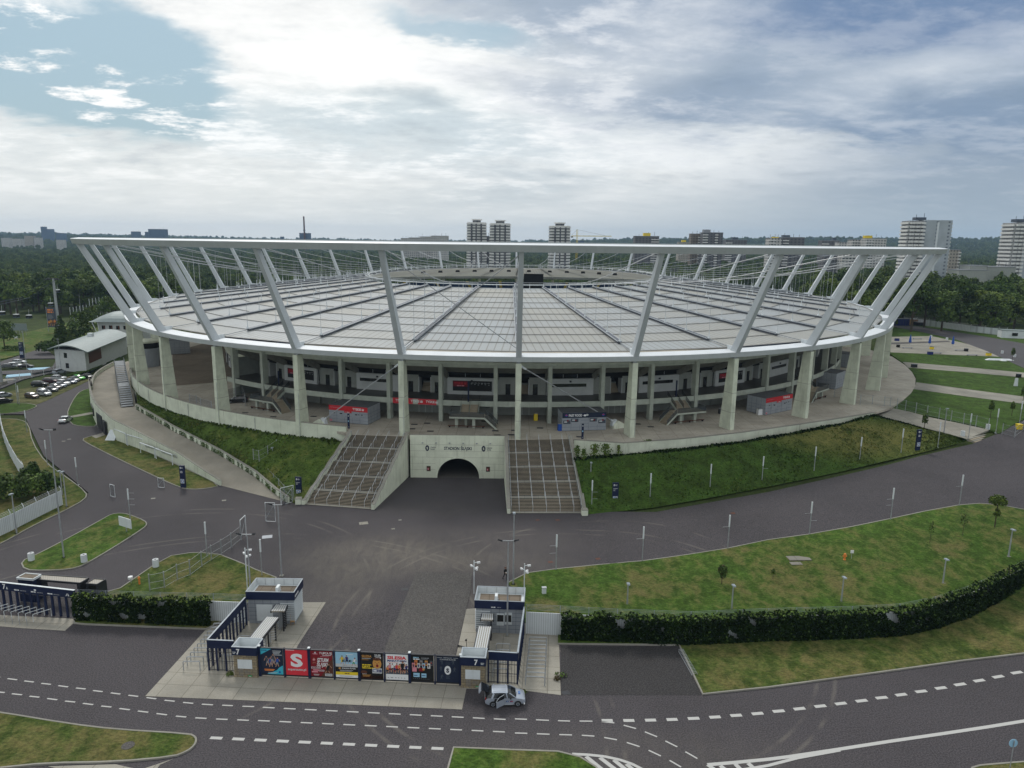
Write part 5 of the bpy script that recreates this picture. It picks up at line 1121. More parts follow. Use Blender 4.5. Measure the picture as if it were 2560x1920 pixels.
for k in range(3): D.words(W*.07, H*(.52-.062*k), W*(.42, .34, .52)[k], .12, 'yellow')
D.text('BILETY', W*.07, H*.17, .1, 'white', W*.19)
D.disc(W*.74, H*.6, .46, 'gold', 18, .62).disc(W*.74, H*.78, .43, 'brown', 14, .18).rect(W*.52, H*.22, W*.44, H*.2, 'off_white').disc(W*.14, H*.25, .35, 'brown', 12, .2).up().disc(W*.66, H*.65, .05, 'brown', 8, .03).disc(W*.82, H*.65, .05, 'brown', 8, .03).disc(W*.75, H*.52, .13, 'dark_red', 10, .16).poly(((W*.74, H*.57), (W*.71, H*.61), (W*.77, H*.61)), 'brown').rect(W*.54, H*.27, W*.4, H*.1, 'deep_blue').words(W*.57, H*.29, W*.34, .16, 'white'); lines(D, W*.07, H*.14, .9, 3, .09, .04, 'gold'); B.build('poster', t)['label'] = 'black poster with an orange lit shouting athlete'
B, D, W, H = poster(5, ''); D.rect(0, 0, W, H, 'white').up().rect(0, H*.22, W, H*.22, 'slate').text('SILESIA', W*.07, H*.81, .34, 'poster_red', W*.86, .05).text('MARATHON', W*.07, H*.71, .22, 'deep_blue', W*.86, .045).rect(W*.07, H*.67, W*.5, .03, 'poster_red')
D.up()
for k in range(9): D.figure(W*(.08+.105*k), H*(.25+.03*(k % 3)), .85+.12*((k*5) % 3), ('orange', 'pink', 'white', 'deep_blue', 'poster_red')[k % 5], ('black', 'dark_red')[k % 2], 'skin', .02*((k % 3)-1), .15, .2); D.up()
D.figure(W*.75, H*.26, 1.45, 'black', 'black', 'skin', .02, .16, .2); D.up().poly(((W*.83, H*.55), (W*.87, H*.55), (W*.86, H*.68), (W*.83, H*.68)), 'skin')
for k, x in enumerate((.08, .22, .42, .55, .68, .82)): D.rect(W*x, H*.08, W*(.05+.05*(k == 1)), .07, 'grey')
B.build('poster', t)['label'] = 'white poster reading SILESIA MARATHON above a crowd of runners'
B, D, W, H = poster(6, ''); D.rect(0, 0, W, H, 'black').up().words(W*.1, H*.89, W*.24, .12, 'sky_blue').words(W*.1, H*.83, W*.3, .12, 'white').words(W*.46, H*.89, W*.34, .08, 'grey').words(W*.46, H*.85, W*.28, .06, 'grey')
for k in range(8):
    x, y = W*(.04+.115*k), H*(.50+.11*(k % 2)); D.rect(x, y, W*.13, H*.2, ('pink', 'orange', 'off_white', 'grey', 'sky_blue', 'gold', 'white', 'slate')[k]); D.up(); D.figure(x+W*.06, y, .5, ('black', 'dark_red', 'deep_blue')[k % 3], 'black', 'skin'); D.k -= 1
D.rect(W*.05, H*.36, W*.2, H*.17, 'pink').rect(W*.34, H*.38, W*.2, H*.14, 'dark_red').rect(W*.1, H*.15, W*.28, H*.16, 'sky_blue').rect(W*.46, H*.14, W*.22, H*.16, 'sky_blue').up().rect(W*.12, H*.2, W*.16, H*.03, 'deep_blue').rect(W*.48, H*.2, W*.16, H*.03, 'deep_blue').disc(W*.56, H*.46, .13, 'gold', 10)
for k in range(9): D.rect(W*(.1+.085*k), H*.08, .06, .04, 'grey')
B.build('poster', t)['label'] = 'black poster with a collage of small portraits and blue boxes'
B, D, W, H = poster(7, ''); D.rect(0, 0, W, H, 'poster_navy').up().text('TRENUJ NA', W*.5, H*.935, .10, 'off_white', W*.4, .01, True).rect(W*.03, H*.945, W*.22, .03, 'off_white').rect(W*.75, H*.945, W*.22, .03, 'off_white').text('STADIONIE ŚLĄSKIM', W*.5, H*.86, .14, 'off_white', W*.7, .015, True)
D.disc(W*.5, H*.47, .34, 'white', 24, .5).up().text('S', W*.5, H*.385, .46, 'poster_navy', .3, .06, True)
for k, (x, y) in enumerate(((.25, .68), (.75, .68), (.2, .42), (.8, .4), (.22, .1))): D.figure(W*x, H*y, .6, 'slate', 'slate', 'slate', .05*(k-2), .16, .22)
for k in range(4): D.rect(W*.42, H*(.27-.045*k), W*(.16+.03*(k % 2)), .05, 'slate')
for k in range(3): D.rect(W*.4, H*(.78-.045*k), W*.22, .03, 'slate')
B.build('poster', t)['label'] = 'navy poster with an upright oval badge and faint athletes'
# huts
def hut(c, rz, L, W, label, right):
    t = thing('gate_hut', label, 'hut', c, rz); H = 3.15
    B = MB(); B.box((L/2, W/2, 0), (L-.3, W-.3, H), 'cladding'); B.build('walls', t, local=True)
    B = MB()
    for i in range(1, 6): B.box((L*i/6, .142, .05), (.03, .012, H-.1), 'slate')
    for z in (.55, 1.05, 1.55, 2.05, 2.6): B.box((L/2, .143, z), (L-.3, .014, .025), 'slate')
    B.build('joints', t, local=True)
    def cb(s0, s1, d0, d1, z0, z1):
        M_ = MB()
        for (a, b, c_, d) in ((s0, s1, d0, d0+.1), (s0, s1, d1-.1, d1), (s0, s0+.1, d0+.1, d1-.1), (s1-.1, s1, d0+.1, d1-.1)):
            M_.box(((a+b)/2, (c_+d)/2, z0), (b-a, d-c_, z1-z0), 'navy')
            f = .112 if b-a < 1 else 0; g = 0 if b-a < 1 else .112
            M_.box(((a+b)/2, (c_+d)/2, z1+.003), (b-a+.02, d-c_+.02, .04), 'cap_metal')
        for (a, b, c_, d) in ((s0+.13, s1-.13, d0+.103, d0+.12), (s0+.13, s1-.13, d1-.12, d1-.103), (s0+.103, s0+.12, d0+.13, d1-.13), (s1-.12, s1-.103, d0+.13, d1-.13)): M_.box(((a+b)/2, (c_+d)/2, z0+.1), (b-a, d-c_, z1-z0-.1), 'white_panel')
        for i in range(1, 5): M_.box((s0+(s1-s0)*i/5, d1-.14, z0+.1), (.04, .03, z1-z0), 'steel')
        return M_
    cb(0, L, -.05, W, H, 4.15).build('parapet', t, local=True)
    B = MB(); B.box((L/2, W/2, H+.002), (L-.3, W-.4, .25), 'white_panel'); B.box((L/2, W/2, H+.26), (L-.9, W-.9, .02), 'old_paving'); B.build('roof', t, local=True)
    B = MB(); B.box((L*.58 if not right else L*.42, W*.42, H+.28), (.32, .85, .75), 'white_metal'); B.box((L*.58 if not right else L*.42, W*.42, H+.24), (.5, 1.0, .06), 'grey'); B.build('air_conditioner', t, local=True)
    if not right:
        B = MB(); B.box((L*.36, .135, .35), (1.9, .03, 2.1), 'white_panel'); B.build('door', t, local=True)
        B = MB()
        for i in range(11): B.box((L-.12, W/2, .35+i*.26), (.08, W-.35, .13), 'white_panel')
        for i in range(9): B.box((L*.84, .10, .5+i*.26), (L*.3, .06, .1), 'white_panel')
        B.build('louvres', t, local=True)
        B = MB(); D = Decal(B, (L+.003, 0, H), (0, 1, 0), (0, 0, 1), .004); D.words(.2, .25, 1.3, .28, 'white'); B.build('lettering', t, local=True)
    else:
        for x in (L*.52, L*.68):
            B = MB(); B.box((x, .13, 1.0 if x < L*.6 else 1.15), (.85, .04, 1.5), 'white_metal'); B.box((x, .105, 1.5), (.72, .03, .85), 'dark_glass'); B.build('window', t, local=True)
        B = MB()
        for i in range(9): B.box((L*.16, .10, .6+i*.26), (L*.3, .06, .1), 'white_panel')
        for i in range(10): B.box((.10, W/2, .35+i*.26), (.08, W-.35, .12), 'white_panel')
        B.build('louvres', t, local=True)
        B = MB(); D = Decal(B, (L*.3, -.053, H), (1, 0, 0), (0, 0, 1), .004); D.words(.2, .16, .5, .12, 'white').words(.9, .17, .45, .1, 'grey'); B.build('lettering', t, local=True)
    return t
hut(Vector((-31.1, 78.75, 0)), -.01, 5.75, 3.5, 'grey gate hut with navy parapet left of the driveway', False)
hut(Vector((-4.05, 77.35, 0)), -.05, 5.8, 3.5, 'grey gate hut with two windows right of the driveway', True)
# turnstile enclosures
def enclosure(ca, cb_, end, pil, label):
    t = thing('turnstile_fence', label, 'fence', ca)
    ca, cb_, end, pil = (Vector((*p[:2], 0)) for p in (ca, cb_, end, pil))
    B = MB()
    for a, b in ((pil, ca), (ca, end)): B.bar(a+Vector((0, 0, 3.1)), b+Vector((0, 0, 3.1)), .16, .92, 'navy')
    B.build('beam', t); B = MB(); B.bar(pil+Vector((0, 0, 3.58)), ca+Vector((0, 0, 3.58)), .18, .03, 'cap_metal'); B.bar(ca+Vector((0, 0, 3.58)), end+Vector((0, 0, 3.58)), .18, .03, 'cap_metal'); B.build('beam_cap', t)
    for a, b, n in ((pil, ca, 3), (ca, end, 11)):
        for i in range(n+1):
            if a is ca and i == 0: continue
            p = a.lerp(b, i/n); M_ = MB(); M_.box(p, (.16, .16, 2.66), 'navy'); M_.build('post', t)
        B = MB()
        for z in (.12, 1.15, 2.2): B.bar(a+Vector((0, 0, z)), b+Vector((0, 0, z)), .05, .05, 'dark_steel')
        m_ = int((b-a).length/.28)
        for i in range(1, m_): p = a.lerp(b, i/m_); B.box(p, (.035, .035, 2.6), 'dark_steel') if a is pil or i % 4 == 0 else None
        B.build('bars', t)
    return t
enclosure((-31.72, 69.25), None or (-31.7, 69.25), (-31.1, 78.5), (-28.9, 69.1), 'navy topped turnstile fence with dark bars on the left of the gate')
enclosure((.92, 67.45), (.92, 67.45), (1.72, 77.0), (-2.1, 67.7), 'navy topped turnstile fence with dark bars on the right of the gate')
def canopy(pp, z, mat, label, h=.16):
    p = [G(x, y, z) for x, y in pp]; c = sum(p, Vector())/4; t = thing('canopy', label, 'canopy', (c.x, c.y, 0)); B = MB()
    B.hexa(p, [q_+Vector((0, 0, h)) for q_ in p], mat); e = (p[1]-p[0]); n = 6
    for i in range(n): a = p[0].lerp(p[1], (i+.5)/n)+Vector((0, 0, h+.002)); b = p[3].lerp(p[2], (i+.5)/n)+Vector((0, 0, h+.002)); B.bar(a, b, e.length/n*.5, .08, 'off_white')
    B.build('roof', t); B = MB()
    for i in range(2):
        a, b = p[0+i], p[3-i]; B.bar(a+Vector((0, 0, .06)), b+Vector((0, 0, .06)), .12, .3, 'dark_steel')
    B.build('gutter', t)
    for f in (.1, .5, .9): 
        q_ = p[1].lerp(p[2], f).lerp(p[0].lerp(p[3], f), .18); M_ = MB(); M_.box((q_.x, q_.y, 0), (.14, .14, z), 'dark_steel'); M_.build('post', t)
    for f in (.2, .45, .7):
        q_ = p[1].lerp(p[2], f).lerp(p[0].lerp(p[3], f), .5); M_ = MB(); M_.lathe((q_.x, q_.y, 0), [(.06, 0), (.06, 2.2)], 'steel', 6)
        for k in range(3):
            a = k*2.09+.4
            for zz in (.4, .7, 1., 1.3, 1.6, 1.9): M_.bar((q_.x, q_.y, zz), (q_.x+.62*math.cos(a), q_.y+.62*math.sin(a), zz), .04, .04, 'steel')
        M_.build('turnstile', t)
    return t
canopy([(666.6, 1545.4), (697, 1547.6), (651.5, 1604), (623.2, 1599.7)], 2.45, 'ribbed_roof', 'long corrugated canopy over turnstiles inside the left enclosure')
canopy([(689, 1515), (719, 1516), (713, 1530.5), (677, 1531)], 2.5, 'ribbed_roof', 'small corrugated canopy in front of the left hut')
o_ = lambda x, y: (900+x/4.608, 1400+y/4.608)
canopy([o_(1365, 780), o_(1515, 785), o_(1465, 1050), o_(1310, 1045)], 2.45, 'ribbed_roof', 'long corrugated canopy over turnstiles inside the right enclosure')
canopy([o_(1405, 632), o_(1540, 635), o_(1535, 705), o_(1390, 700)], 2.5, 'ribbed_roof', 'small corrugated canopy in front of the right hut')
# hoop barriers
def hoop(a, b, h, label, group):
    a, b = Vector(a), Vector(b); t = MB(); z = Vector((0, 0, h)); r = .055
    t.tube([a, a+z*.93, a+z+(b-a).normalized()*.07, b+z-(b-a).normalized()*.07, b+z*.93, b], r, 'steel', 5); o = t.build('hoop_barrier'); return tag(o, label, 'barrier', group)
qh = lambda x, y: G(x/3.4563, 1440+y/3.4563)
A0, A1, B0, B1 = qh(1587, 815), qh(1850, 480), qh(1748, 815), qh(2000, 480)
ordn = ['first', 'second', 'third', 'fourth', 'fifth', 'sixth', 'seventh', 'eighth', 'ninth', 'tenth', 'eleventh', 'twelfth', 'thirteenth', 'fourteenth', 'fifteenth', 'sixteenth']
for i in range(10):
    a = A0.lerp(A1, i/9); b = B0.lerp(B1, i/9); hoop(a, a+(b-a).normalized()*1.75, 1.05, f'{ordn[i]} steel hoop barrier from the front, left of the left turnstile fence', 'hoop barriers left of the gate')
a0, a1, b0, b1 = G(*o_(1905, 1442)), G(*o_(1952, 985)), G(*o_(2127, 1455)), G(*o_(2148, 990))
for i in range(11):
    a = a0.lerp(a1, i/10); b = b0.lerp(b1, i/10); hoop(a, b, 1.05, f'{ordn[i]} steel hoop barrier from the front, right of the right turnstile fence', 'hoop barriers right of the gate')
for i in range(4):
    a = gp(-2.3, 2.2+i*1.3); hoop(a, a+GU*1.4, 1.05, f'{ordn[i]} hoop barrier from the front inside the left enclosure', 'hoops inside the left enclosure')
for i in range(5):
    a = gp(26.9, 2.0+i*1.2); hoop(a, a+GU*1.5, 1.05, f'{ordn[i]} hoop barrier from the front inside the right enclosure', 'hoops inside the right enclosure')

# leaf scatter for ivy, hedges and trees
def leaf_quads(P, N, size, jit, mats_, rs):               # P: (n,3) centres, N: (n,3) facing, as numpy
    n = len(P); d = N+rs.normal(0, jit, (n, 3)); d /= np.linalg.norm(d, axis=1)[:, None]+1e-9
    a = np.cross(d, rs.normal(0, 1, (n, 3))); a /= np.linalg.norm(a, axis=1)[:, None]+1e-9; b = np.cross(d, a)
    s = (size*rs.uniform(.55, 1.35, n))[:, None]; w = (rs.uniform(.5, 1., n))[:, None]
    V = np.stack([P-a*s-b*s*w*.6, P+a*s*.3-b*s*w, P+a*s+b*s*w*.5, P-a*s*.35+b*s*w], 1).reshape(-1, 3); return V
def quads_obj(name, V, mats_, mi=None, parent=None, local=False):
    me = bpy.data.meshes.new(name); n = len(V)//4
    if parent is not None and not local:
        r = parent
        while r.parent is not None: r = r.parent
        V = V-np.array(r.location)
    me.vertices.add(len(V)); me.vertices.foreach_set('co', V.astype(np.float32).ravel()); me.loops.add(4*n); me.loops.foreach_set('vertex_index', np.arange(4*n, dtype=np.int32))
    me.polygons.add(n); me.polygons.foreach_set('loop_start', np.arange(0, 4*n, 4, dtype=np.int32))
    for m_ in mats_: me.materials.append(MATS[m_])
    if mi is not None: me.polygons.foreach_set('material_index', np.asarray(mi, dtype=np.int32))
    me.update(); me.validate(); o = bpy.data.objects.new(name, me); C.objects.link(o)
    if parent is not None: o.parent = parent
    return o
def ivy_wall(pts, hts, label, lab2, gaps, seed, dens=135):
    rs = np.random.default_rng(seed); segs = [(Vector(a), Vector(b)) for a, b in zip(pts[:-1], pts[1:])]; Ls = [(b-a).length for a, b in segs]; T = sum(Ls)
    n = int(T*dens*3.3); Pn = []; Nn = []; Mi = []
    cum = np.cumsum([0]+Ls)
    for s in rs.uniform(0, T, n):
        i = min(len(segs)-1, int(np.searchsorted(cum, s)-1)); i = max(0, i); a, b = segs[i]; f = (s-cum[i])/Ls[i]; p = a.lerp(b, f); d = (b-a).normalized(); nr = Vector((d.y, -d.x)); hh = hts[i]+(hts[i+1]-hts[i])*f
        z = rs.uniform(0, 1)**.9
        top = hh+.45*mnoise.noise(Vector((s*.55, 7., seed)))+.28*mnoise.noise(Vector((s*1.7, 3., seed)))
        zz = z*top; thick = .42+.22*mnoise.noise(Vector((s*.4, zz*.5, seed+4)))
        g = mnoise.noise(Vector((s*.65, zz*.55, seed+9)))
        if any(g0 < s < g1 for g0, g1 in gaps): continue
        if g > .40 and zz < hh*.88: continue                 # holes where the white wall shows
        if z > .82: off = rs.uniform(-.55, .55)
        else: off = .12+thick*rs.uniform(.1, 1.)
        Pn.append((p.x+nr.x*off, p.y+nr.y*off, zz)); Nn.append((nr.x*.9, nr.y*.9, .55 if z < .82 else 1.2)); Mi.append(2 if (z > .93 and rs.uniform() < .4) else (1 if rs.uniform() < .07 else 0))  # paler leaves along the top edge are highlights put in by colour
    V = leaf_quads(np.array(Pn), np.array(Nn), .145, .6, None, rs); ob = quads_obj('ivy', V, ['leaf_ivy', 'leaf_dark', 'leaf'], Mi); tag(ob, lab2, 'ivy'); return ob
def panel_wall(pts, H, label, mat='ribbed_white', rail=True, posts=3.0):
    t = thing('perimeter_wall', label, 'wall', (*pts[0][:2], 0)); B = MB(); Rr = MB()
    for a, b in zip(pts[:-1], pts[1:]):
        a, b = Vector((*a[:2], 0)), Vector((*b[:2], 0)); B.bar(a+Vector((0, 0, H/2)), b+Vector((0, 0, H/2)), .1, H, mat)
        if rail:
            n = max(1, int((b-a).length/posts)); d = (b-a).normalized(); nr = Vector((-d.y, d.x, 0))*.35
            for i in range(n+1): p = a.lerp(b, i/n)+nr; Rr.tube([p, p+Vector((0, 0, H+.8))], .035, 'cap_metal', 4)
            for z in (.12, .29, .46, .63, .79): Rr.tube([a+nr+Vector((0, 0, H+z)), b+nr+Vector((0, 0, H+z))], .014, 'cap_metal', 4)
    B.build('panel', t)
    if rail: Rr.build('railing', t)
    return t
hr = [tuple(G(x, y)[:2]) for x, y in ((1402, 1597), (1540, 1603), (1725, 1610), (1920, 1601), (2130, 1595), (2250, 1588), (2340, 1568), (2420, 1540), (2490, 1508), (2560, 1470), (2680, 1400))]
hrw = [(p[0]+.15, p[1]+.55) for p in hr]
panel_wall([(1.95, 77.35), (5.9, 77.05)]+hrw[1:], 2.75, 'long white ribbed wall with a top rail, mostly under ivy, right of the gate')
ivy_wall([Vector(p) for p in hr[:1]]+[Vector(p) for p in hr[1:]], [3.1, 3.3, 3.45, 3.5, 3.5, 3.5, 3.7, 3.9, 4.0, 4.0, 4.0], '', 'dark ivy covering the long white wall right of the gate', (), 31)
hl = [tuple(G(x, y)[:2]) for x, y in ((190, 1549), (330, 1555), (530, 1563))]
panel_wall([(hl[0][0], hl[0][1]+.55), (hl[1][0], hl[1][1]+.55), (-35.3, 79.2), (-31.3, 79.0)], 2.65, 'white ribbed wall with a top rail left of the left hut')
ivy_wall([Vector(p) for p in hl], [3.5, 3.2, 3.4], '', 'dark ivy covering the white wall left of the gate', (), 47)
B = MB()
for x, y in ((1570, 1812), (1590, 1817)): pass
# gate 7A at the left edge
b0, b1 = G(194, 1545), G(0, 1522); d = (b1-b0).normalized(); b1 = b0+d*16
t = thing('turnstile_gate', 'navy turnstile gate beam with white 7A at the far left', 'gate', b0)
B = MB(); B.bar(b0+Vector((0, 0, 3.1)), b1+Vector((0, 0, 3.1)), .2, 1.0, 'navy'); B.bar(b0+Vector((0, 0, 3.62)), b1+Vector((0, 0, 3.62)), .26, .03, 'white_metal'); B.build('beam', t)
for i in range(16):
    p = b0+d*(.3+i*.98); M_ = MB(); M_.box(p, (.24, .2, 2.62), 'navy'); M_.build('post', t)
n_ = Vector((d.y, -d.x, 0)); n_ = n_ if n_.y < 0 else -n_
B = MB(); Lb = 10.2; D = Decal(B, b0+d*Lb+n_*.105+Vector((0, 0, 2.6)), -d, (0, 0, 1), .004)
D.text('7', .25, .22, .66, 'white', .40, .03).text('A', .72, .2, .34, 'white', .26, .03)
for i, x in enumerate((1.85, 4.2, 6.5)): D.words(x, .18, .68, .14, 'white', 3).words(x+.85, .18, .8, .10, 'grey', 5)
D.rect(4.65, .42, .3, .18, 'white').poly(((9.0, .2), (9.12, .2), (9.24, .52), (9.18, .52)), 'white').poly(((9.3, .2), (9.5, .2), (9.3, .6)), 'white'); B.build('lettering', t)
B = MB()
for i in range(15):
    for z in (.2, 1.3, 2.4): B.bar(b0+d*(.3+i*.98)+Vector((0, 0, z)), b0+d*(.3+(i+1)*.98)+Vector((0, 0, z)), .035, .035, 'dark_steel')
B.build('bars', t)
for i in range(11):
    a = b0+d*(3.3+i*1.0); p0 = a+n_*1.9+d*1.0; p1 = a+n_*.3; M_ = MB(); M_.tube([p0, p0+Vector((0, 0, .97)), p0+Vector((0, 0, 1.0))+(p1-p0)*.05, p1+Vector((0, 0, 1.0)), p1], .035, 'white_metal', 5)
    M_.tube([p0+n_*.9, p0+n_*.9+Vector((0, 0, .95))], .03, 'steel', 5); tag(M_.build('queue_rail'), f'{ordn[i]} slanting steel queue rail from the right below the 7A beam', 'barrier', 'queue rails below the 7A beam')
cc = lambda x, y: (x/7.373, 1380+y/7.373)
def shelter(pp, z, label, white=False):
    p = [G(*cc(x, y), z) for x, y in pp]; c = sum(p, Vector())/4; t = thing('turnstile_shelter', label, 'shelter', (c.x, c.y, 0)); B = MB(); B.hexa(p, [q_+Vector((0, 0, .15)) for q_ in p], 'ribbed_roof' if not white else 'old_paving'); B.build('roof', t)
    B = MB()
    for a, b in zip(p, p[1:]+p[:1]): B.bar(a+Vector((0, 0, .1)), b+Vector((0, 0, .1)), .12, .26, 'dark_steel' if not white else 'white_panel')
    B.build('roof_edge', t)
    if white: B = MB(); q_ = [v.lerp(c, .06) for v in p]; B.hexa([Vector((v.x, v.y, 0)) for v in q_], [Vector((v.x, v.y, z-.03)) for v in q_], 'navy'); B.build('walls', t)
    else:
        for f in np.linspace(.06, .94, max(2, int((p[1]-p[0]).length/2.2))):
            q_ = p[0].lerp(p[1], f).lerp(p[3].lerp(p[2], f), .45); M_ = MB(); M_.box((q_.x, q_.y, 0), (.3, 1.6, z), 'dark_steel', math.atan2((p[1]-p[0]).y, (p[1]-p[0]).x)); M_.build('turnstile', t)
    return t
shelter([(470, 415), (760, 440), (610, 525), (310, 500)], 3.0, 'small booth with white edged roof behind the 7A beam', True)
shelter([(765, 440), (1640, 500), (1480, 595), (620, 525)], 2.6, 'long shelter roof over turnstiles behind the 7A beam')
shelter([(1740, 515), (1945, 530), (1790, 620), (1590, 605)], 2.3, 'short shelter roof at the end of the turnstile row behind the ivy')
# ------------------------------------------------------------------ street furniture
def light_post(px, label, h=5.28, arms=(), group='slim light posts along the right road'):
    P = GT(*px); t = thing('light_post', label, 'light post', P, 0, group)
    B = MB(); B.lathe((0, 0, 0), [(.07, 0), (.07, h*.66), (.06, h*.66)], 'steel', 8); B.box((0, 0, 0), (.4, .4, .06), 'steel'); B.build('pole', t, local=True)
    B = MB(); B.lathe((0, 0, h*.66), [(.115, 0), (.115, h*.34)], 'white_panel', 10); B.build('lamp_tube', t, local=True)
    for z, sx in arms: B = MB(); B.bar((0, 0, z), (sx*.95, 0, z-.08 if sx < 0 else z), .035, .035, 'steel'); B.build('bracket', t, local=True)
    return t
NR = [((1390, 1425.9), ((3.7, -1), (2.6, -1))), ((1605.5, 1403.6), ((3.5, -1),)), ((1819, 1372.3), ((3.5, -1),)), ((2023, 1337), ((3.5, -1), (2.3, 1))), ((2226, 1300), ((3.5, -1), (2.5, -1))), ((2398, 1264.7), ((3.4, -1),))]
for i, (p, a) in enumerate(NR): light_post(p, f'{ordn[i]} slim white topped light post from the left on the kerb of the big lawn', arms=a)
FR_ = [(1478.8, 1274.5), (1624.3, 1256), (1774, 1231), (1904, 1210.3), (2034.3, 1184.2), (2148, 1158.2), (2251.9, 1135.6)]
for i, p in enumerate(FR_):
    light_post(p, f'{ordn[i]} white topped light post from left at the foot of the right grass bank', arms=((3.2, 1), (2., 1)) if i == 0 else ((3., 1),) if i == 3 else ())
for p, l in (((2344, 1118.5), 'slim light post on the bank just left of the entrance steps'), ((2421, 1096), 'slim light post standing at the entrance steps'), ((2489, 1083), 'slim light post right of the entrance steps'), ((2548, 1062), 'slim light post beside the yellow bin')): light_post(p, l)
for p, l, a in (((518, 1392), 'slim white topped light post on the lawn left of the gate', ()), ((655, 1440), 'slim white topped light post just behind the left hut', ()), ((326, 1300), 'light post with two thin arms at the tip of the leaf shaped island', ((4.6, 1), (3.6, 1), (2.6, 1))), ((195, 1213), 'slim white topped light post in the left road bend', ()), ((119, 1165), 'slim white topped light post at the left lawn edge beside the road', ()), ((68, 1082), 'slim white topped light post opposite the parked white car', ()), ((49, 1012), 'slim white topped light post at the car park corner', ())): light_post(p, l, 5.3, a, 'slim light posts of the left side')
def flood_mast(px, top, label, heads=2, dz=0.):
    P = GT(*px); lo, hi = 2, 40
    for _ in range(40):
        m = (lo+hi)/2; q_ = np.array([P.x, P.y, P.z+m-CAMH]); y = 960-FPX*(q_@_up)/(q_@_fw)
        lo, hi = (m, hi) if y > top else (lo, m)
    h = lo; t = thing('lamp_mast', label, 'lamp mast', P); B = MB(); B.tube([(0, 0, 0), (0, 0, h)], .11, 'steel', 8, r2=.07); B.box((0, 0, 0), (.5, .5, .12), 'kerb'); B.build('pole', t, local=True)
    if heads > 1: B = MB(); B.bar((-.8, 0, h), (.8, 0, h), .08, .08, 'steel'); B.build('cross_arm', t, local=True)
    for i in range(heads): x = -.8+1.6*i/(heads-1) if heads > 1 else 0.; B = MB(); B.bar((x, -.1 if heads > 1 else .2, h+.05), (x*1.3, -.5, h+(.3 if heads > 1 else .12)), .35, .16, 'dark_steel' if heads > 1 else 'cap_metal'); B.build('floodlight', t, local=True)
    return t
flood_mast((704, 1440), 1262, 'tall lamp mast with two dark floodlights behind the left hut'); flood_mast((1283, 1462), 1283, 'tall lamp mast at the left corner of the big lawn', 1); flood_mast((1268, 1590), 1352, 'tall lamp mast with two dark floodlights inside the right enclosure')
flood_mast((629, 1520), 1336, 'lamp mast with two dark floodlights in front of the left hut'); flood_mast((160, 1395), 1075, 'tall lamp mast on the leaf shaped grass island'); flood_mast((156, 1238), 1178, 'short lamp pole behind the end of the white fence', 1)
flood_mast((42, 1335), 1236, 'thin lamp pole in front of the white fence', 1); flood_mast((167, 1268), 1180, 'thin lamp pole at the right end of the white fence', 1)
for x, y, tp, l in ((1475, 1238, 1157, 'thin camera mast at the top corner of the right bank, near the stairs'), (574, 1122, 1053, 'thin lamp pole on the left grass bank'), (684, 1180, 1120, 'short lamp pole on the left grass bank near the blue pylon'), (2359, 1086, 1022, 'thin camera mast beside the entrance path'), (68, 928, 830, 'thin lamp pole by the left white building'), (154, 933, 848, 'lamp pole standing at the corner of the left white building'), (45, 1010, 950, 'thin lamp pole in the car park')):
    flood_mast((x, y), tp, l, 1)
for x, y, tp, l in ((1568, 1512, 1460, 'short grey lamp pole on the big lawn left of the small shrub'), (1829, 1523, 1464, 'short grey lamp pole on the big lawn right of the small shrub'), (2103, 1505, 1444, 'short grey lamp pole on the big lawn near its middle'), (2357, 1458, 1399, 'short grey lamp pole near the ivy bend'), (2521, 1392, 1325, 'short grey lamp pole near the topiary tree')): flood_mast((x, y), tp, l, 1)
def cctv(px, h, label):
    P = GT(*px); t = thing('camera_pole', label, 'camera pole', P); B = MB(); B.tube([(0, 0, 0), (0, 0, h)], .07, 'white_metal', 6); B.build('pole', t, local=True)
    for z, a in ((h-.3, .3), (h-.9, 2.2), (h-.9, -1.), (h-1.2, 1.0)): B = MB(); B.bar((0, 0, z), (.55*math.cos(a), .55*math.sin(a), z), .06, .06, 'white_metal'); B.box((.6*math.cos(a), .6*math.sin(a), z-.14), (.42, .2, .2), 'white', a); B.build('camera', t, local=True)
cctv((619, 1478), 6.0, 'white camera pole at the left front corner of the left hut'); cctv((1185, 1484), 4.6, 'white camera pole at the left edge of the right hut'); cctv((1310, 1500), 5.0, 'white camera pole at the right back corner of the right hut')
def pylon(px, w, h, label, num, rz=0.):
    P = GT(*px); t = thing('sign_pylon', label, 'sign', P, rz, 'navy information pylons'); B = MB(); B.box((0, 0, 0), (w, .35, h), 'navy'); B.build('panel', t, local=True); B = MB(); D = Decal(B, (-w/2, -.178, 0), (1, 0, 0), (0, 0, 1), .004)
    D.badge(w*.14, h*.86, h*.085, 'white', 'navy').text('STADION', w*.42, h*.905, .1, 'white', w*.38).text('ŚLĄSKI', w*.42, h*.87, .1, 'white', w*.3)
    if num: D.text(num, w*.2, h*.68, h*.09, 'white', w*.42, .03)
    else: D.words(w*.12, h*.74, w*.7, .1, 'off_white').rect(w*.12, h*.69, w*.35, .06, 'off_white').rect(w*.12, h*.65, w*.3, .06, 'off_white')
    D.rect(w*.10, h*.22, w*.78, h*.19, 'off_white').up().ring(w*.5, h*.315, w*.28, w*.1, 'blue', 18, h*.075).rect(w*.14, h*.36, w*.2, h*.03, 'sky_blue').rect(w*.62, h*.25, w*.2, h*.03, 'sky_blue'); B.build('lettering', t, local=True)
pylon((748, 1245), 1.05, 3.9, 'navy information pylon at the foot of the left staircase', '', -.1); pylon((1537, 1263), 1.05, 4.1, 'navy information pylon below the right grass bank', '', .05); pylon((459, 1220), .95, 4.3, 'navy information pylon at the end of the goal strip', '13', -.15); pylon((2293, 1127), .95, 4.4, 'navy information pylon near the entrance steps', '15', .2); pylon((56, 895), 1.6, 6.0, 'dark information pylon far left by the small roads', '', 0)
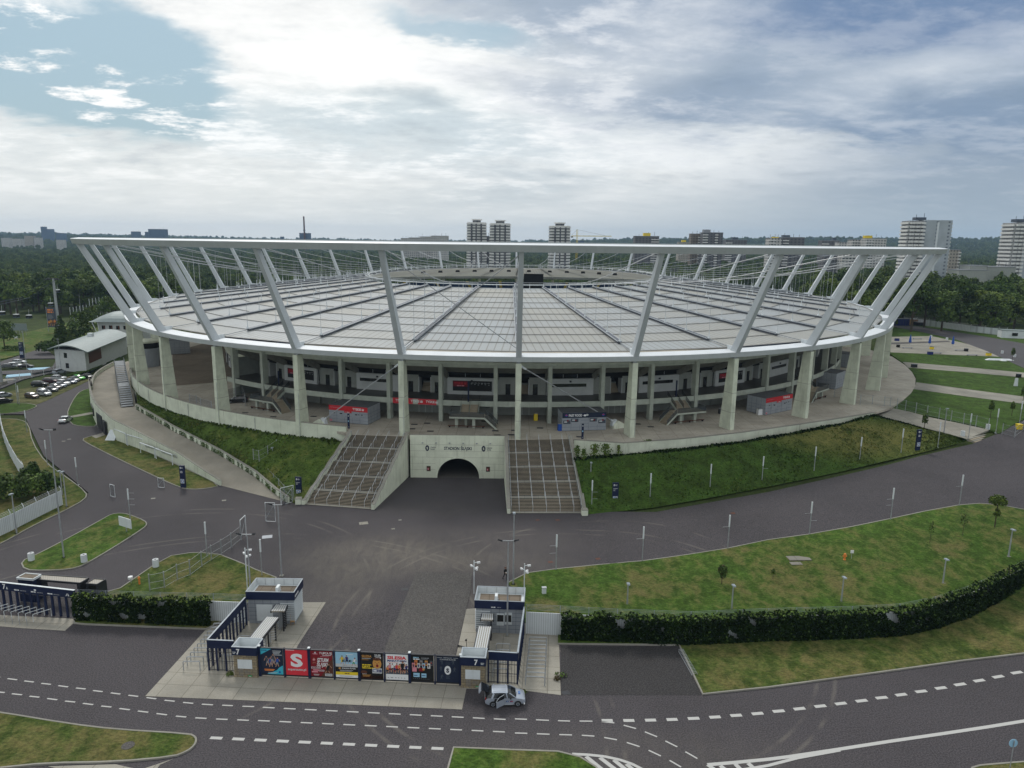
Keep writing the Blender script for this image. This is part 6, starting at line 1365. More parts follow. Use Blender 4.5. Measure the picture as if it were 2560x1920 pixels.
def round_bin(px, label, k=1.):
    P = GT(*px); t = thing('litter_bin', label, 'bin', P, 0, 'round pale concrete litter bins'); B = MB(); B.lathe((0, 0, 0), [(.34*k, 0), (.38*k, .1), (.38*k, 1.0*k)], 'white_panel', 16); B.build('body', t, local=True); B = MB(); B.lathe((0, 0, 1.0*k), [(.38*k, .003), (.36*k, .09), (.17*k, .10), (.15*k, .06)], 'off_white', 16); B.box((0, 0, 1.0*k+.055), (.2, .2, .03), 'black'); B.build('lid', t, local=True)
for p, l in (((79, 1402), 'round pale bin at the left tip of the leaf shaped island'), ((211, 1406), 'round pale bin at the right side of the leaf shaped island'), ((390, 1418), 'round pale bin on the kerb of the worn lawn'), ((2469, 1074), 'round pale bin at the top of the entrance steps'), ((2406, 1091), 'round pale bin at the left side of the entrance steps'), ((2327, 845), 'small white bin at the far corner of the terrace'), ((2367, 851), 'small white bin at the bend of the terrace'), ((2505, 885), 'small white bin near the right end of the terrace'), ((2536, 894), 'small white bin at the tip of the terrace')): round_bin(p, l, 1.1)
P = GT(2547, 1073); t = thing('litter_bin', 'yellow bin at the right road edge', 'bin', P); B = MB(); B.box((0, 0, 0), (.9, .8, 1.0), 'yellow', 0, 1.15); B.build('body', t, local=True); B = MB(); B.box((0, 0, 1.0), (1.1, 1.0, .14), 'yellow'); B.build('lid', t, local=True)
def board(px, w, h, z, label, rz, legs=1, mat='white_panel'):
    P = GT(*px); t = thing('sign_board', label, 'sign', P, rz); B = MB(); B.box((0, 0, z), (w, .12, h), mat); B.build('panel', t, local=True)
    for i in range(legs): x = 0 if legs == 1 else -w*.4+w*.8*i/(legs-1); B = MB(); B.box((x, .12, 0), (.1, .1, z+h*.7), 'steel'); B.build('leg', t, local=True)
board((315, 1331), 3.0, 1.5, .9, 'blank white sign board on the leaf shaped grass island', -.5); board((2131, 1092), 1.9, 1.2, .4, 'blank white sign board in the yellowed grass of the right bank', .1, 2)
board((49, 838), 7.6, 3.2, 2.2, 'large grey billboard on legs on the far left meadow', 0., 5, 'zinc_roof'); board((40, 850), 1.8, 1.2, .8, 'small white sign below the far billboard', 0, 2)
P = GT(280, 1100); t = thing('leaning_panel', 'white board leaning on the ramp wall beside the goals', 'board', P); B = MB(); B.hexa(((-1.2, -.8, .05), (1.0, -.9, .05), (1.0, -.8, .05), (-1.2, -.7, .05)), ((-.6, .75, 2.2), (1.4, .6, 2.2), (1.4, .7, 2.2), (-.6, .85, 2.2)), 'white_panel'); B.build('panel', t, local=True)
def goal(a, b, h, label):
    A, Bp = GT(*a), GT(*b); t = thing('football_goal', label, 'goal', (A+Bp)/2, 0, 'white goals below the ramp wall'); d = (Bp-A).normalized(); n = Vector((-d.y, d.x, 0)); n = n if n.y > 0 else -n
    B = MB(); z = Vector((0, 0, h)); B.tube([A, A+z, Bp+z, Bp], .11, 'white_metal', 6); B.build('frame', t); B = MB()
    for q_ in (A, Bp): B.tube([q_+z, q_+z*.95+n*.7, q_+n*1.7], .045, 'white_metal', 5); B.tube([q_, q_+n*1.7], .045, 'white_metal', 5)
    B.tube([A+n*1.7, Bp+n*1.7], .045, 'white_metal', 5); B.build('back_stay', t); B = MB(); B.quad(A+n*1.68, Bp+n*1.68, Bp+z*.95+n*.7, A+z*.95+n*.7, 'wire_grey'); B.build('net', t)
goal((288, 1100), (317, 1113), 2.6, 'tall white goal nearest the garage'); goal((320, 1115), (360, 1127), 2.6, 'tall white goal second from the garage'); goal((352, 1133), (388, 1146), 2.3, 'white goal third from the garage'); goal((391, 1148), (432, 1164), 2.3, 'white goal nearest the navy pylon')
def mesh_fence(px, h, label, mat='wire_mesh', f=GT, gates=(), pm='steel'):
    p = [f(*q_) for q_ in px]; t = thing('mesh_fence', label, 'fence', p[0]); B = MB(); W = MB()
    for i, q_ in enumerate(p):
        M_ = MB(); M_.box((q_.x, q_.y, q_.z-.1), (.10, .10, h+.2), pm); M_.build('post', t)
        if i < len(p)-1:
            b = p[i+1]; z = Vector((0, 0, h)); B.quad(q_+Vector((0, 0, .05)), b+Vector((0, 0, .05)), b+z*.97, q_+z*.97, mat)
            for k in (.1, .5, .97): B.bar(q_+z*k, b+z*k, .025, .025, pm)
    B.build('mesh_panel', t); return t
mesh_fence([(375, 1478), (412, 1471), (444, 1452), (476, 1440), (505, 1418), (529, 1402), (554, 1387), (579, 1370), (603, 1350)], 2.3, 'green mesh fence with steel posts across the worn lawn')
P0, P1 = GT(603, 1350), GT(616, 1340); t = thing('swing_gate', 'tall open swing gate frame at the end of the lawn fence', 'gate', P0); B = MB(); B.tube([P0, P0+Vector((0, 0, 3.2)), P1+Vector((0, 0, 3.4)), P1], .06, 'white_metal', 5); B.tube([P0+Vector((0, 0, .4)), P1+Vector((0, 0, 3.0))], .03, 'steel', 4); B.build('frame', t); B = MB(); B.quad(P0+Vector((0, 0, .2)), P1+Vector((0, 0, .2)), P1+Vector((0, 0, 3.)), P0+Vector((0, 0, 3.)), 'wire_grey'); B.build('mesh_panel', t)
mesh_fence([(731, 1253), (711, 1240), (698, 1225), (685, 1212), (672, 1199), (659, 1186), (647, 1172)], 2.0, 'mesh fence along the ramp edge below the left bank', f=lambda x, y: G(x, y, .4))
mesh_fence([(634, 1148), (648, 1152), (670, 1140), (692, 1124), (713, 1113), (731, 1104)], 2.0, 'mesh fence running up the left bank to the plaza wall', f=lambda x, y: G(x, y, 3.5))
mesh_fence([(2150, 1012), (2180, 1012), (2210, 1016), (2225, 1017), (2242, 1021), (2263, 1026), (2289, 1032), (2317, 1040), (2347, 1046), (2377, 1053), (2408, 1060), (2439, 1066), (2470, 1074)], 2.3, 'long mesh fence along the entrance path on the green lawn', f=lambda x, y: G(x, y, ZP-.1))
mesh_fence([(2085, 993), (2104, 996), (2125, 1000), (2150, 1012)], 2.4, 'short mesh fence between the right columns', f=lambda x, y: G(x, y, ZP))
mesh_fence([(2505, 1085), (2536, 1094), (2560, 1075)], 2.2, 'mesh fence stub at the right road edge')
mesh_fence([(475, 1012), (492, 1015), (503, 1022), (530, 1030)], 2.4, 'mesh fence beside the fourth column on the left plaza', 'wire_grey', f=lambda x, y: G(x, y, ZP)); mesh_fence([(566, 1000), (590, 995), (606, 990), (614, 1015)], 2.6, 'mesh fence behind the black car', 'wire_grey', f=lambda x, y: G(x, y, ZP))
for a, b, h, l in (((277, 1240), (288, 1243), 2.2, 'open steel barrier gate standing in the left road bend'), ((396, 1218), (411, 1219), 1.8, 'small steel barrier gate at the kerb of the goal strip'), ((665, 1303), (689, 1304), 3.2, 'square steel swing gate left of the left staircase'), ((703, 1262), (735, 1254), 3.0, 'steel swing gate at the bottom of the ramp fence')):
    A, Bq = GT(*a), GT(*b); t = thing('barrier_gate', l, 'gate', A); B = MB(); z = Vector((0, 0, h)); B.tube([A, A+z, Bq+z, Bq, A], .06, 'white_metal', 5); B.tube([A+z*.15, Bq+z*.95], .04, 'steel', 4); B.build('frame', t); B = MB(); B.quad(A, Bq, Bq+z, A+z, 'wire_grey'); B.build('mesh_panel', t)
# white fence at the left edge, its posts leaning in at the top
wf = [G(x, y, .1) for x, y in ((-70, 1378), (-30, 1357), (0, 1340), (32, 1325), (65, 1308), (96, 1292), (128, 1276), (157, 1262))]
def white_fence(p, h, label, side, group=None):
    t = thing('white_fence', label, 'fence', p[0]); B = MB()
    for a, b in zip(p[:-1], p[1:]): B.bar(a+Vector((0, 0, h/2)), b+Vector((0, 0, h/2)), .09, h, 'ribbed_white')
    B.build('panel', t); W = MB()
    for q_ in p: M_ = MB(); M_.tube([q_+Vector((0, -.1, 0)), q_+Vector((0, -.1, h+.3)), q_+Vector((side*.35, .1, h+.75))], .05, 'white_metal', 5); M_.build('post', t)
    for a, b in zip(p[:-1], p[1:]):
        for k in (.15, .35, .6): W.tube([a+Vector((side*.2, 0, h+k)), b+Vector((side*.2, 0, h+k))], .02, 'steel', 3)
    W.build('barbed_wire', t); return t
white_fence(wf, 2.6, 'white fence with inward bent posts at the near left edge', -1)
cf = resample([G(x, y, .1) for x, y in ((62, 1196), (48, 1180), (26, 1140), (10, 1100), (2, 1060), (-2, 1020), (-3, 985))], 16)
white_fence(cf, 2.6, 'curved white fence on the grass by the left image edge', -1)
white_fence([GT(x, y, -.0) for x, y in ((2258, 806), (2290, 812), (2320, 816), (2355, 820), (2390, 825), (2425, 830), (2460, 834), (2495, 838), (2515, 840))], 2.9, 'long white panel fence in front of the right hand wood', 1)
P = GT(2535, 845); t = thing('white_cabin', 'pale flat cabin at the end of the right white fence', 'cabin', P); B = MB(); B.box(P, (11, 5, 3.2), 'white_panel', -.3); B.build('walls', t); B = MB(); B.box((P.x, P.y, P.z+3.21), (11.3, 5.3, .2), 'zinc_roof', -.3); B.build('roof', t); B = MB(); B.box((P.x-1.5, P.y-2.45, P.z+1.2), (2, .2, 1.2), 'dark_glass', -.3); B.build('window', t)
# blue parasols, containers and bits on the far terrace
for x, y, l in ((2274, 864, 'closed blue parasol at the left of the terrace'), (2323, 866, 'closed blue parasol in the middle of the terrace'), (2381, 868, 'closed blue parasol at the right of the terrace')):
    P = GT(x, y); t = thing('parasol', l, 'parasol', P, 0, 'closed blue parasols'); B = MB(); B.tube([(0, 0, 0), (0, 0, 4.2)], .06, 'steel', 6); B.box((0, 0, 0), (.9, .9, .15), 'white_panel'); B.build('pole', t, local=True); B = MB(); B.lathe((0, 0, 1.2), [(.42, 0), (.5, .4), (.34, 1.6), (.12, 2.9), (.05, 3.1)], 'blue', 10); B.build('canopy', t, local=True)
for x, y, w, h, mt, l in ((2250, 814, 7, 3.2, 'deep_blue', 'dark blue container beside the right end of the stadium'), (2276, 812, 5, 2.6, 'wood', 'tan shed behind the blue container'), (2297, 814, 3.5, 1.6, 'black', 'low black box at the start of the white fence')):
    P = GT(x, y); t = thing('container', l, 'container', P); B = MB(); B.box((0, 0, .1), (w, 3.2, h), mt, .1); B.build('body', t, local=True); B = MB()
    for i in range(6): B.box((-w/2+w*(i+.5)/6, -1.62-.01*i, .3), (.1, .08, h-.4), 'slate', .1)
    B.box((0, 0, h+.102), (w+.1, 3.3, .08), 'grey', .1); B.build('ribs', t, local=True)
for x, y, w, mt, l in ((2242, 852, 1.6, 'deep_blue', 'dark blue cushion on the left terrace'), (2293, 848, 4, 'grey', 'low grey bench at the top of the terrace'), (2245, 868, 1.0, 'black', 'black litter bin on the terrace'), (2415, 878, 1.1, 'black', 'black litter bin at the lower terrace edge'), (2400, 877, 4., 'grey', 'low grey bench at the lower terrace edge'), (2268, 871, 4., 'grey', 'low grey bench left on the lower terrace'), (2325, 886, 1.7, 'deep_blue', 'blue bag on the lower terrace edge'), (2340, 884, 4., 'grey', 'low bench by the blue bag'), (2430, 889, 4., 'grey', 'low bench at the lawn edge of the terrace'), (2471, 889, 1.6, 'yellow', 'small yellow cart at the terrace corner'), (2329, 873, 1.2, 'yellow', 'small yellow stool on the terrace'), (2285, 918, 1.6, 'black', 'dark planter on the farther lawn path'), (2546, 943, 1.1, 'black', 'black bin on the farther lawn path')):
    P = GT(x, y, .2); t = thing('street_object', l, 'bench' if w == 4. else 'bin'); t.name = 'bench' if w == 4. else 'litter_box'; t.location = P
    B = MB(); B.box((0, 0, .25 if w == 4. else 0), (w, .9 if w != 4. else .6, .14 if w == 4. else .9), mt, 0, .95); B.build('seat' if w == 4. else 'body', t, local=True)
    if w == 4.:
        for sx in (-1.5, 1.5): B = MB(); B.box((sx, 0, 0), (.15, .5, .25), mt); B.build('leg', t, local=True)
    else: B = MB(); B.box((0, 0, .9), (w*.99, .9, .08), 'slate'); B.build('rim', t, local=True)
P = GT(2498, 900, .2); t = thing('collapsed_tent', 'white tarpaulin lying on the far green lawn', 'tarpaulin', P); B = MB(); B.hexa(((-4.6, -.6, 0), (4.4, -1., 0), (4.8, .8, 0), (-4.4, .9, 0)), ((-3.2, .0, .5), (3.6, -.2, .35), (3.6, .3, .4), (-3.2, .4, .5)), 'white_panel'); B.hexa(((-.3, -2.2, 0), (1.1, -2.3, 0), (.9, -.6, 0), (-.5, -.6, 0)), ((0, -1.6, .4), (.7, -1.6, .4), (.6, -.6, .5), (-.2, -.6, .5)), 'white_panel'); B.build('sheet', t, local=True)
P = GT(2539, 965, .1); B = MB(); B.box(P, (.9, .5, 2.2), 'white_panel', 0, .7); tag(B.build('white_stele'), 'upright white stele on the green lawn between the two paths', 'sign')
# on the big lawn
P = GT(2111, 1401); t = thing('hydrant', 'small red hydrant with a white plate on the big lawn', 'hydrant', P); B = MB(); B.lathe((0, 0, 0), [(.2, 0), (.2, .15), (.13, .2), (.13, .8), (.19, .85), (.17, 1.0), (.05, 1.1)], 'orange', 10); B.bar((-.28, 0, .65), (.28, 0, .65), .14, .14, 'orange'); B.build('body', t, local=True); B = MB(); B.box((1.1, .3, 0), (.05, .05, 1.2), 'steel'); B.box((1.1, .25, 1.0), (.45, .06, .45), 'white'); B.build('marker_plate', t, local=True)
P = GT(349, 1462); t = thing('hydrant', 'red hydrant with white disc on the worn lawn by the ivy', 'hydrant', P); B = MB(); B.lathe((0, 0, 0), [(.15, 0), (.12, .2), (.12, .9), (.18, .95), (.1, 1.15)], 'orange', 10); B.build('body', t, local=True); B = MB(); B.box((-1.2, .2, 0), (.05, .05, .9), 'steel'); B.lathe((-1.2, .12, .8), [(.3, 0), (.3, .3)], 'white', 10); B.build('marker_plate', t, local=True)
for x, y, w, d, l in ((1997, 1396, 3.2, 1.4, 'larger bare concrete slab let into the big lawn'), (1990, 1409, 1.6, .9, 'smaller bare concrete slab let into the big lawn')):
    P = GT(x, y, .12); B = MB(); B.box(P, (w, d, .06), 'path_concrete', .05); tag(B.build('concrete_slab'), l, 'slab')
P = GT(1360, 1485); B = MB(); B.box(P, (.55, .4, .9), 'white_panel', .1, .9); B.box((P.x, P.y, P.z+.9), (.6, .45, .07), 'off_white', .1); tag(B.build('cabinet'), 'small pale cabinet on the lawn by the right hut', 'cabinet')
P = GT(320, 1864, .12); B = MB(); B.lathe(P, [(.55, 0), (.55, .03)], 'asphalt_worn', 18); tag(B.build('manhole'), 'round grey manhole cover in the near left grass', 'cover')
P = GT(2524, 1925, .1); t = thing('traffic_sign', 'round traffic sign seen from behind in the bottom right corner', 'sign', P); B = MB(); B.tube([(0, 0, 0), (0, .0, 2.9)], .04, 'steel', 6); B.build('pole', t, local=True); B = MB(); B.add([(.4*math.cos(2*math.pi*i/20)*.94, .06, 2.6+.4*math.sin(2*math.pi*i/20)) for i in range(20)]+[(.4*math.cos(2*math.pi*i/20)*.94, .09, 2.6+.4*math.sin(2*math.pi*i/20)) for i in range(20)], [tuple(range(20)), tuple(range(39, 19, -1))]+[(i, (i+1) % 20, 20+(i+1) % 20, 20+i) for i in range(20)], 'sky_blue'); B.build('disc', t, local=True)
P0, P1 = GT(1694, 1630), GT(1728, 1690); t = thing('bike_rack', 'long grey bicycle rack lying along the dark asphalt bay', 'rack', P0); d = (P1-P0).normalized(); n = Vector((-d.y, d.x, 0)); B = MB()
for s in (0, .55): B.tube([P0+n*(s+.1)+Vector((0, 0, .08)), P1+n*(s+.1)+Vector((0, 0, .08))], .035, 'steel', 5)
for i in range(18): a = P0.lerp(P1, i/17)+n*.1; B.tube([a+Vector((0, 0, .05)), a+Vector((0, 0, .32)), a+n*.55+Vector((0, 0, .32)), a+n*.55+Vector((0, 0, .05))], .025, 'steel', 4)
B.build('bars', t)
# rubber barrier details: chair and scooter
P = G(480+1160/4.608, 1400+745/4.608); t = thing('chair', 'tan wooden chair outside the left hut', 'chair', P, .3); B = MB(); B.box((0, 0, .45), (.5, .5, .06), 'wood'); B.build('seat', t, local=True); B = MB(); B.box((0, .25, .5), (.5, .06, .75), 'wood'); B.build('backrest', t, local=True)
for sx in (-.2, .2):
    for sy in (-.2, .2): B = MB(); B.box((sx, sy, 0), (.05, .05, .45), 'wood'); B.build('leg', t, local=True)
P = G(900+1185/4.608, 1400+1015/4.608); t = thing('electric_scooter', 'black electric scooter parked on the apron left of the right canopy', 'scooter', P, R(-25)); B = MB(); B.box((0, 0, .14), (.85, .16, .07), 'black'); B.bar((-.4, 0, .16), (-.58, 0, .2), .14, .06, 'black'); B.build('deck', t, local=True)
B = MB(); B.tube([(.5, 0, .12), (.40, 0, 1.15)], .03, 'black', 6); B.build('stem', t, local=True); B = MB(); B.tube([(.4, -.25, 1.15), (.4, .25, 1.15)], .025, 'black', 5); B.box((.42, 0, 1.0), (.16, .12, .2), 'black'); B.build('handlebar', t, local=True)
for x in (.52, -.55):
    B = MB(); B.add([(x+.12*math.cos(2*math.pi*i/14), s, .12+.12*math.sin(2*math.pi*i/14)) for s in (-.03, .03) for i in range(14)], [tuple(range(14)), tuple(range(27, 13, -1))]+[(i, (i+1) % 14, 14+(i+1) % 14, 14+i) for i in range(14)], 'tyre'); B.build('wheel', t, local=True)
# a walking person
def person():
    P = GT(1263, 1449); H = 1.8
    J = [(0, 0, .95), (0, 0, 1.12), (0, .0, 1.35), (0, .0, 1.50), (0, -.02, 1.60), (0, -.03, 1.72),                      # pelvis..head
         (.10, 0, .92), (.12, -.22, .52), (.12, -.12, .10), (.12, -.30, .04), (-.10, 0, .92), (-.12, .16, .50), (-.12, .40, .14), (-.12, .27, .05),
         (.19, 0, 1.44), (.25, .07, 1.17), (.22, -.12, 1.00), (.21, -.20, .96), (-.19, 0, 1.44), (-.25, -.05, 1.17), (-.14, -.26, 1.10), (-.06, -.33, 1.12)]
    Rr = [.125, .12, .145, .09, .055, .10, .10, .072, .05, .045, .10, .072, .05, .045, .065, .05, .038, .035, .065, .05, .038, .035]
    E_ = [(0, 1), (1, 2), (2, 3), (3, 4), (4, 5), (0, 6), (6, 7), (7, 8), (8, 9), (0, 10), (10, 11), (11, 12), (12, 13), (2, 14), (14, 15), (15, 16), (16, 17), (2, 18), (18, 19), (19, 20), (20, 21)]
    hands = [(17, 1), (21, -1)]
    for w, sg in hands:                                    # five fingers each
        for i, (dx, ln) in enumerate(((-.02, .075), (-.007, .085), (.007, .08), (.02, .065), (.03*sg, .05))):
            b = J[w]; J.append((b[0]+dx, b[1]-.035, b[2]-.02)); Rr.append(.010); E_.append((w, len(J)-1)); J.append((b[0]+dx*1.2, b[1]-.04-ln*.5, b[2]-.02-ln*.5)); Rr.append(.008); E_.append((len(J)-2, len(J)-1))
    me = bpy.data.meshes.new('person'); me.from_pydata(J, E_, []); o = bpy.data.objects.new('person', me); C.objects.link(o)
    m = o.modifiers.new('skin', 'SKIN'); o.modifiers.new('sub', 'SUBSURF').levels = 1
    for i, sv in enumerate(me.skin_vertices[0].data): sv.radius = (Rr[i], Rr[i]); sv.use_root = (i == 0)
    dg = bpy.context.evaluated_depsgraph_get(); nm = bpy.data.meshes.new_from_object(o.evaluated_get(dg)); bpy.data.objects.remove(o)
    for k in ('black', 'skin'): nm.materials.append(MATS[k])
    for p in nm.polygons:
        c = p.center; p.material_index = 1 if (c.z > 1.58 or (c.z < 1.16 and (c.y < -.17) and c.z > .85)) else 0; p.use_smooth = True
    po = bpy.data.objects.new('person', nm); C.objects.link(po); po.location = P; po.rotation_euler = (0, 0, R(35)); tag(po, 'person in black walking across the yard holding something white', 'person')
    B = MB(); B.lathe((0, -.01, 1.70), [(.112, 0), (.118, .05), (.09, .11), (.03, .13)], 'brown', 12); B.build('hair', po, local=True)
    B = MB(); B.box((0, 0, 0), (.14, .03, .2), 'white', .3); q_ = B.build('paper_sheet'); q_.location = Vector(P)+Vector((.12, -.31, 1.06)); tag(q_, 'small white sheet held by the walking person', 'paper')
    B = MB()
    for x, y in ((.12, -.24), (-.12, .33)): B.box((x, y, .0), (.10, .27, .09), 'black', 0, .8)
    B.build('shoes', po, local=True)
person()

# ------------------------------------------------------------------ cars
def car_model(col, label, L=4.3, W=1.78, H=1.5, kind='hatch', group=None, near=False):
    t = thing('parked_car', label, 'car', (0, 0, 0), 0, group); hw = W/2; body = 'car_'+col
    if kind == 'hatch': st_ = [(-.5, .42, .62, .9, .84), (-.485, .30, .80, .98, .90), (-.42, .20, .95, 1.30, .97), (-.33, .18, .98, 1.47, 1.), (-.12, .18, .96, 1.5, 1.), (.06, .18, .94, 1.46, 1.), (.14, .18, .93, 1.32, 1.), (.27, .18, .92, .97, .99), (.36, .19, .86, .90, .97), (.455, .22, .74, .78, .90), (.49, .30, .62, .66, .80), (.5, .36, .52, .56, .72)]
    elif kind == 'suv': st_ = [(-.5, .45, .8, 1.1, .86), (-.49, .32, .95, 1.2, .92), (-.45, .24, 1.02, 1.5, .98), (-.38, .22, 1.05, 1.66, 1.), (-.12, .22, 1.04, 1.7, 1.), (.06, .22, 1.03, 1.64, 1.), (.15, .22, 1.02, 1.45, 1.), (.25, .22, 1.01, 1.06, .99), (.36, .22, .98, 1.02, .97), (.46, .25, .86, .90, .91), (.49, .34, .7, .74, .84), (.5, .4, .6, .64, .78)]
    else: st_ = [(-.5, .42, .7, .8, .82), (-.485, .30, .86, .92, .90), (-.40, .20, .93, .98, .97), (-.33, .18, .94, 1.10, 1.), (-.20, .18, .94, 1.40, 1.), (-.06, .18, .93, 1.44, 1.), (.05, .18, .92, 1.40, 1.), (.13, .18, .91, 1.24, 1.), (.24, .18, .90, .95, .99), (.36, .19, .85, .89, .97), (.455, .22, .74, .78, .90), (.49, .30, .62, .66, .80), (.5, .36, .52, .56, .72)]
    kz = H/max(s[3] for s in st_); B = MB(); GL = MB(); rings = []
    for x, zb, zbelt, ztp, wk in st_:
        X = x*L; w = hw*wk; zb, zl, zr = zb*kz, zbelt*kz, ztp*kz; glass = zr-zl; k = min(1., glass/(.45*kz)); wr_ = w*(1-.22*k) if glass > .08 else w*.9
        half = [(w*.86, zb), (w*.97, zb+.06), (w, zb+(zl-zb)*.55), (w*.965, zl), (wr_, max(zl+.01, zr-.05)), (wr_*.80, zr), (0, zr+.025*k)]
        rings.append([(X, -a, z) for a, z in half]+[(X, a, z) for a, z in half[-2::-1]])
    n = len(rings[0]); vs = [p for r_ in rings for p in r_]; bf = []; gf = []
    for i in range(len(rings)-1):
        gA = st_[i][3]-st_[i][2] > .12; gB = st_[i+1][3]-st_[i+1][2] > .12
        for j in range(n-1):
            f = (i*n+j, (i+1)*n+j, (i+1)*n+j+1, i*n+j+1)
            side = j in (3, n-5); topf = j in (4, 5, n-7+0, n-6)
            steep = abs(st_[i+1][3]-st_[i][3]) > .10
            if side and (gA or gB) : gf.append(f)
            elif topf and (gA or gB) and steep: gf.append(f)
            else: bf.append(f)
    B.add(vs, bf+[tuple(range(n-1, -1, -1)), tuple((len(rings)-1)*n+k_ for k_ in range(n))], body)
    B.add(vs, [(i*n+n-1, i*n, (i+1)*n, (i+1)*n+n-1)[::-1] for i in range(len(rings)-1)], 'black')
    bo = B.build('body', t, local=True, smooth=True); bo.data.set_sharp_from_angle(angle=R(38)); GL.add(vs, gf, 'car_glass'); GL.build('windows', t, local=True)
    if near: return t, bo, st_, kz
    Pl = MB()
    for sg in (-1, 1):
        for x in (-.02, .14 if kind != 'sedan' else .10): Pl.bar((x*L, sg*hw*.975, .93*kz), (x*L-.05, sg*hw*.80, 1.42*kz), .07, .05, body)
    Pl.build('pillar', t, local=True); wheels(t, L, hw, .31 if kind != 'suv' else .35); lights(t, L, hw, kz, kind)
    return t
def wheels(t, L, hw, r, xs=(.31, -.30)):
    for x in xs:
        for sg in (-1, 1):
            B = MB(); n = 18
            def disc(y0, y1, ra, rb, mat):
                vs = [(x*L+ra*math.cos(2*math.pi*i/n), y0, r+ra*math.sin(2*math.pi*i/n)) for i in range(n)]+[(x*L+rb*math.cos(2*math.pi*i/n), y1, r+rb*math.sin(2*math.pi*i/n)) for i in range(n)]
                B.add(vs, [tuple(range(n)), tuple(range(2*n-1, n-1, -1))]+[(i, (i+1) % n, n+(i+1) % n, n+i) for i in range(n)], mat)
            disc(sg*(hw-.22), sg*(hw+.012), r, r, 'tyre'); w = B.build('wheel', t, local=True); B = MB(); disc(sg*(hw-.1), sg*(hw+.02), r*.66, r*.60, 'rim')
            for i in range(5): a = 2*math.pi*i/5+.3; B.bar((x*L+r*.1*math.cos(a), sg*(hw+.022), r+r*.1*math.sin(a)), (x*L+r*.55*math.cos(a), sg*(hw+.022), r+r*.55*math.sin(a)), .09, .012, 'slate', up=(0, 1, 0))
            B.build('rim', w, local=True)
            B = MB(); vs = [(x*L+r*1.17*math.cos(math.pi*i/12), sg*(hw*1.003), r+r*1.17*math.sin(math.pi*i/12)) for i in range(13)]; B.add(vs+[(v[0], v[1]-sg*.02, v[2]) for v in vs], [tuple(range(13))], 'black'); B.build('wheel_arch', t, local=True)
def lights(t, L, hw, kz, kind):
    z = .62*kz if kind != 'suv' else .78*kz
    for sg in (-1, 1):
        B = MB(); B.hexa(((L*.435, sg*hw*.92, z), (L*.487, sg*hw*.72, z), (L*.487, sg*hw*.5, z), (L*.43, sg*hw*.6, z)), ((L*.425, sg*hw*.93, z+.15), (L*.475, sg*hw*.72, z+.12), (L*.475, sg*hw*.5, z+.10), (L*.42, sg*hw*.6, z+.12)), 'lamp_clear'); B.build('headlight', t, local=True)
        B = MB(); zt_l = .78*kz if kind != 'suv' else .95*kz; B.box((-L*.482, sg*hw*.76, zt_l), (.10, hw*.30, .20), 'lamp_red'); B.build('tail_light', t, local=True)
        B = MB(); B.box((L*.13, sg*(hw+.09), .95*kz), (.12, .2, .14), 'black'); B.build('mirror', t, local=True)
    B = MB(); B.box((L*.499, 0, .34), (.03, .5, .11), 'white'); B.box((-L*.5, 0, .55), (.03, .5, .11), 'white'); B.build('number_plate', t, local=True)
# parked row: (px, colour, kind, label)
c3 = lambda x, y: (x/6.144, 740+y/6.144)
row = [((75, 996), 'brown', 'hatch', 'brown car, nearest of the row in the car park'), (c3(655, 1537), 'light', 'suv', 'pale grey car right behind the brown one'), (c3(640, 1500), 'grey', 'hatch', 'dark grey car third from the near end of the row'), (c3(765, 1470), 'grey', 'sedan', 'dark grey sedan fourth from the near end of the row'), (c3(830, 1432), 'black', 'hatch', 'black hatchback fifth from the near end of the row'), (c3(900, 1405), 'blue_grey', 'sedan', 'blue grey sedan sixth from the near end of the row'), (c3(955, 1375), 'white', 'suv', 'white car in the middle of the row'), (c3(1060, 1350), 'blue_grey', 'sedan', 'blue grey sedan behind the white car of the row'), (c3(1110, 1318), 'grey', 'sedan', 'dark sedan left of the green car'), (c3(1190, 1290), 'green', 'hatch', 'bright green car in the car park'), (c3(1320, 1268), 'black', 'sedan', 'black sedan at the far end of the row')]
for p, col, kd, lab in row:
    P = G(p[0], p[1], .06); t = car_model(col, lab, 4.4, 1.8, 1.72 if kd == 'suv' else 1.48, kd, 'cars parked in the left car park'); t.location = P+Vector((0, .9, 0)); t.rotation_euler = (0, 0, R(-24))
for p, col, kd, lab, rz in ((c3(590, 1395), 'black', 'suv', 'black car parked at an angle by the fence of the car park', 8), (c3(760, 1345), 'maroon', 'suv', 'dark maroon van behind the black car', 6), (c3(880, 1290), 'light', 'hatch', 'pale car at the head of the back row', 5), (c3(15, 1560), 'silver', 'hatch', 'silver car cut by the left image edge', 60), (c3(20, 1655), 'black', 'hatch', 'black car cut by the left image edge', 60)):
    P = G(p[0], p[1], .06); t = car_model(col, lab, 4.5, 1.85, 1.75 if kd == 'suv' else 1.5, kd, 'cars parked in the left car park'); t.location = P+Vector((0, .8, 0)); t.rotation_euler = (0, 0, R(rz))
for p, col, kd, lab, rz in ((c3(120, 1108), 'grey', 'hatch', 'dark grey car left of the white car on the far small lot', 20), (c3(210, 1100), 'white', 'suv', 'white car on the far small lot by the turquoise bays', 15), (c3(385, 1110), 'black', 'sedan', 'black sedan on the far small lot by the turquoise bays', 14), (c3(275, 1040), 'light', 'hatch', 'pale car half hidden behind the white car of the far lot', 10), (c3(890, 1200), 'silver', 'suv', 'silver van at the corner of the left white building', 80)):
    P = G(p[0], p[1], .06); t = car_model(col, lab, 4.5, 1.85, 1.75 if kd == 'suv' else 1.5, kd, 'cars on the far small lot'); t.location = P+Vector((0, .8, 0)); t.rotation_euler = (0, 0, R(rz))
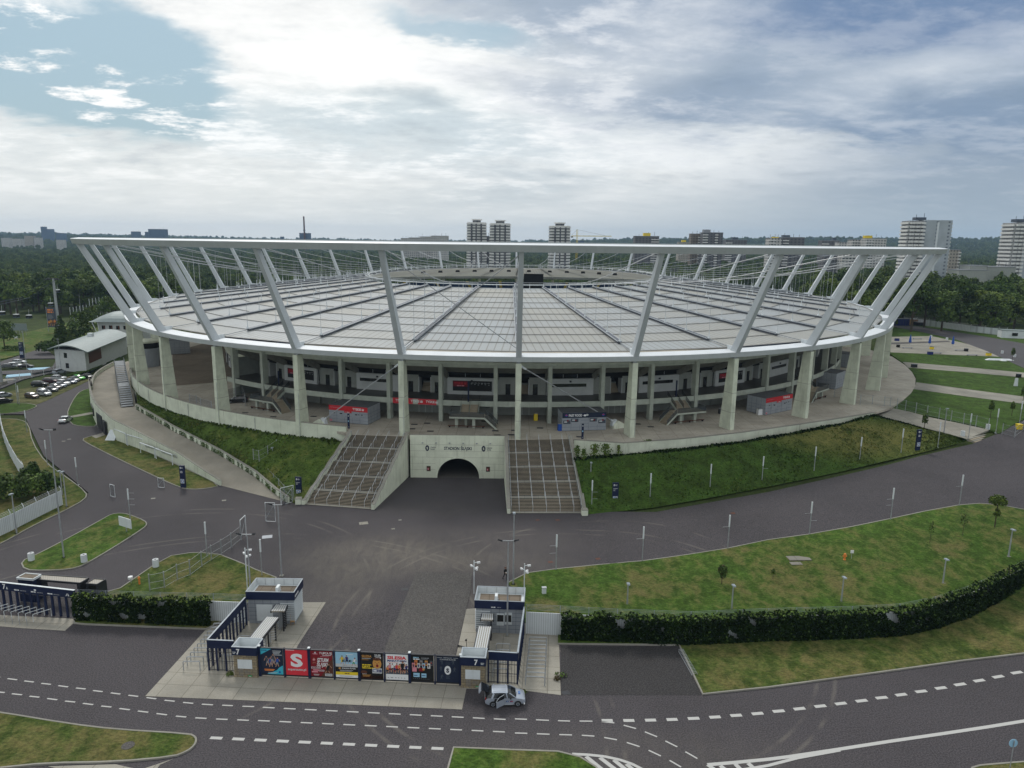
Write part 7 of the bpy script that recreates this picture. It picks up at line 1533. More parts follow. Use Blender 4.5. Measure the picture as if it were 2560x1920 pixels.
t = car_model('white', 'white car driving up the left road, seen from behind', 4.5, 1.85, 1.5, 'sedan'); t.location = G(155, 1058, .0)+Vector((0, 1.5, 0)); t.rotation_euler = (0, 0, R(98))
t = car_model('black', 'black estate car on the left plaza by the gallery stair', 4.6, 1.85, 1.5, 'hatch'); t.location = G(590, 1008, ZP+.01)+Vector((0, .9, 0)); t.rotation_euler = (0, 0, R(200))
t = car_model('black', 'black car half hidden behind the leftmost near column', 4.6, 1.85, 1.5, 'hatch'); t.location = G(331, 925, ZP+.01)+Vector((0, .9, 0)); t.rotation_euler = (0, 0, R(110))
# the silver hatchback by the gate: left rear door and tailgate stand open
def near_car():
    L, W, H = 4.0, 1.76, 1.5; t, bo, st_, kz = car_model('silver', 'silver hatchback by the gate with a rear door and the tailgate open', L, W, H, 'hatch', None, True); hw = W/2
    wheels(t, L, hw, .31); lights(t, L, hw, kz, 'hatch')
    B = MB(); B.box((-L*.43, 0, .62), (.5, W*.72, .75), 'car_interior'); B.build('boot_opening', t, local=True)
    B = MB(); B.hexa(((-L*.42, -.62, 1.42), (-L*.42, .62, 1.42), (-L*.40, .62, 1.46), (-L*.40, -.62, 1.46)), ((-L*.60, -.66, 1.78), (-L*.60, .66, 1.78), (-L*.585, .66, 1.83), (-L*.585, -.66, 1.83)), 'car_glass'); B.hexa(((-L*.60, -.68, 1.74), (-L*.60, .68, 1.74), (-L*.58, .68, 1.84), (-L*.58, -.68, 1.84)), ((-L*.655, -.6, 1.38), (-L*.655, .6, 1.38), (-L*.625, .6, 1.38), (-L*.625, -.6, 1.38)), 'car_silver'); B.build('tailgate', t, local=True)
    B = MB(); B.hexa(((-L*.30, -hw-.006, .32), (-L*.03, -hw-.006, .30), (-L*.03, -hw+.06, .30), (-L*.30, -hw+.06, .32)), ((-L*.26, -hw-.006, .93), (-L*.03, -hw-.006, .93), (-L*.03, -hw+.06, .93), (-L*.26, -hw+.06, .93)), 'car_interior'); B.build('door_opening', t, local=True)
    a = R(38); c, s = math.cos(a), math.sin(a); hx, hy = -L*.03, -hw-.01
    q_ = lambda l, z, o=0.: (hx-l*c+o*s, hy-l*s-o*c, z)
    B = MB(); B.hexa((q_(0, .30), q_(.98, .34), q_(.98, .34, .07), q_(0, .30, .07)), (q_(0, .93), q_(1.0, .95), q_(1.0, .95, .07), q_(0, .93, .07)), 'car_silver'); d_ = B.build('rear_door', t, local=True)
    B = MB(); B.hexa((q_(.03, .95), q_(.95, .97), q_(.95, .97, .03), q_(.03, .95, .03)), (q_(.05, 1.33), q_(.6, 1.30), q_(.6, 1.30, .03), q_(.05, 1.33, .03)), 'car_glass'); B.tube([q_(1.0, .95), q_(.88, 1.16), q_(.62, 1.33), q_(.0, 1.38)], .025, 'car_light', 5); B.build('door_window', d_, local=True)
    for sg in (-1, 1): B = MB(); B.bar((L*.05, sg*hw*.985, .93), (L*.02, sg*hw*.80, 1.43), .09, .05, 'car_silver'); B.bar((L*.27, sg*hw*.95, .95), (L*.10, sg*hw*.79, 1.40), .07, .06, 'car_silver'); B.bar((-L*.34, sg*hw*.96, .95), (-L*.29, sg*hw*.80, 1.43), .34, .06, 'car_silver'); B.build('pillar', t, local=True)
    B = MB(); B.box((0, -hw-.004, .26), (L*.40, .05, .07), 'car_light'); B.box((L*.47, -hw*.7, .26), (.12, .5, .09), 'white'); B.build('side_skirt', t, local=True)
    B = MB(); D = Decal(B, (L*.02, -hw-.012, .58), (1, 0, 0), (0, 0, 1), .004); D.rect(0, 0, .62, .13, 'deep_blue').up().disc(.12, .065, .05, 'sky_blue', 8).disc(.30, .065, .05, 'white', 8).disc(.48, .065, .05, 'red', 8).rect(.56, .02, .1, .08, 'red'); D2 = Decal(B, (L*.34, -.15, .955), (0, 1, 0), (-1, 0, .09), .012); D2.rect(0, -.15, .42, .2, 'blue').up().rect(.1, -.08, .2, .08, 'sky_blue'); B.build('stickers', t, local=True)
    for i in range(4): B = MB(); B.bar((-L*.30, -.45+.3*i, 1.515), (L*.02, -.45+.3*i, 1.53), .03, .015, 'car_light'); B.build('roof_rib', t, local=True)
    B = MB(); B.tube([(L*.27, -.5, 1.0), (L*.29, .15, .99)], .012, 'black', 4); B.build('wiper', t, local=True)
    t.location = G(1262, 1768, .01)+Vector((0, .88, 0)); t.rotation_euler = (0, 0, R(3)); t.name = 'hatchback'
near_car()
# ------------------------------------------------------------------ buildings around and on the skyline
def mat_block(name, wall, dark, fh=2.8, frac=.45, wp=3.2, wf=.55, u=(1, 0)):
    m, nt, b = newmat(name); tc = nt.nodes.new('ShaderNodeTexCoord'); sp = nt.nodes.new('ShaderNodeSeparateXYZ'); nt.links.new(tc.outputs['Object'], sp.inputs[0]); x, y, z = sp.outputs
    nn = nt.nodes.new('ShaderNodeNewGeometry'); sn = nt.nodes.new('ShaderNodeSeparateXYZ'); nt.links.new(nn.outputs['Normal'], sn.inputs[0])
    f = math_(nt, 'FRACT', math_(nt, 'DIVIDE', z, fh)); g = math_(nt, 'FRACT', math_(nt, 'DIVIDE', math_(nt, 'ADD', x, math_(nt, 'MULTIPLY', y, .9)), wp))
    k = math_(nt, 'MULTIPLY', math_(nt, 'GREATER_THAN', f, 1-frac), math_(nt, 'LESS_THAN', g, wf)); k = math_(nt, 'MULTIPLY', k, math_(nt, 'LESS_THAN', math_(nt, 'ABSOLUTE', sn.outputs[2]), .5))
    c = mix_(nt, ramp_(nt, noise_(nt, tc.outputs['Object'], .15, 4), .3, .7), tuple(v*.9 for v in wall), tuple(min(1, v*1.08) for v in wall)); c = mix_(nt, k, c, dark); nt.links.new(c, b.inputs['Base Color']); b.inputs['Roughness'].default_value = .8; return m
mat_block('block_pale', (.50, .49, .47), (.06, .07, .08)); mat_block('block_dark', (.12, .12, .128), (.05, .05, .058), 2.8, .5, 4., .5); mat_block('block_brown', (.19, .16, .13), (.05, .05, .05)); mat_block('block_beige', (.36, .33, .28), (.09, .09, .09), 2.8, .4, 2.6, .5)
mat_block('slab_end', (.36, .40, .43), (.13, .15, .18), 2.8, .45, 9., .16); mat_block('slab_side', (.30, .30, .30), (.07, .07, .08), 2.85, .5, 2.4, .7); mat_block('tower_glass_haze', (.075, .125, .20), (.045, .08, .14), 3.5, .6, 3., .8)  # the last one has the blue of distant haze mixed into its colour
plain('balcony', (.66, .66, .64), .7, 0, .04, .2)
def zy(py, px, Y): return YD(px, py, Y).z
def block(x0, x1, yt, Y, mat, label, ins=(), zb=-2., dep=None, roof=(), name='apartment_block', cat='building', band=None, group=None):
    a, b = YD(x0, yt, Y), YD(x1, yt, Y); w = b.x-a.x; dep = dep or max(12., w*.5); t = thing(name, label, cat, ((a.x+b.x)/2, Y+dep/2, zb), 0, group); H = (a.z+b.z)/2-zb
    B = MB(); B.box((0, 0, 0), (w, dep, H), mat); B.build('walls', t, local=True)
    B = MB(); B.box((0, 0, H+.003), (w+.5, dep+.5, .5), 'grey'); B.build('roof', t, local=True)
    for (u0, u1, h, m2) in roof: B = MB(); B.box(((u0+u1)/2*w-w/2, 0, H+.51), ((u1-u0)*w, dep*.5, h), m2); B.build('roof_house', t, local=True)
    if band:
        n = int(H/2.8)
        for (u0, u1) in band:
            B = MB()
            for i in range(max(0, n-14), n): B.box(((u0+u1)/2*w-w/2, -dep/2-.7, 2.8*i+.3), ((u1-u0)*w, 1.4, 1.1), 'balcony')
            B.build('balconies', t, local=True)
    for x in (-.3, .1, .35): B = MB(); B.tube([(x*w, 0, H+.5), (x*w, 0, H+.5+random.uniform(2, 5))], .18, 'slate', 4); B.build('aerial', t, local=True)
    return t
# three round towers
def round_tower(xc, wpx, yt, Y, label):
    c = YD(xc, yt, Y); r = wpx/2/FPX*Y*.98; H = c.z+6; t = thing('round_tower', label, 'tower', (c.x, Y+r, -6), 0, 'round residential towers'); n = 48
    sh = lambda a: 1+.045*math.cos(8*a)
    def ring_(B, r0, z0, z1, mat):
        vs = [((r0*sh(2*math.pi*i/n))*math.cos(2*math.pi*i/n), (r0*sh(2*math.pi*i/n))*math.sin(2*math.pi*i/n), z) for z in (z0, z1) for i in range(n)]
        B.add(vs, [tuple(range(n-1, -1, -1)), tuple(range(n, 2*n))]+[(i, (i+1) % n, n+(i+1) % n, n+i) for i in range(n)], mat)
    B = MB(); ring_(B, r*.93, 0, H-6, 'block_dark'); B.build('core', t, local=True); B = MB(); nf = int((H-8)/3.05)
    for i in range(nf): ring_(B, r, H-7.5-3.05*i-.4, H-7.5-3.05*i+1.4, 'balcony')
    B.build('balcony_rings', t, local=True); B = MB()
    for a in (-2.05, -1.57, -1.05): B.bar((r*1.02*math.cos(a), r*1.02*math.sin(a), 0), (r*1.02*math.cos(a), r*1.02*math.sin(a), H-7), 1.5, 1.0, 'block_dark', up=(math.cos(a), math.sin(a), 0))
    B.build('stair_recess', t, local=True); B = MB(); ring_(B, r*.93, H-6, H-5.3, 'balcony'); B.lathe((0, 0, H-5.3), [(r*.42, 0), (r*.42, 2.2)], 'block_dark', 16); B.lathe((0, 0, H-3.1), [(r*.54, 0), (r*.54, 1.2)], 'balcony', 16); B.build('penthouse', t, local=True)
    return t
round_tower(1190.5, 49, 543, 811, 'leftmost of the three round banded towers on the skyline'); round_tower(1250, 52, 545, 790, 'middle one of the three round banded towers on the skyline'); round_tower(1401.5, 54, 551, 770, 'round banded tower standing alone next to the crane')
block(1213, 1226, 591, 830, 'block_dark', 'small dark block between the two round towers')
for i, (a, b, y) in enumerate(((1002, 1022, 596), (1022, 1049, 594.5), (1049, 1078, 592), (1078, 1120, 590))): block(a, b, y, 1250-15*i, 'block_pale', ('lowest, left piece', 'second piece from the left', 'third piece from the left', 'tallest, right piece')[i]+' of the long pale stepped block left of the round towers')
block(1588, 1648, 591, 900, 'block_dark', 'dark grey block with a yellow roof house right of the crane', roof=((.38, .66, 3.6, 'yellow'),), band=((.68, 1.),)); block(1697, 1729, 606, 1000, 'block_beige', 'low block with a yellow roof house left of the brown block', roof=((.3, .6, 2.5, 'yellow'),)); block(1729, 1757, 585, 850, 'block_brown', 'narrow brown block on the skyline', band=((.6, 1.),)); block(1758, 1808, 582, 830, 'block_dark', 'dark tall block with balconies joined to the brown block', roof=((.05, .4, 3, 'grey'),), band=((0., .25), (.6, .75)))
block(1815, 1868, 600, 1000, 'block_dark', 'low dark block on the skyline right of the tall dark one', roof=((.35, .6, 3, 'slate'),), band=((0, .3),)); block(1924, 1955, 596, 760, 'block_pale', 'pale block with a yellow patch on the skyline', band=((0., .5),), roof=((.4, .8, 1., 'yellow'),)); block(1955, 2012, 594, 770, 'block_dark', 'dark block with a brown end right of the yellow patch', roof=((.1, .4, 2, 'slate'),), band=((.05, .3),))
block(2056, 2098, 602, 900, 'block_dark', 'low dark block with white balconies near the right skyline', band=((0., .4),), roof=((.7, .9, 3, 'slate'),)); block(2098, 2131, 606, 880, 'block_pale', 'low pale block near the right skyline'); block(2131, 2166, 600, 840, 'block_pale', 'pale stepped block near the right skyline', band=((0., .6),)); block(2166, 2217, 597, 820, 'block_pale', 'pale block with a yellow top left of the white tower', band=((0., .35),), roof=((0, .35, 3, 'yellow'),))
# white slab tower, its paler neighbour, and the tower cut by the right edge
def slab_tower(px, yt, Y, wl_, wr_, rz, label, floors):
    c = YD(px, yt, Y); H = c.z+0.; t = thing('slab_tower', label, 'tower', (c.x, Y, 0), rz); B = MB(); B.box((-wl_/2, 7, 0), (wl_, 14, H), 'slab_side'); B.build('long_side', t, local=True); B = MB(); B.box((wr_/2, 7.2, 0), (wr_, 14.6, H+.6), 'slab_end'); B.build('end_wall', t, local=True)
    for i in range(floors):
        z = H-2.6-2.85*i; B = MB()
        for k in range(3): x0 = -wl_+wl_*k/3; B.box((x0+wl_/6, -1.0-.35*k, z), (wl_/3-.25, 1.6+.7*k, 1.55), 'balcony')
        B.build('balcony_row', t, local=True); B = MB(); B.box((wr_+.7, 7.2, z), (1.4, 11, 1.2), 'balcony'); B.build('end_balcony', t, local=True); B = MB(); B.box((-wl_-.6, 7, z), (1.3, 13, 1.5), 'balcony'); B.build('side_balcony', t, local=True)
    B = MB(); B.box((wr_*.5, -.12, 2), (1.5, .3, H-3), 'white_panel'); B.build('stair_strip', t, local=True); B = MB(); B.box((-wl_*.1, 7, H+.61), (8, 6, 2.2), 'slate'); B.tube([(2, 6, H+2.8), (2, 6, H+6)], .2, 'slate', 4); B.tube([(-4, 6, H+2.8), (-4, 6, H+5)], .2, 'slate', 4); B.build('roof_house', t, local=True); return t
slab_tower(2312, 552, 580, 11, 21, R(-4), 'white slab tower with balcony bands behind the right end of the stadium', 21); slab_tower(2566, 557, 560, 8, 22, R(3), 'white slab tower with balcony bands cut by the right image edge', 21)
block(2366, 2402, 625, 640, 'block_beige', 'beige block directly right of the white slab tower', zb=0, band=((.85, 1.),))
for a, b, y, Y, l in ((2398, 2470, 676, 540, 'long low white flat building among the right trees'), (2425, 2468, 665, 545, 'white upper storey of the low building among the trees'), (2470, 2540, 668, 550, 'white low block left of the right edge tower')): block(a, b, y, Y, 'facade_grey', l, zb=10, dep=14)
block(2060, 2100, 640, 700, 'block_dark', 'dark block glimpsed under the ring at the right', zb=0); block(2105, 2150, 636, 690, 'block_pale', 'pale block glimpsed under the ring at the right', zb=0, band=((0, 1),))
# tower crane
P = YD(1442, 610, 1050); t = thing('tower_crane', 'yellow tower crane with a long jib right of the lone round tower', 'crane', (P.x, 1050, 0)); zt_c = zy(590, 1442, 1050); B = MB()
for sx in (-.8, .8):
    for sy in (-.8, .8): B.tube([(sx, sy, 0), (sx, sy, zt_c+9)], .22, 'yellow', 4)
B.build('mast', t, local=True); B = MB(); B.bar((-8, 0, zt_c), (49, 0, zt_c+.3), .6, .9, 'yellow'); B.tube([(0, 0, zt_c+9), (40, 0, zt_c+1)], .12, 'slate', 3); B.tube([(0, 0, zt_c+9), (-8, 0, zt_c+1)], .12, 'slate', 3); B.build('jib', t, local=True); B = MB(); B.box((-7, 0, zt_c-2.5), (3, 1.5, 2.2), 'grey'); B.build('counterweight', t, local=True)
block(1448, 1460, 602, 1400, 'tower_glass_haze', 'tiny bluish block beside the crane')
# far city on the left
for a, b, y, Y, mt, l in ((101, 112, 567, 2700, 'tower_glass_haze', 'thin taller half of the far blue office tower'), (112, 130, 573, 2700, 'tower_glass_haze', 'broad lower half of the far blue office tower'), (139, 160, 583, 2600, 'tower_glass_haze', 'far pale blue slab right of the office tower'), (362, 370, 580, 2300, 'tower_glass_haze', 'narrow dark annex of the far curved office block'), (370, 410, 573, 2300, 'tower_glass_haze', 'broad dark blue far office block'), (327, 347, 579, 2500, 'tower_glass_haze', 'far tower wrapped in scaffolding'), (748, 774, 583, 2100, 'tower_glass_haze', 'far blue block beside the tall chimney'), (60, 82, 590, 2000, 'block_beige', 'far beige slab at left'), (2, 22, 595, 1900, 'block_pale', 'first far pale block from the left edge'), (26, 52, 597, 1950, 'block_pale', 'second far pale block from the left edge'), (84, 100, 594, 2000, 'block_pale', 'far pale block below the office tower'), (140, 158, 600, 1800, 'block_pale', 'pale lower block in front of the far blue slab'), (700, 708, 592, 2600, 'tower_glass_haze', 'tiny far block left of the chimney')):
    block(a, b, y, Y, mt, l, zb=-5)
P = YD(763, 600, 2100); H = zy(541, 763, 2100); t = thing('chimney', 'tall dark chimney far away on the skyline', 'chimney', (P.x, 2095, -5)); B = MB(); B.tube([(0, 0, 0), (0, 0, H+5)], 3.0, 'brown', 10, r2=2.0); B.build('shaft', t, local=True); B = MB()
for z in (.35, .5, .65): B.lathe((0, 0, (H+5)*z), [(3.6, 0), (3.6, 1.2)], 'slate', 10)
B.build('gallery', t, local=True)
# white buildings left of the stadium
P0, P1, PB = G(141, 924), G(217, 931), Vector((-152, 282, 0)); u = (P1-P0); u.z = 0; Wd = u.length; u.normalize(); v = (PB-P1); v.z = 0; Ln = v.length; v.normalize()
t = thing('white_building', 'low white two storey building with a vaulted grey green roof left of the stadium', 'building', P0); f = lambda s, d, z: P0+u*s+v*d+Vector((0, 0, z))
B = MB(); B.hexa((f(0, 0, -.2), f(Wd, 0, -.2), f(Wd, Ln, -.2), f(0, Ln, -.2)), (f(0, 0, 7.2), f(Wd, 0, 7.2), f(Wd, Ln, 7.2), f(0, Ln, 7.2)), 'facade_white'); B.build('walls', t); B = MB(); n = 10; pr = [(-2.2+(Wd+4.4)*i/n, 7.0+1.7*math.sin(math.pi*i/n)) for i in range(n+1)]
for (a, za), (b, zb) in zip(pr[:-1], pr[1:]): B.hexa((f(a, -1.8, za), f(b, -1.8, zb), f(b, Ln, zb), f(a, Ln, za)), (f(a, -1.8, za+.35), f(b, -1.8, zb+.35), f(b, Ln, zb+.35), f(a, Ln, za+.35)), 'zinc_roof')
B.build('roof', t)
for s, z in ((4.2, 4.4), (4.6, .9)): B = MB(); B.hexa((f(s, -.08, z), f(s+1.4, -.08, z), f(s+1.4, -.004, z), f(s, -.004, z)), (f(s, -.08, z+1.7), f(s+1.4, -.08, z+1.7), f(s+1.4, -.004, z+1.7), f(s, -.004, z+1.7)), 'dark_glass'); B.build('window', t)
B = MB(); B.hexa((f(Wd+.004, 3, 2.5), f(Wd+.1, 3, 2.5), f(Wd+.1, 15, 2.5), f(Wd+.004, 15, 2.5)), (f(Wd+.004, 3, 6.6), f(Wd+.1, 3, 6.6), f(Wd+.1, 15, 6.6), f(Wd+.004, 15, 6.6)), 'brown'); B.build('dark_doors', t); B = MB(); q_ = f(Wd*.45, 22, 8.9); B.box(q_, (1.6, 1.6, 1.3), 'white_metal'); B.build('roof_vent', t)
Y2 = 300; xa, xb = YD(245, 820, Y2).x, YD(345, 820, Y2).x; zt2 = zy(804, 280, Y2); t = thing('office_building', 'white three storey building with a barrel roof behind the left columns', 'building', (xa, Y2, 0)); B = MB(); B.box(((xa+xb)/2, Y2+9, -.2), (xb-xa, 18, zt2+.2), 'facade_white'); B.build('walls', t)
B = MB(); x0 = YD(225, 800, Y2).x; x1 = xb+3; n = 12; g_ = lambda i, j: (x0+(x1-x0)*i/n, Y2-1.6+20*j/n, zt2-.1+3.7*math.sin(math.pi*j/n)**.7*min(1, (i/3.5))**.5)
B.add([g_(i, j) for i in range(n+1) for j in range(n+1)], [(i*(n+1)+j, (i+1)*(n+1)+j, (i+1)*(n+1)+j+1, i*(n+1)+j+1) for i in range(n) for j in range(n)], 'zinc_roof')
B.build('roof', t)
for px, py in ((259, 818), (277, 818), (295, 819), (313, 819), (261, 841), (279, 840)): p = YD(px, py, Y2); B = MB(); B.box((p.x, Y2-.05, p.z-.75), (1.4, .09, 1.5), 'dark_glass'); B.box((p.x+.35, Y2-.1, p.z-.7), (.5, .05, 1.4), 'brown'); B.build('window', t)
B = MB(); a = YD(229, 804, Y2-1); b = YD(250, 848, Y2-1); B.tube([a, b], .18, 'white_metal', 5); B.tube([YD(243, 804, Y2-1), YD(252, 845, Y2-1)], .15, 'white_metal', 5); B.build('roof_strut', t)
struct(drape('embankment', [tuple(G(x, y)[:2]) for x, y in ((165, 940), (206, 938), (232, 930), (262, 908), (300, 905), (300, 890), (262, 895), (218, 915), (200, 925))], 0, 'grass_green', 4., zf=lambda x, y: 3.*ss(-150, -128, x)), 'grass slope below the left white building', 'slope')
for pts_, l in (([(0, 972), (60, 948), (110, 936), (150, 930), (150, 922), (100, 930), (50, 940), (0, 950)], 'bluish road behind the car park fence'), ([(0, 905), (60, 885), (100, 872), (125, 880), (142, 896), (60, 897), (0, 918)], 'small grey road before the left white building'), ([(62, 925), (130, 918), (138, 905), (150, 925), (90, 937), (0, 935), (0, 928)], 'grey lane of the far small lot')): struct(drape('road', [tuple(G(*q_)[:2]) for q_ in pts_], .06, 'asphalt_far', 6.), l, 'road')
for pts_, l, mt in (([(17, 938), (76, 933), (78, 939), (14, 944)], 'turquoise painted parking bay, nearer one', 'sky_blue'), ([(68, 921), (126, 918), (110, 924), (72, 925)], 'turquoise painted parking bay, farther one', 'sky_blue'), ([(0, 948), (36, 947), (36, 951), (0, 953)], 'pale sand strip by the far lot', 'path_concrete')): struct(drape('parking_bay', [tuple(G(*q_)[:2]) for q_ in pts_], .09, mt, 6.), l, 'parking bay')
lawn('meadow', [(-60, 860), (60, 832), (200, 800), (285, 790), (290, 850), (200, 850), (130, 872), (60, 884), (0, 900), (-60, 905)], 'grass', 'light green meadow with the billboard far left', 1, False, G, .05, 9.)
mesh_fence([G and (0, 962), (20, 958), (50, 951), (80, 944), (110, 938), (135, 932), (150, 928)], 2.2, 'white topped mesh fence behind the car park', f=lambda x, y: G(x, y, 0), pm='white_metal')
# cable car tower with a banner, cabins and cable
P = G(148, 832); t = thing('cable_car_tower', 'tall grey cable car tower carrying an orange printed banner', 'tower', P); B = MB(); B.tube([P, P+Vector((0, 0, 25.5))], .75, 'steel', 10, r2=.5); B.build('mast', t); B = MB(); B.bar(P+Vector((-2.8, 0, 25.4)), P+Vector((2.2, 0, 25.4)), .5, .5, 'dark_steel'); B.bar(P+Vector((-2.8, -2, 25)), P+Vector((-2.8, 2, 25)), .3, .4, 'dark_steel'); B.bar(P+Vector((2.2, -2, 25)), P+Vector((2.2, 2, 25)), .3, .4, 'dark_steel'); B.build('cross_arm', t)
B = MB(); b0_ = P+Vector((-4.2, -1.2, 2.8)); B.box((b0_.x+2.1, b0_.y, b0_.z), (4.2, .12, 9.2), 'slate'); D = Decal(B, b0_+Vector((0, -.065, 0)), (1, 0, 0), (0, 0, 1), .01); D.words(.5, 7.8, 2.6, .7, 'orange').words(.5, 6.7, 2.8, .7, 'orange'); [D.rect(.5, 5.6-.5*k, 2.+.3*(k % 3), .2, 'grey') for k in range(4)]; D.up(); [D.figure(.8+.9*k, .5+.5*(k % 2), 2.8, ('orange', 'gold', 'brown')[k % 3], 'brown', 'gold') for k in range(4)]; B.build('banner', t); B = MB(); B.tube([b0_+Vector((0, 0, -2)), b0_+Vector((0, 0, 9.6))], .12, 'steel', 5); B.build('banner_pole', t)
def cabin(px, py, Y, label):
    p = YD(px, py, Y); t = thing('cable_cabin', label, 'cable car', p, 0, 'cable car cabins'); B = MB(); B.box((0, 0, -2.1), (1.9, 1.8, .5), 'slate', 0, 1.08); B.box((0, 0, -.65), (2.0, 1.9, .3), 'off_white', 0, .8); B.build('shell', t, local=True); B = MB(); B.box((0, 0, -1.6), (1.98, 1.88, .95), 'dark_glass', 0, .97); B.build('windows', t, local=True); B = MB(); B.bar((0, 0, -.4), (0, .3, 2.2), .12, .12, 'steel'); B.build('hanger', t, local=True)
for x, y, Y, l in ((40, 783, 330, 'pale cable car cabin hanging low at far left'), (72, 785, 335, 'dark cable car cabin beside the pale one'), (126, 755, 372, 'white cable car cabin just left of the tower'), (143, 722, 395, 'small white cable car cabin near the tower top'), (4, 776, 318, 'dark cable car cabin cut by the left edge')): cabin(x, y, Y, l)
B = MB()
for dx, tx, e in ((-2.8, -40, (143-8, 712, 520)), (2.2, 0, (160, 711, 520))): a = P+Vector((dx, 0, 25.7)); B.tube([YD(tx-30, 768, 300), YD((tx+148)/2, 744, 335), a, YD(*e)], .09, 'slate', 4)
tag(B.build('cable'), 'pair of cable car ropes running past the tower', 'cable')
t = thing('ball_net', 'row of tall pale net posts of a sports ground behind the trees', 'fence', G(230, 800)); W = MB(); pz = [G(178+8.2*i, 806-1.6*i) for i in range(13)]
for i, p in enumerate(pz): B = MB(); B.tube([p, p+Vector((0, 0, 8+3*(i > 5)))], .13, 'white_metal', 5); B.build('post', t)
for a, b in zip(pz[:-1], pz[1:]): W.quad(a, b, b+Vector((0, 0, 7.5)), a+Vector((0, 0, 7.5)), 'wire_mesh')
W.build('net', t)
flood_mast((203, 790), 738, 'lamp mast behind the dark trees at left'); P = G(2, 962); t = thing('concrete_mast', 'thick grey mast cut by the left image edge', 'mast', P); B = MB(); B.tube([P, P+Vector((0, 0, 14))], .8, 'steel', 10, r2=.55); B.build('shaft', t); B = MB(); B.box(P, (2.4, 2.4, 1.0), 'kerb'); B.build('footing', t)
# ------------------------------------------------------------------ trees and plants
def crown_points(rs, lobes, n):
    P = []; N = []
    w = np.array([l[3]*l[4]*l[5] for l in lobes])**.67; w /= w.sum(); ix = rs.choice(len(lobes), n, p=w)
    for i in ix:
        cx, cy, cz, a, b, c = lobes[i]; d = rs.normal(0, 1, 3); d /= np.linalg.norm(d); d[2] = d[2] if d[2] > -.45 else -d[2]*.5; r = rs.uniform(.55, 1.06)**.6
        P.append((cx+d[0]*a*r, cy+d[1]*b*r, cz+d[2]*c*r)); N.append(d)
    return np.array(P), np.array(N)
def make_tree(kind, seed, n=2300, H=14.):
    rs = np.random.default_rng(seed); L = []
    if kind == 'round':
        R0 = H*.33
        for i in range(13): a = rs.uniform(0, 6.28); r = R0*rs.uniform(.15, .85)**.8; z = H*rs.uniform(.24, .83); k = R0*rs.uniform(.36, .62)*(1.12-.45*abs(z/H-.55)/.3); L.append((r*math.cos(a), r*math.sin(a), z, k, k*rs.uniform(.85, 1.15), k*rs.uniform(.7, .95)))
        mats, sz, pr = ['leaf', 'leaf_dark', 'leaf_light'], .36, (.62, .26, .12)
    elif kind == 'dark':
        R0 = H*.30
        for i in range(12): a = rs.uniform(0, 6.28); r = R0*rs.uniform(.1, .8); z = H*rs.uniform(.28, .86); k = R0*rs.uniform(.35, .6); L.append((r*math.cos(a), r*math.sin(a), z, k, k, k*.95))
        mats, sz, pr = ['leaf_dark', 'leaf', 'leaf_dark'], .35, (.7, .2, .1)
    elif kind == 'spruce':
        for i in range(11): z = H*(.10+.83*i/11); k = H*.25*(1-i/11.5); L.append((0, 0, z, k, k, H*.06))
        mats, sz, pr = ['leaf_dark', 'leaf_dark', 'leaf'], .42, (.6, .3, .1)
    elif kind == 'poplar':
        for i in range(9): z = H*(.16+.78*i/9); k = H*.085*math.sin(.35+2.5*i/9); L.append((rs.uniform(-.3, .3), rs.uniform(-.3, .3), z, k, k, H*.09))
        mats, sz, pr = ['leaf', 'leaf_dark', 'leaf'], .42, (.6, .3, .1)
    P, N = crown_points(rs, L, n); V = leaf_quads(P, N, sz, .5, None, rs); mi = rs.choice(3, n, p=pr); return V, mats, mi, L
PROTO = {}
def proto(kind, seed, label, group, loc, n=2300):
    V, mats, mi, L = make_tree(kind, seed, n); t = thing('tree', label, 'tree', loc, 0, group); c = quads_obj('crown', V, mats, mi, t, True)
    B = MB(); B.tube([(0, 0, -.4), (.1, 0, 4), (.05, .1, 9)], .34, 'bark', 7, r2=.12)
    rs = random.Random(seed)
    for i in range(5):
        l = L[rs.randrange(len(L))]; z = 3.5+i*1.1; B.tube([(0, 0, z), (l[0]*.5, l[1]*.5, (z+l[2])/2+.3), (l[0]*.9, l[1]*.9, l[2])], .11, 'bark', 5, r2=.04)
    B.build('trunk', t, local=True); return t, c
rt_ = random.Random(3)
KINDS_ = [('round', 21, 'broad green'), ('round', 22, 'spreading green'), ('dark', 23, 'dark dense'), ('round', 24, 'full leafy'), ('dark', 25, 'dark rounded')]
zone_lab = {'left': ('tree in the wood left of the stadium', 'trees of the left wood'), 'right': ('tree behind the right white fence', 'trees of the right wood'), 'back': ('tree in the park behind the stadium', 'trees behind the stadium')}
first = {}; CROWNS = []
def plant(x, y, z, s, zone):
    k = rt_.randrange(len(KINDS_)); kind, seed, adj = KINDS_[k]; lab = adj+' '+zone_lab[zone][0]; grp = zone_lab[zone][1]
    if k not in first: t, c = proto(kind, seed, lab, grp, (x, y, z)); first[k] = t; CROWNS.append(c); t.scale = (s*.98, s*1.02, s); return
    t = copy_tree(first[k], (x, y, z), rt_.uniform(0, 6.28), lab, (s*rt_.uniform(.9, 1.15), s*rt_.uniform(.9, 1.15), s*rt_.uniform(.85, 1.15))); t['group'] = grp
def frust(x, y, m=60): return abs(x) < y*.735+m
cand = []
def shade_lim(x): return 0
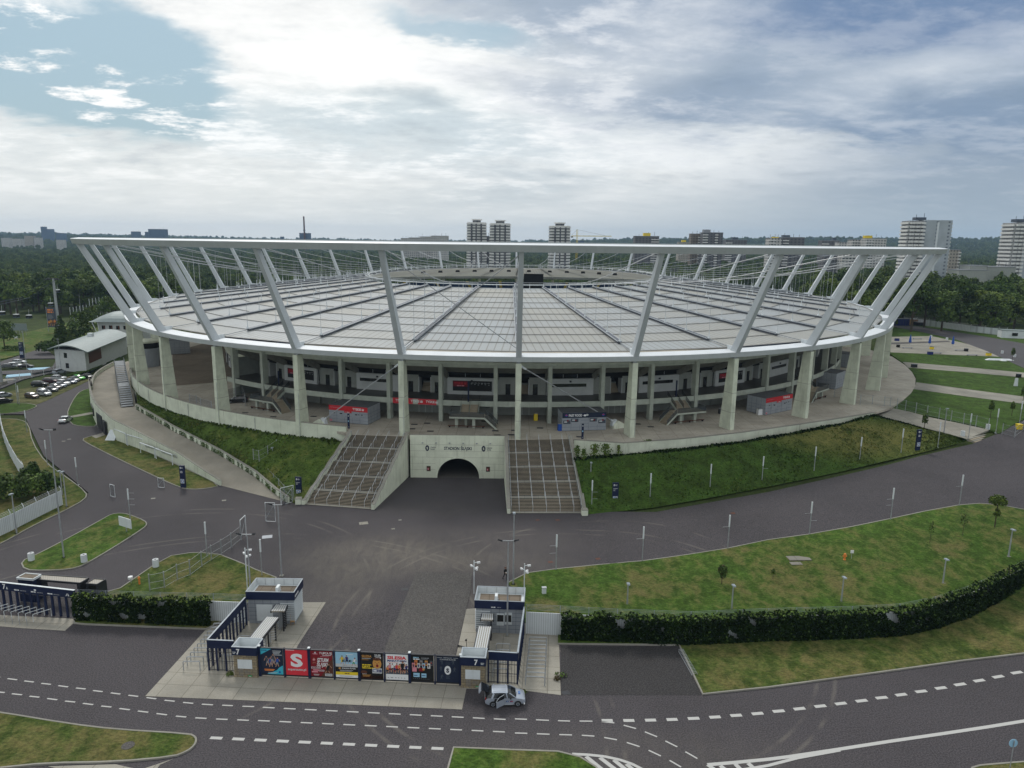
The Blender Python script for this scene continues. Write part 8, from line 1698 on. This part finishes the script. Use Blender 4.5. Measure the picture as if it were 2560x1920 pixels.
for zone, xs, ys, st_, keep in (('left', (-450, -150), (420, 610), 14., lambda x, y: x > -.72*y-25 and x < -.60*y+75), ('right', (118, 400), (322, 560), 14., lambda x, y: x < .735*y+22 and x > .46*y-22), ('back', (-330, 330), (470, 560), 14., lambda x, y: True)):
    y = ys[0]
    while y < ys[1]:
        x = xs[0]
        while x < xs[1]:
            X, Yp = x+rt_.uniform(-.42, .42)*st_, y+rt_.uniform(-.42, .42)*st_
            if keep(X, Yp) and frust(X, Yp, 20): cand.append((math.hypot(X, Yp), X, Yp, zone))
            x += st_
        y += st_
byz = {'left': 115, 'right': 110, 'back': 70}
for zone, cap in byz.items():
    for d, X, Yp, z_ in sorted(c for c in cand if c[3] == zone)[:cap]:
        zg_ = zg(X, Yp) if zone != 'right' else 7.6
        if zone == 'right' and G(2258, 806, 7.7).y > Yp+0 and False: continue
        plant(X, Yp, zg_-.2, rt_.uniform(1.2, 1.75) if zone != 'back' else rt_.uniform(.8, 1.3), zone)
nt0 = len(first)
# single trees and shrubs that stand out at left
def single(kind, seed, px, s, label, z=0., sq=1., n=1300, name='tree'):
    V, mats, mi, L = make_tree(kind, seed, n); P = GT(*px); t = thing(name, label, 'tree' if name == 'tree' else 'shrub', P); o = quads_obj('crown', V, mats, mi, t, True); B = MB(); B.tube([(0, 0, -.3), (0, 0, 8)], .3, 'bark', 7, r2=.12); B.build('trunk', t, local=True); t.scale = (s*sq, s*sq, s); return t
single('spruce', 61, (157, 868), 1.05, 'dark spruce in front of the cable car tower', sq=1.15); single('dark', 62, (214, 862), 1.15, 'tall dark tree left of the barrel roofed building'); single('dark', 63, (197, 872), .85, 'smaller dark tree between the spruce and the barrel roofed building'); single('dark', 64, (236, 838), 1.0, 'dark tree just behind the barrel roofed building'); single('round', 65, (12, 872), .95, 'dark round tree by the left image edge beyond the lots'); single('spruce', 66, (178, 880), .75, 'small spruce behind the left white building')
single('round', 67, (262, 812), 1.0, 'green tree standing behind the barrel roof', z=0); single('round', 68, (285, 800), 1.1, 'green tree behind the barrel roof near the strut'); single('poplar', 69, (2495, 745), 1.5, 'slim tall poplar among the right hand trees, left one'); single('poplar', 70, (2531, 740), 1.55, 'slim tall poplar in front of the right edge tower')
def shrub(px, L, n, sz, label, mats=('leaf_dark', 'leaf', 'leaf_dark'), seed=5, trunk=None, name='shrub', cat='shrub', z=None):
    rs = np.random.default_rng(seed); P = GT(*px) if z is None else G(px[0], px[1], z); Pn, N = crown_points(rs, L, n); V = leaf_quads(Pn, N, sz, .5, None, rs); t = thing(name, label, cat, P); quads_obj('foliage', V, list(mats), rs.choice(3, n, p=(.6, .25, .15)), t, True)
    if trunk: B = MB(); B.tube([(0, 0, -.2), (trunk[2] if len(trunk) > 2 else 0, 0, trunk[0])], trunk[1], 'bark', 6, r2=trunk[1]*.6); B.build('trunk', t, local=True)
    return t
shrub((118, 884), [(0, 0, 2.4, 4.2, 3., 2.6), (2.2, 0, 3.2, 2.2, 2, 2.0)], 900, .4, 'wide dark bush at the corner of the left white building'); shrub((34, 876), [(0, 0, .9, 4.5, 2, 1.1)], 400, .3, 'low dark bush on the far left grass')
shrub((25, 1250), [(0, 0, 2.2, 3.2, 2.6, 2.6), (-3.5, .5, 1.8, 3, 2.4, 2.2), (3.2, .6, 2.0, 2.6, 2.2, 2.4), (-6.5, 1, 1.8, 2.8, 2.2, 2.2)], 3600, .24, 'large dark shrub thicket behind the near left white fence', seed=7); shrub((78, 1232), [(0, 0, 2.4, 1.9, 1.7, 2.7), (.6, .3, 4.0, 1.0, .9, 1.8), (2.3, .2, 2.0, 1.8, 1.6, 2.2), (4.0, .2, 1.4, 1.5, 1.4, 1.6)], 2600, .22, 'tall feathery dark shrub at the end of the near left white fence', seed=8)
shrub((1804, 1462), [(0, 0, 2.05, .62, .6, .85), (.1, 0, 1.3, .42, .4, .6)], 420, .13, 'small dark tree in the middle of the big lawn', ('leaf_dark', 'leaf_brown', 'leaf_dark'), 9, (1.6, .06), 'tree', 'tree'); shrub((2486, 1320), [(0, 0, 4.3, 1.25, 1.2, .95), (.1, 0, 2.3, .4, .4, .9)], 800, .16, 'topiary ball tree at the far right of the big lawn', ('leaf_dark', 'leaf', 'leaf_dark'), 10, (4., .09), 'tree', 'tree')
for px, h, lab, sd in (((1932, 1450), 1.7, 'tiny sapling on the big lawn right of the small dark tree', 11), ((2324, 1360), 3.6, 'thin bare sapling on the right of the big lawn', 12), ((2406, 1340), 3.6, 'thin leafy sapling left of the topiary tree', 13)): shrub(px, [(0, 0, h*.62, h*.16, h*.16, h*.38)], 60 if sd == 12 else 110, .11, lab, seed=sd, trunk=(h, .035), name='sapling', cat='sapling')
for px, h, lab, sd in (((2309, 1082), 4.6, 'slim columnar tree behind the navy pylon', 14), ((2475, 1048), 4.4, 'slim columnar tree by the bin at the steps', 15), ((2530, 905), 5.0, 'slim columnar tree at the tip of the terrace', 16), ((2240, 822), 4.5, 'slim columnar tree beside the blue container', 17), ((2556, 1012), 5., 'slim tree cut by the right image edge', 18), ((2529, 1040), 3.5, 'thin sapling on the lawn near the steps', 19), ((2474, 835), 4.5, 'small round tree in front of the right white fence', 20)): shrub(px, [(0, 0, h*.62, h*.12, h*.12, h*.36)] if sd != 20 else [(0, 0, h*.75, 1.6, 1.4, .9)], 260, .17, lab, ('leaf_dark', 'leaf', 'leaf_dark'), sd, (h*.8, .07), 'young_tree', 'tree')
for px, r, lab, sd in ((((1442), 1142), .7, 'first creeper from the left on the wall above the right bank', 21), ((1458, 1146), .55, 'second creeper from the left on the wall above the right bank', 22), ((1486, 1140), .9, 'third creeper from the left on the wall above the right bank', 23), ((1514, 1140), 1.1, 'widest creeper on the wall above the right bank', 24), ((1545, 1136), .5, 'small creeper right of the widest one on the right wall', 25), ((1618, 1126), .7, 'dark creeper alone on the right wall', 26)): 
    P = G(px[0], px[1], 6.0); rs = np.random.default_rng(sd); n = int(240*r); Pn = np.stack([rs.normal(0, r*.5, n), rs.uniform(-.5, -.2, n)-.2, rs.uniform(0, 1, n)**.8*2.1*min(1.2, r+.4)], 1); Pn[:, 0] *= (.5+.6*np.sin(Pn[:, 2]*2+sd)**2); V = leaf_quads(Pn, np.tile((0, -1., .4), (n, 1)), .14, .5, None, rs); t = thing('creeper', lab, 'plant', P); quads_obj('foliage', V, ['leaf', 'leaf_light', 'leaf_brown'], rs.choice(3, n, p=(.6, .25, .15)), t, True)
for x, y, lab in ((1348, 1582, 'weed tuft at the foot of the white wall by the right hut'), (1381, 1583, 'dark weed at the start of the right ivy'), (1300, 1733, 'weeds along the kerb in front of the hoop barriers'), (1402, 1690, 'weeds along the edge of the right apron'), (1393, 1700, 'dry brown weed on the right apron'), (575, 1688, 'weeds beside the left stone pillar')): shrub((x, y), [(0, 0, .15, .8 if 'along' in lab else .4, .35, .3)], 90, .09, lab, ('leaf', 'leaf_brown', 'leaf') if 'brown' not in lab else ('leaf_brown', 'leaf_brown', 'leaf_brown'), int(x), None, 'weed', 'weed')
# ivy dripping over the ramp parapet, dark edge of ground cover along the wall feet, tall grass on the banks
rs = np.random.default_rng(77); Pn = []; Nn = []
for i in range(4200):
    f_ = rs.uniform(0, len(inner)-1.01); k = int(f_); p = inner[k].lerp(inner[k+1], f_-k); d = (inner[k+1]-inner[k]); nr = Vector((d.y, -d.x, 0)).normalized(); nr = -nr if nr.y > 0 else nr
    if mnoise.noise(Vector((f_*1.6, 0, 2))) < -.05: continue
    Pn.append((p.x+nr.x*.28, p.y+nr.y*.28, p.z+rs.uniform(0, .95))); Nn.append((nr.x, nr.y, .3))
tag(quads_obj('ivy', leaf_quads(np.array(Pn), np.array(Nn), .10, .5, None, rs), ['leaf_dark', 'leaf'], rs.choice(2, len(Pn))), 'ivy clinging to the inner parapet of the ramp', 'ivy')
def tufts(A, Bl, n, hmin, hmax, mats, name, label, seed, top=None, sagv=.35):
    rs = np.random.default_rng(seed); V = []; mi = []
    for _ in range(n):
        f_ = rs.uniform(0, len(A)-1.01); k = int(f_); a = A[k].lerp(A[k+1], f_-k); b = Bl[k].lerp(Bl[k+1], f_-k); g = rs.uniform(0, 1) if top is None else 1-abs(rs.normal(0, top))
        g = min(1., max(0., g)); p = a.lerp(b, g); p.z += sagv*math.sin(math.pi*g)+.5*math.sin(math.pi*g)*mnoise.noise(Vector((p.x*.25, p.y*.25, 0)))-.05
        w = mnoise.noise(Vector((p.x*.12, p.y*.12, seed))); h = rs.uniform(hmin, hmax)*(1+.8*w); an = rs.uniform(0, 3.14); dx, dy = math.cos(an)*h*.55, math.sin(an)*h*.55; lx, ly = rs.normal(0, .2*h), rs.normal(0, .2*h)
        V += [(p.x-dx, p.y-dy, p.z), (p.x+dx, p.y+dy, p.z), (p.x+dx*.7+lx, p.y+dy*.7+ly, p.z+h), (p.x-dx*.7+lx, p.y-dy*.7+ly, p.z+h*.8)]; mi.append(2 if w > .22 and rs.uniform() < .6 else int(rs.uniform() < .3))
    o = quads_obj(name, np.array(V), mats, mi); o['kind'] = 'stuff'; o['label'] = label; o['category'] = 'grass'
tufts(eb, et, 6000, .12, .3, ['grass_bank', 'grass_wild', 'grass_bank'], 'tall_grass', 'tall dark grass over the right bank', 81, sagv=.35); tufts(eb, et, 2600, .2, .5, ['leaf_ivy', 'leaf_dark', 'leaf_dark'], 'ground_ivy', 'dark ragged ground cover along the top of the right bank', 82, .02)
tufts(lb, lt, 4500, .12, .3, ['grass_wild', 'grass_green', 'grass_dry'], 'tall_grass', 'tall grass over the left bank', 83, sagv=.25); tufts(lb, lt, 1300, .2, .45, ['leaf_dark', 'leaf', 'leaf_dark'], 'ground_ivy', 'dark ground cover under the left retaining wall', 84, .05, sagv=.25)
# the woods beyond: one mass of crowns
def forest(crown, pts, sc_, label):
    me = bpy.data.meshes.new('wood'); me.vertices.add(len(pts)); me.vertices.foreach_set('co', np.asarray(pts, dtype=np.float32).ravel())
    at = me.attributes.new('size', 'FLOAT', 'POINT'); at.data.foreach_set('value', np.asarray(sc_, dtype=np.float32)); at2 = me.attributes.new('spin', 'FLOAT', 'POINT'); at2.data.foreach_set('value', rng.uniform(0, 6.28, len(pts)).astype(np.float32)); me.update()
    o = bpy.data.objects.new('wood', me); C.objects.link(o); o['kind'] = 'stuff'; o['label'] = label; o['category'] = 'wood'
    ng = bpy.data.node_groups.new('scatter_crowns', 'GeometryNodeTree'); ng.interface.new_socket('Geometry', in_out='INPUT', socket_type='NodeSocketGeometry'); ng.interface.new_socket('Geometry', in_out='OUTPUT', socket_type='NodeSocketGeometry')
    gi = ng.nodes.new('NodeGroupInput'); go = ng.nodes.new('NodeGroupOutput'); ip = ng.nodes.new('GeometryNodeInstanceOnPoints'); oi = ng.nodes.new('GeometryNodeObjectInfo'); oi.inputs['Object'].default_value = crown; oi.inputs['As Instance'].default_value = True; oi.transform_space = 'ORIGINAL'
    na = ng.nodes.new('GeometryNodeInputNamedAttribute'); na.data_type = 'FLOAT'; na.inputs['Name'].default_value = 'size'; nb = ng.nodes.new('GeometryNodeInputNamedAttribute'); nb.data_type = 'FLOAT'; nb.inputs['Name'].default_value = 'spin'; cb = ng.nodes.new('ShaderNodeCombineXYZ')
    L = ng.links.new; L(gi.outputs[0], ip.inputs['Points']); L(oi.outputs['Geometry'], ip.inputs['Instance']); L(na.outputs['Attribute'], ip.inputs['Scale']); L(nb.outputs['Attribute'], cb.inputs['Z']); L(cb.outputs[0], ip.inputs['Rotation']); L(ip.outputs[0], go.inputs[0]); o.modifiers.new('scatter', 'NODES').node_group = ng
pts = [[] for _ in range(5)]; scs = [[] for _ in range(5)]
used = [(c[1], c[2]) for c in cand]
def scatter(y0, y1, sp, smin, smax, keep=None):
    y = y0
    while y < y1:
        hw_ = y*.74+60; n = int(2*hw_/sp)
        for i in range(n):
            X = -hw_+2*hw_*(i+rng.uniform(0, 1))/n; Yp = y+rng.uniform(0, sp)
            if ((X-SC.x)/150)**2+((Yp-SC.y)/176)**2 < 1: continue
            if keep and not keep(X, Yp): continue
            k = rng.integers(0, 5); pts[k].append((X, Yp, zg(X, Yp)-.5)); scs[k].append(rng.uniform(smin, smax))
        y += sp
def keep1(x, y):
    if -.76*y-60 < x < -.56*y+70 and y < 560: return False
    if x > 100 and y < 560: return False
    if -420 < x < -100 and y < 420: return False
    if abs(x) < 340 and y < 560: return False
    return True
clear = lambda x, y: keep1(x, y) and mnoise.noise(Vector((x*.004, y*.004, 5))) > -.62
scatter(400, 1000, 11., .7, 1.25, clear); scatter(1000, 1700, 15., .9, 1.5, clear); scatter(1700, 3000, 22., .9, 1.5); scatter(3000, 4200, 40., 1.6, 2.6); scatter(4200, 6000, 70., 2.4, 3.6)
for k in range(5):
    if pts[k] and k < len(CROWNS): forest(CROWNS[k], pts[k], scs[k], 'far wood of many crowns reaching to the horizon')
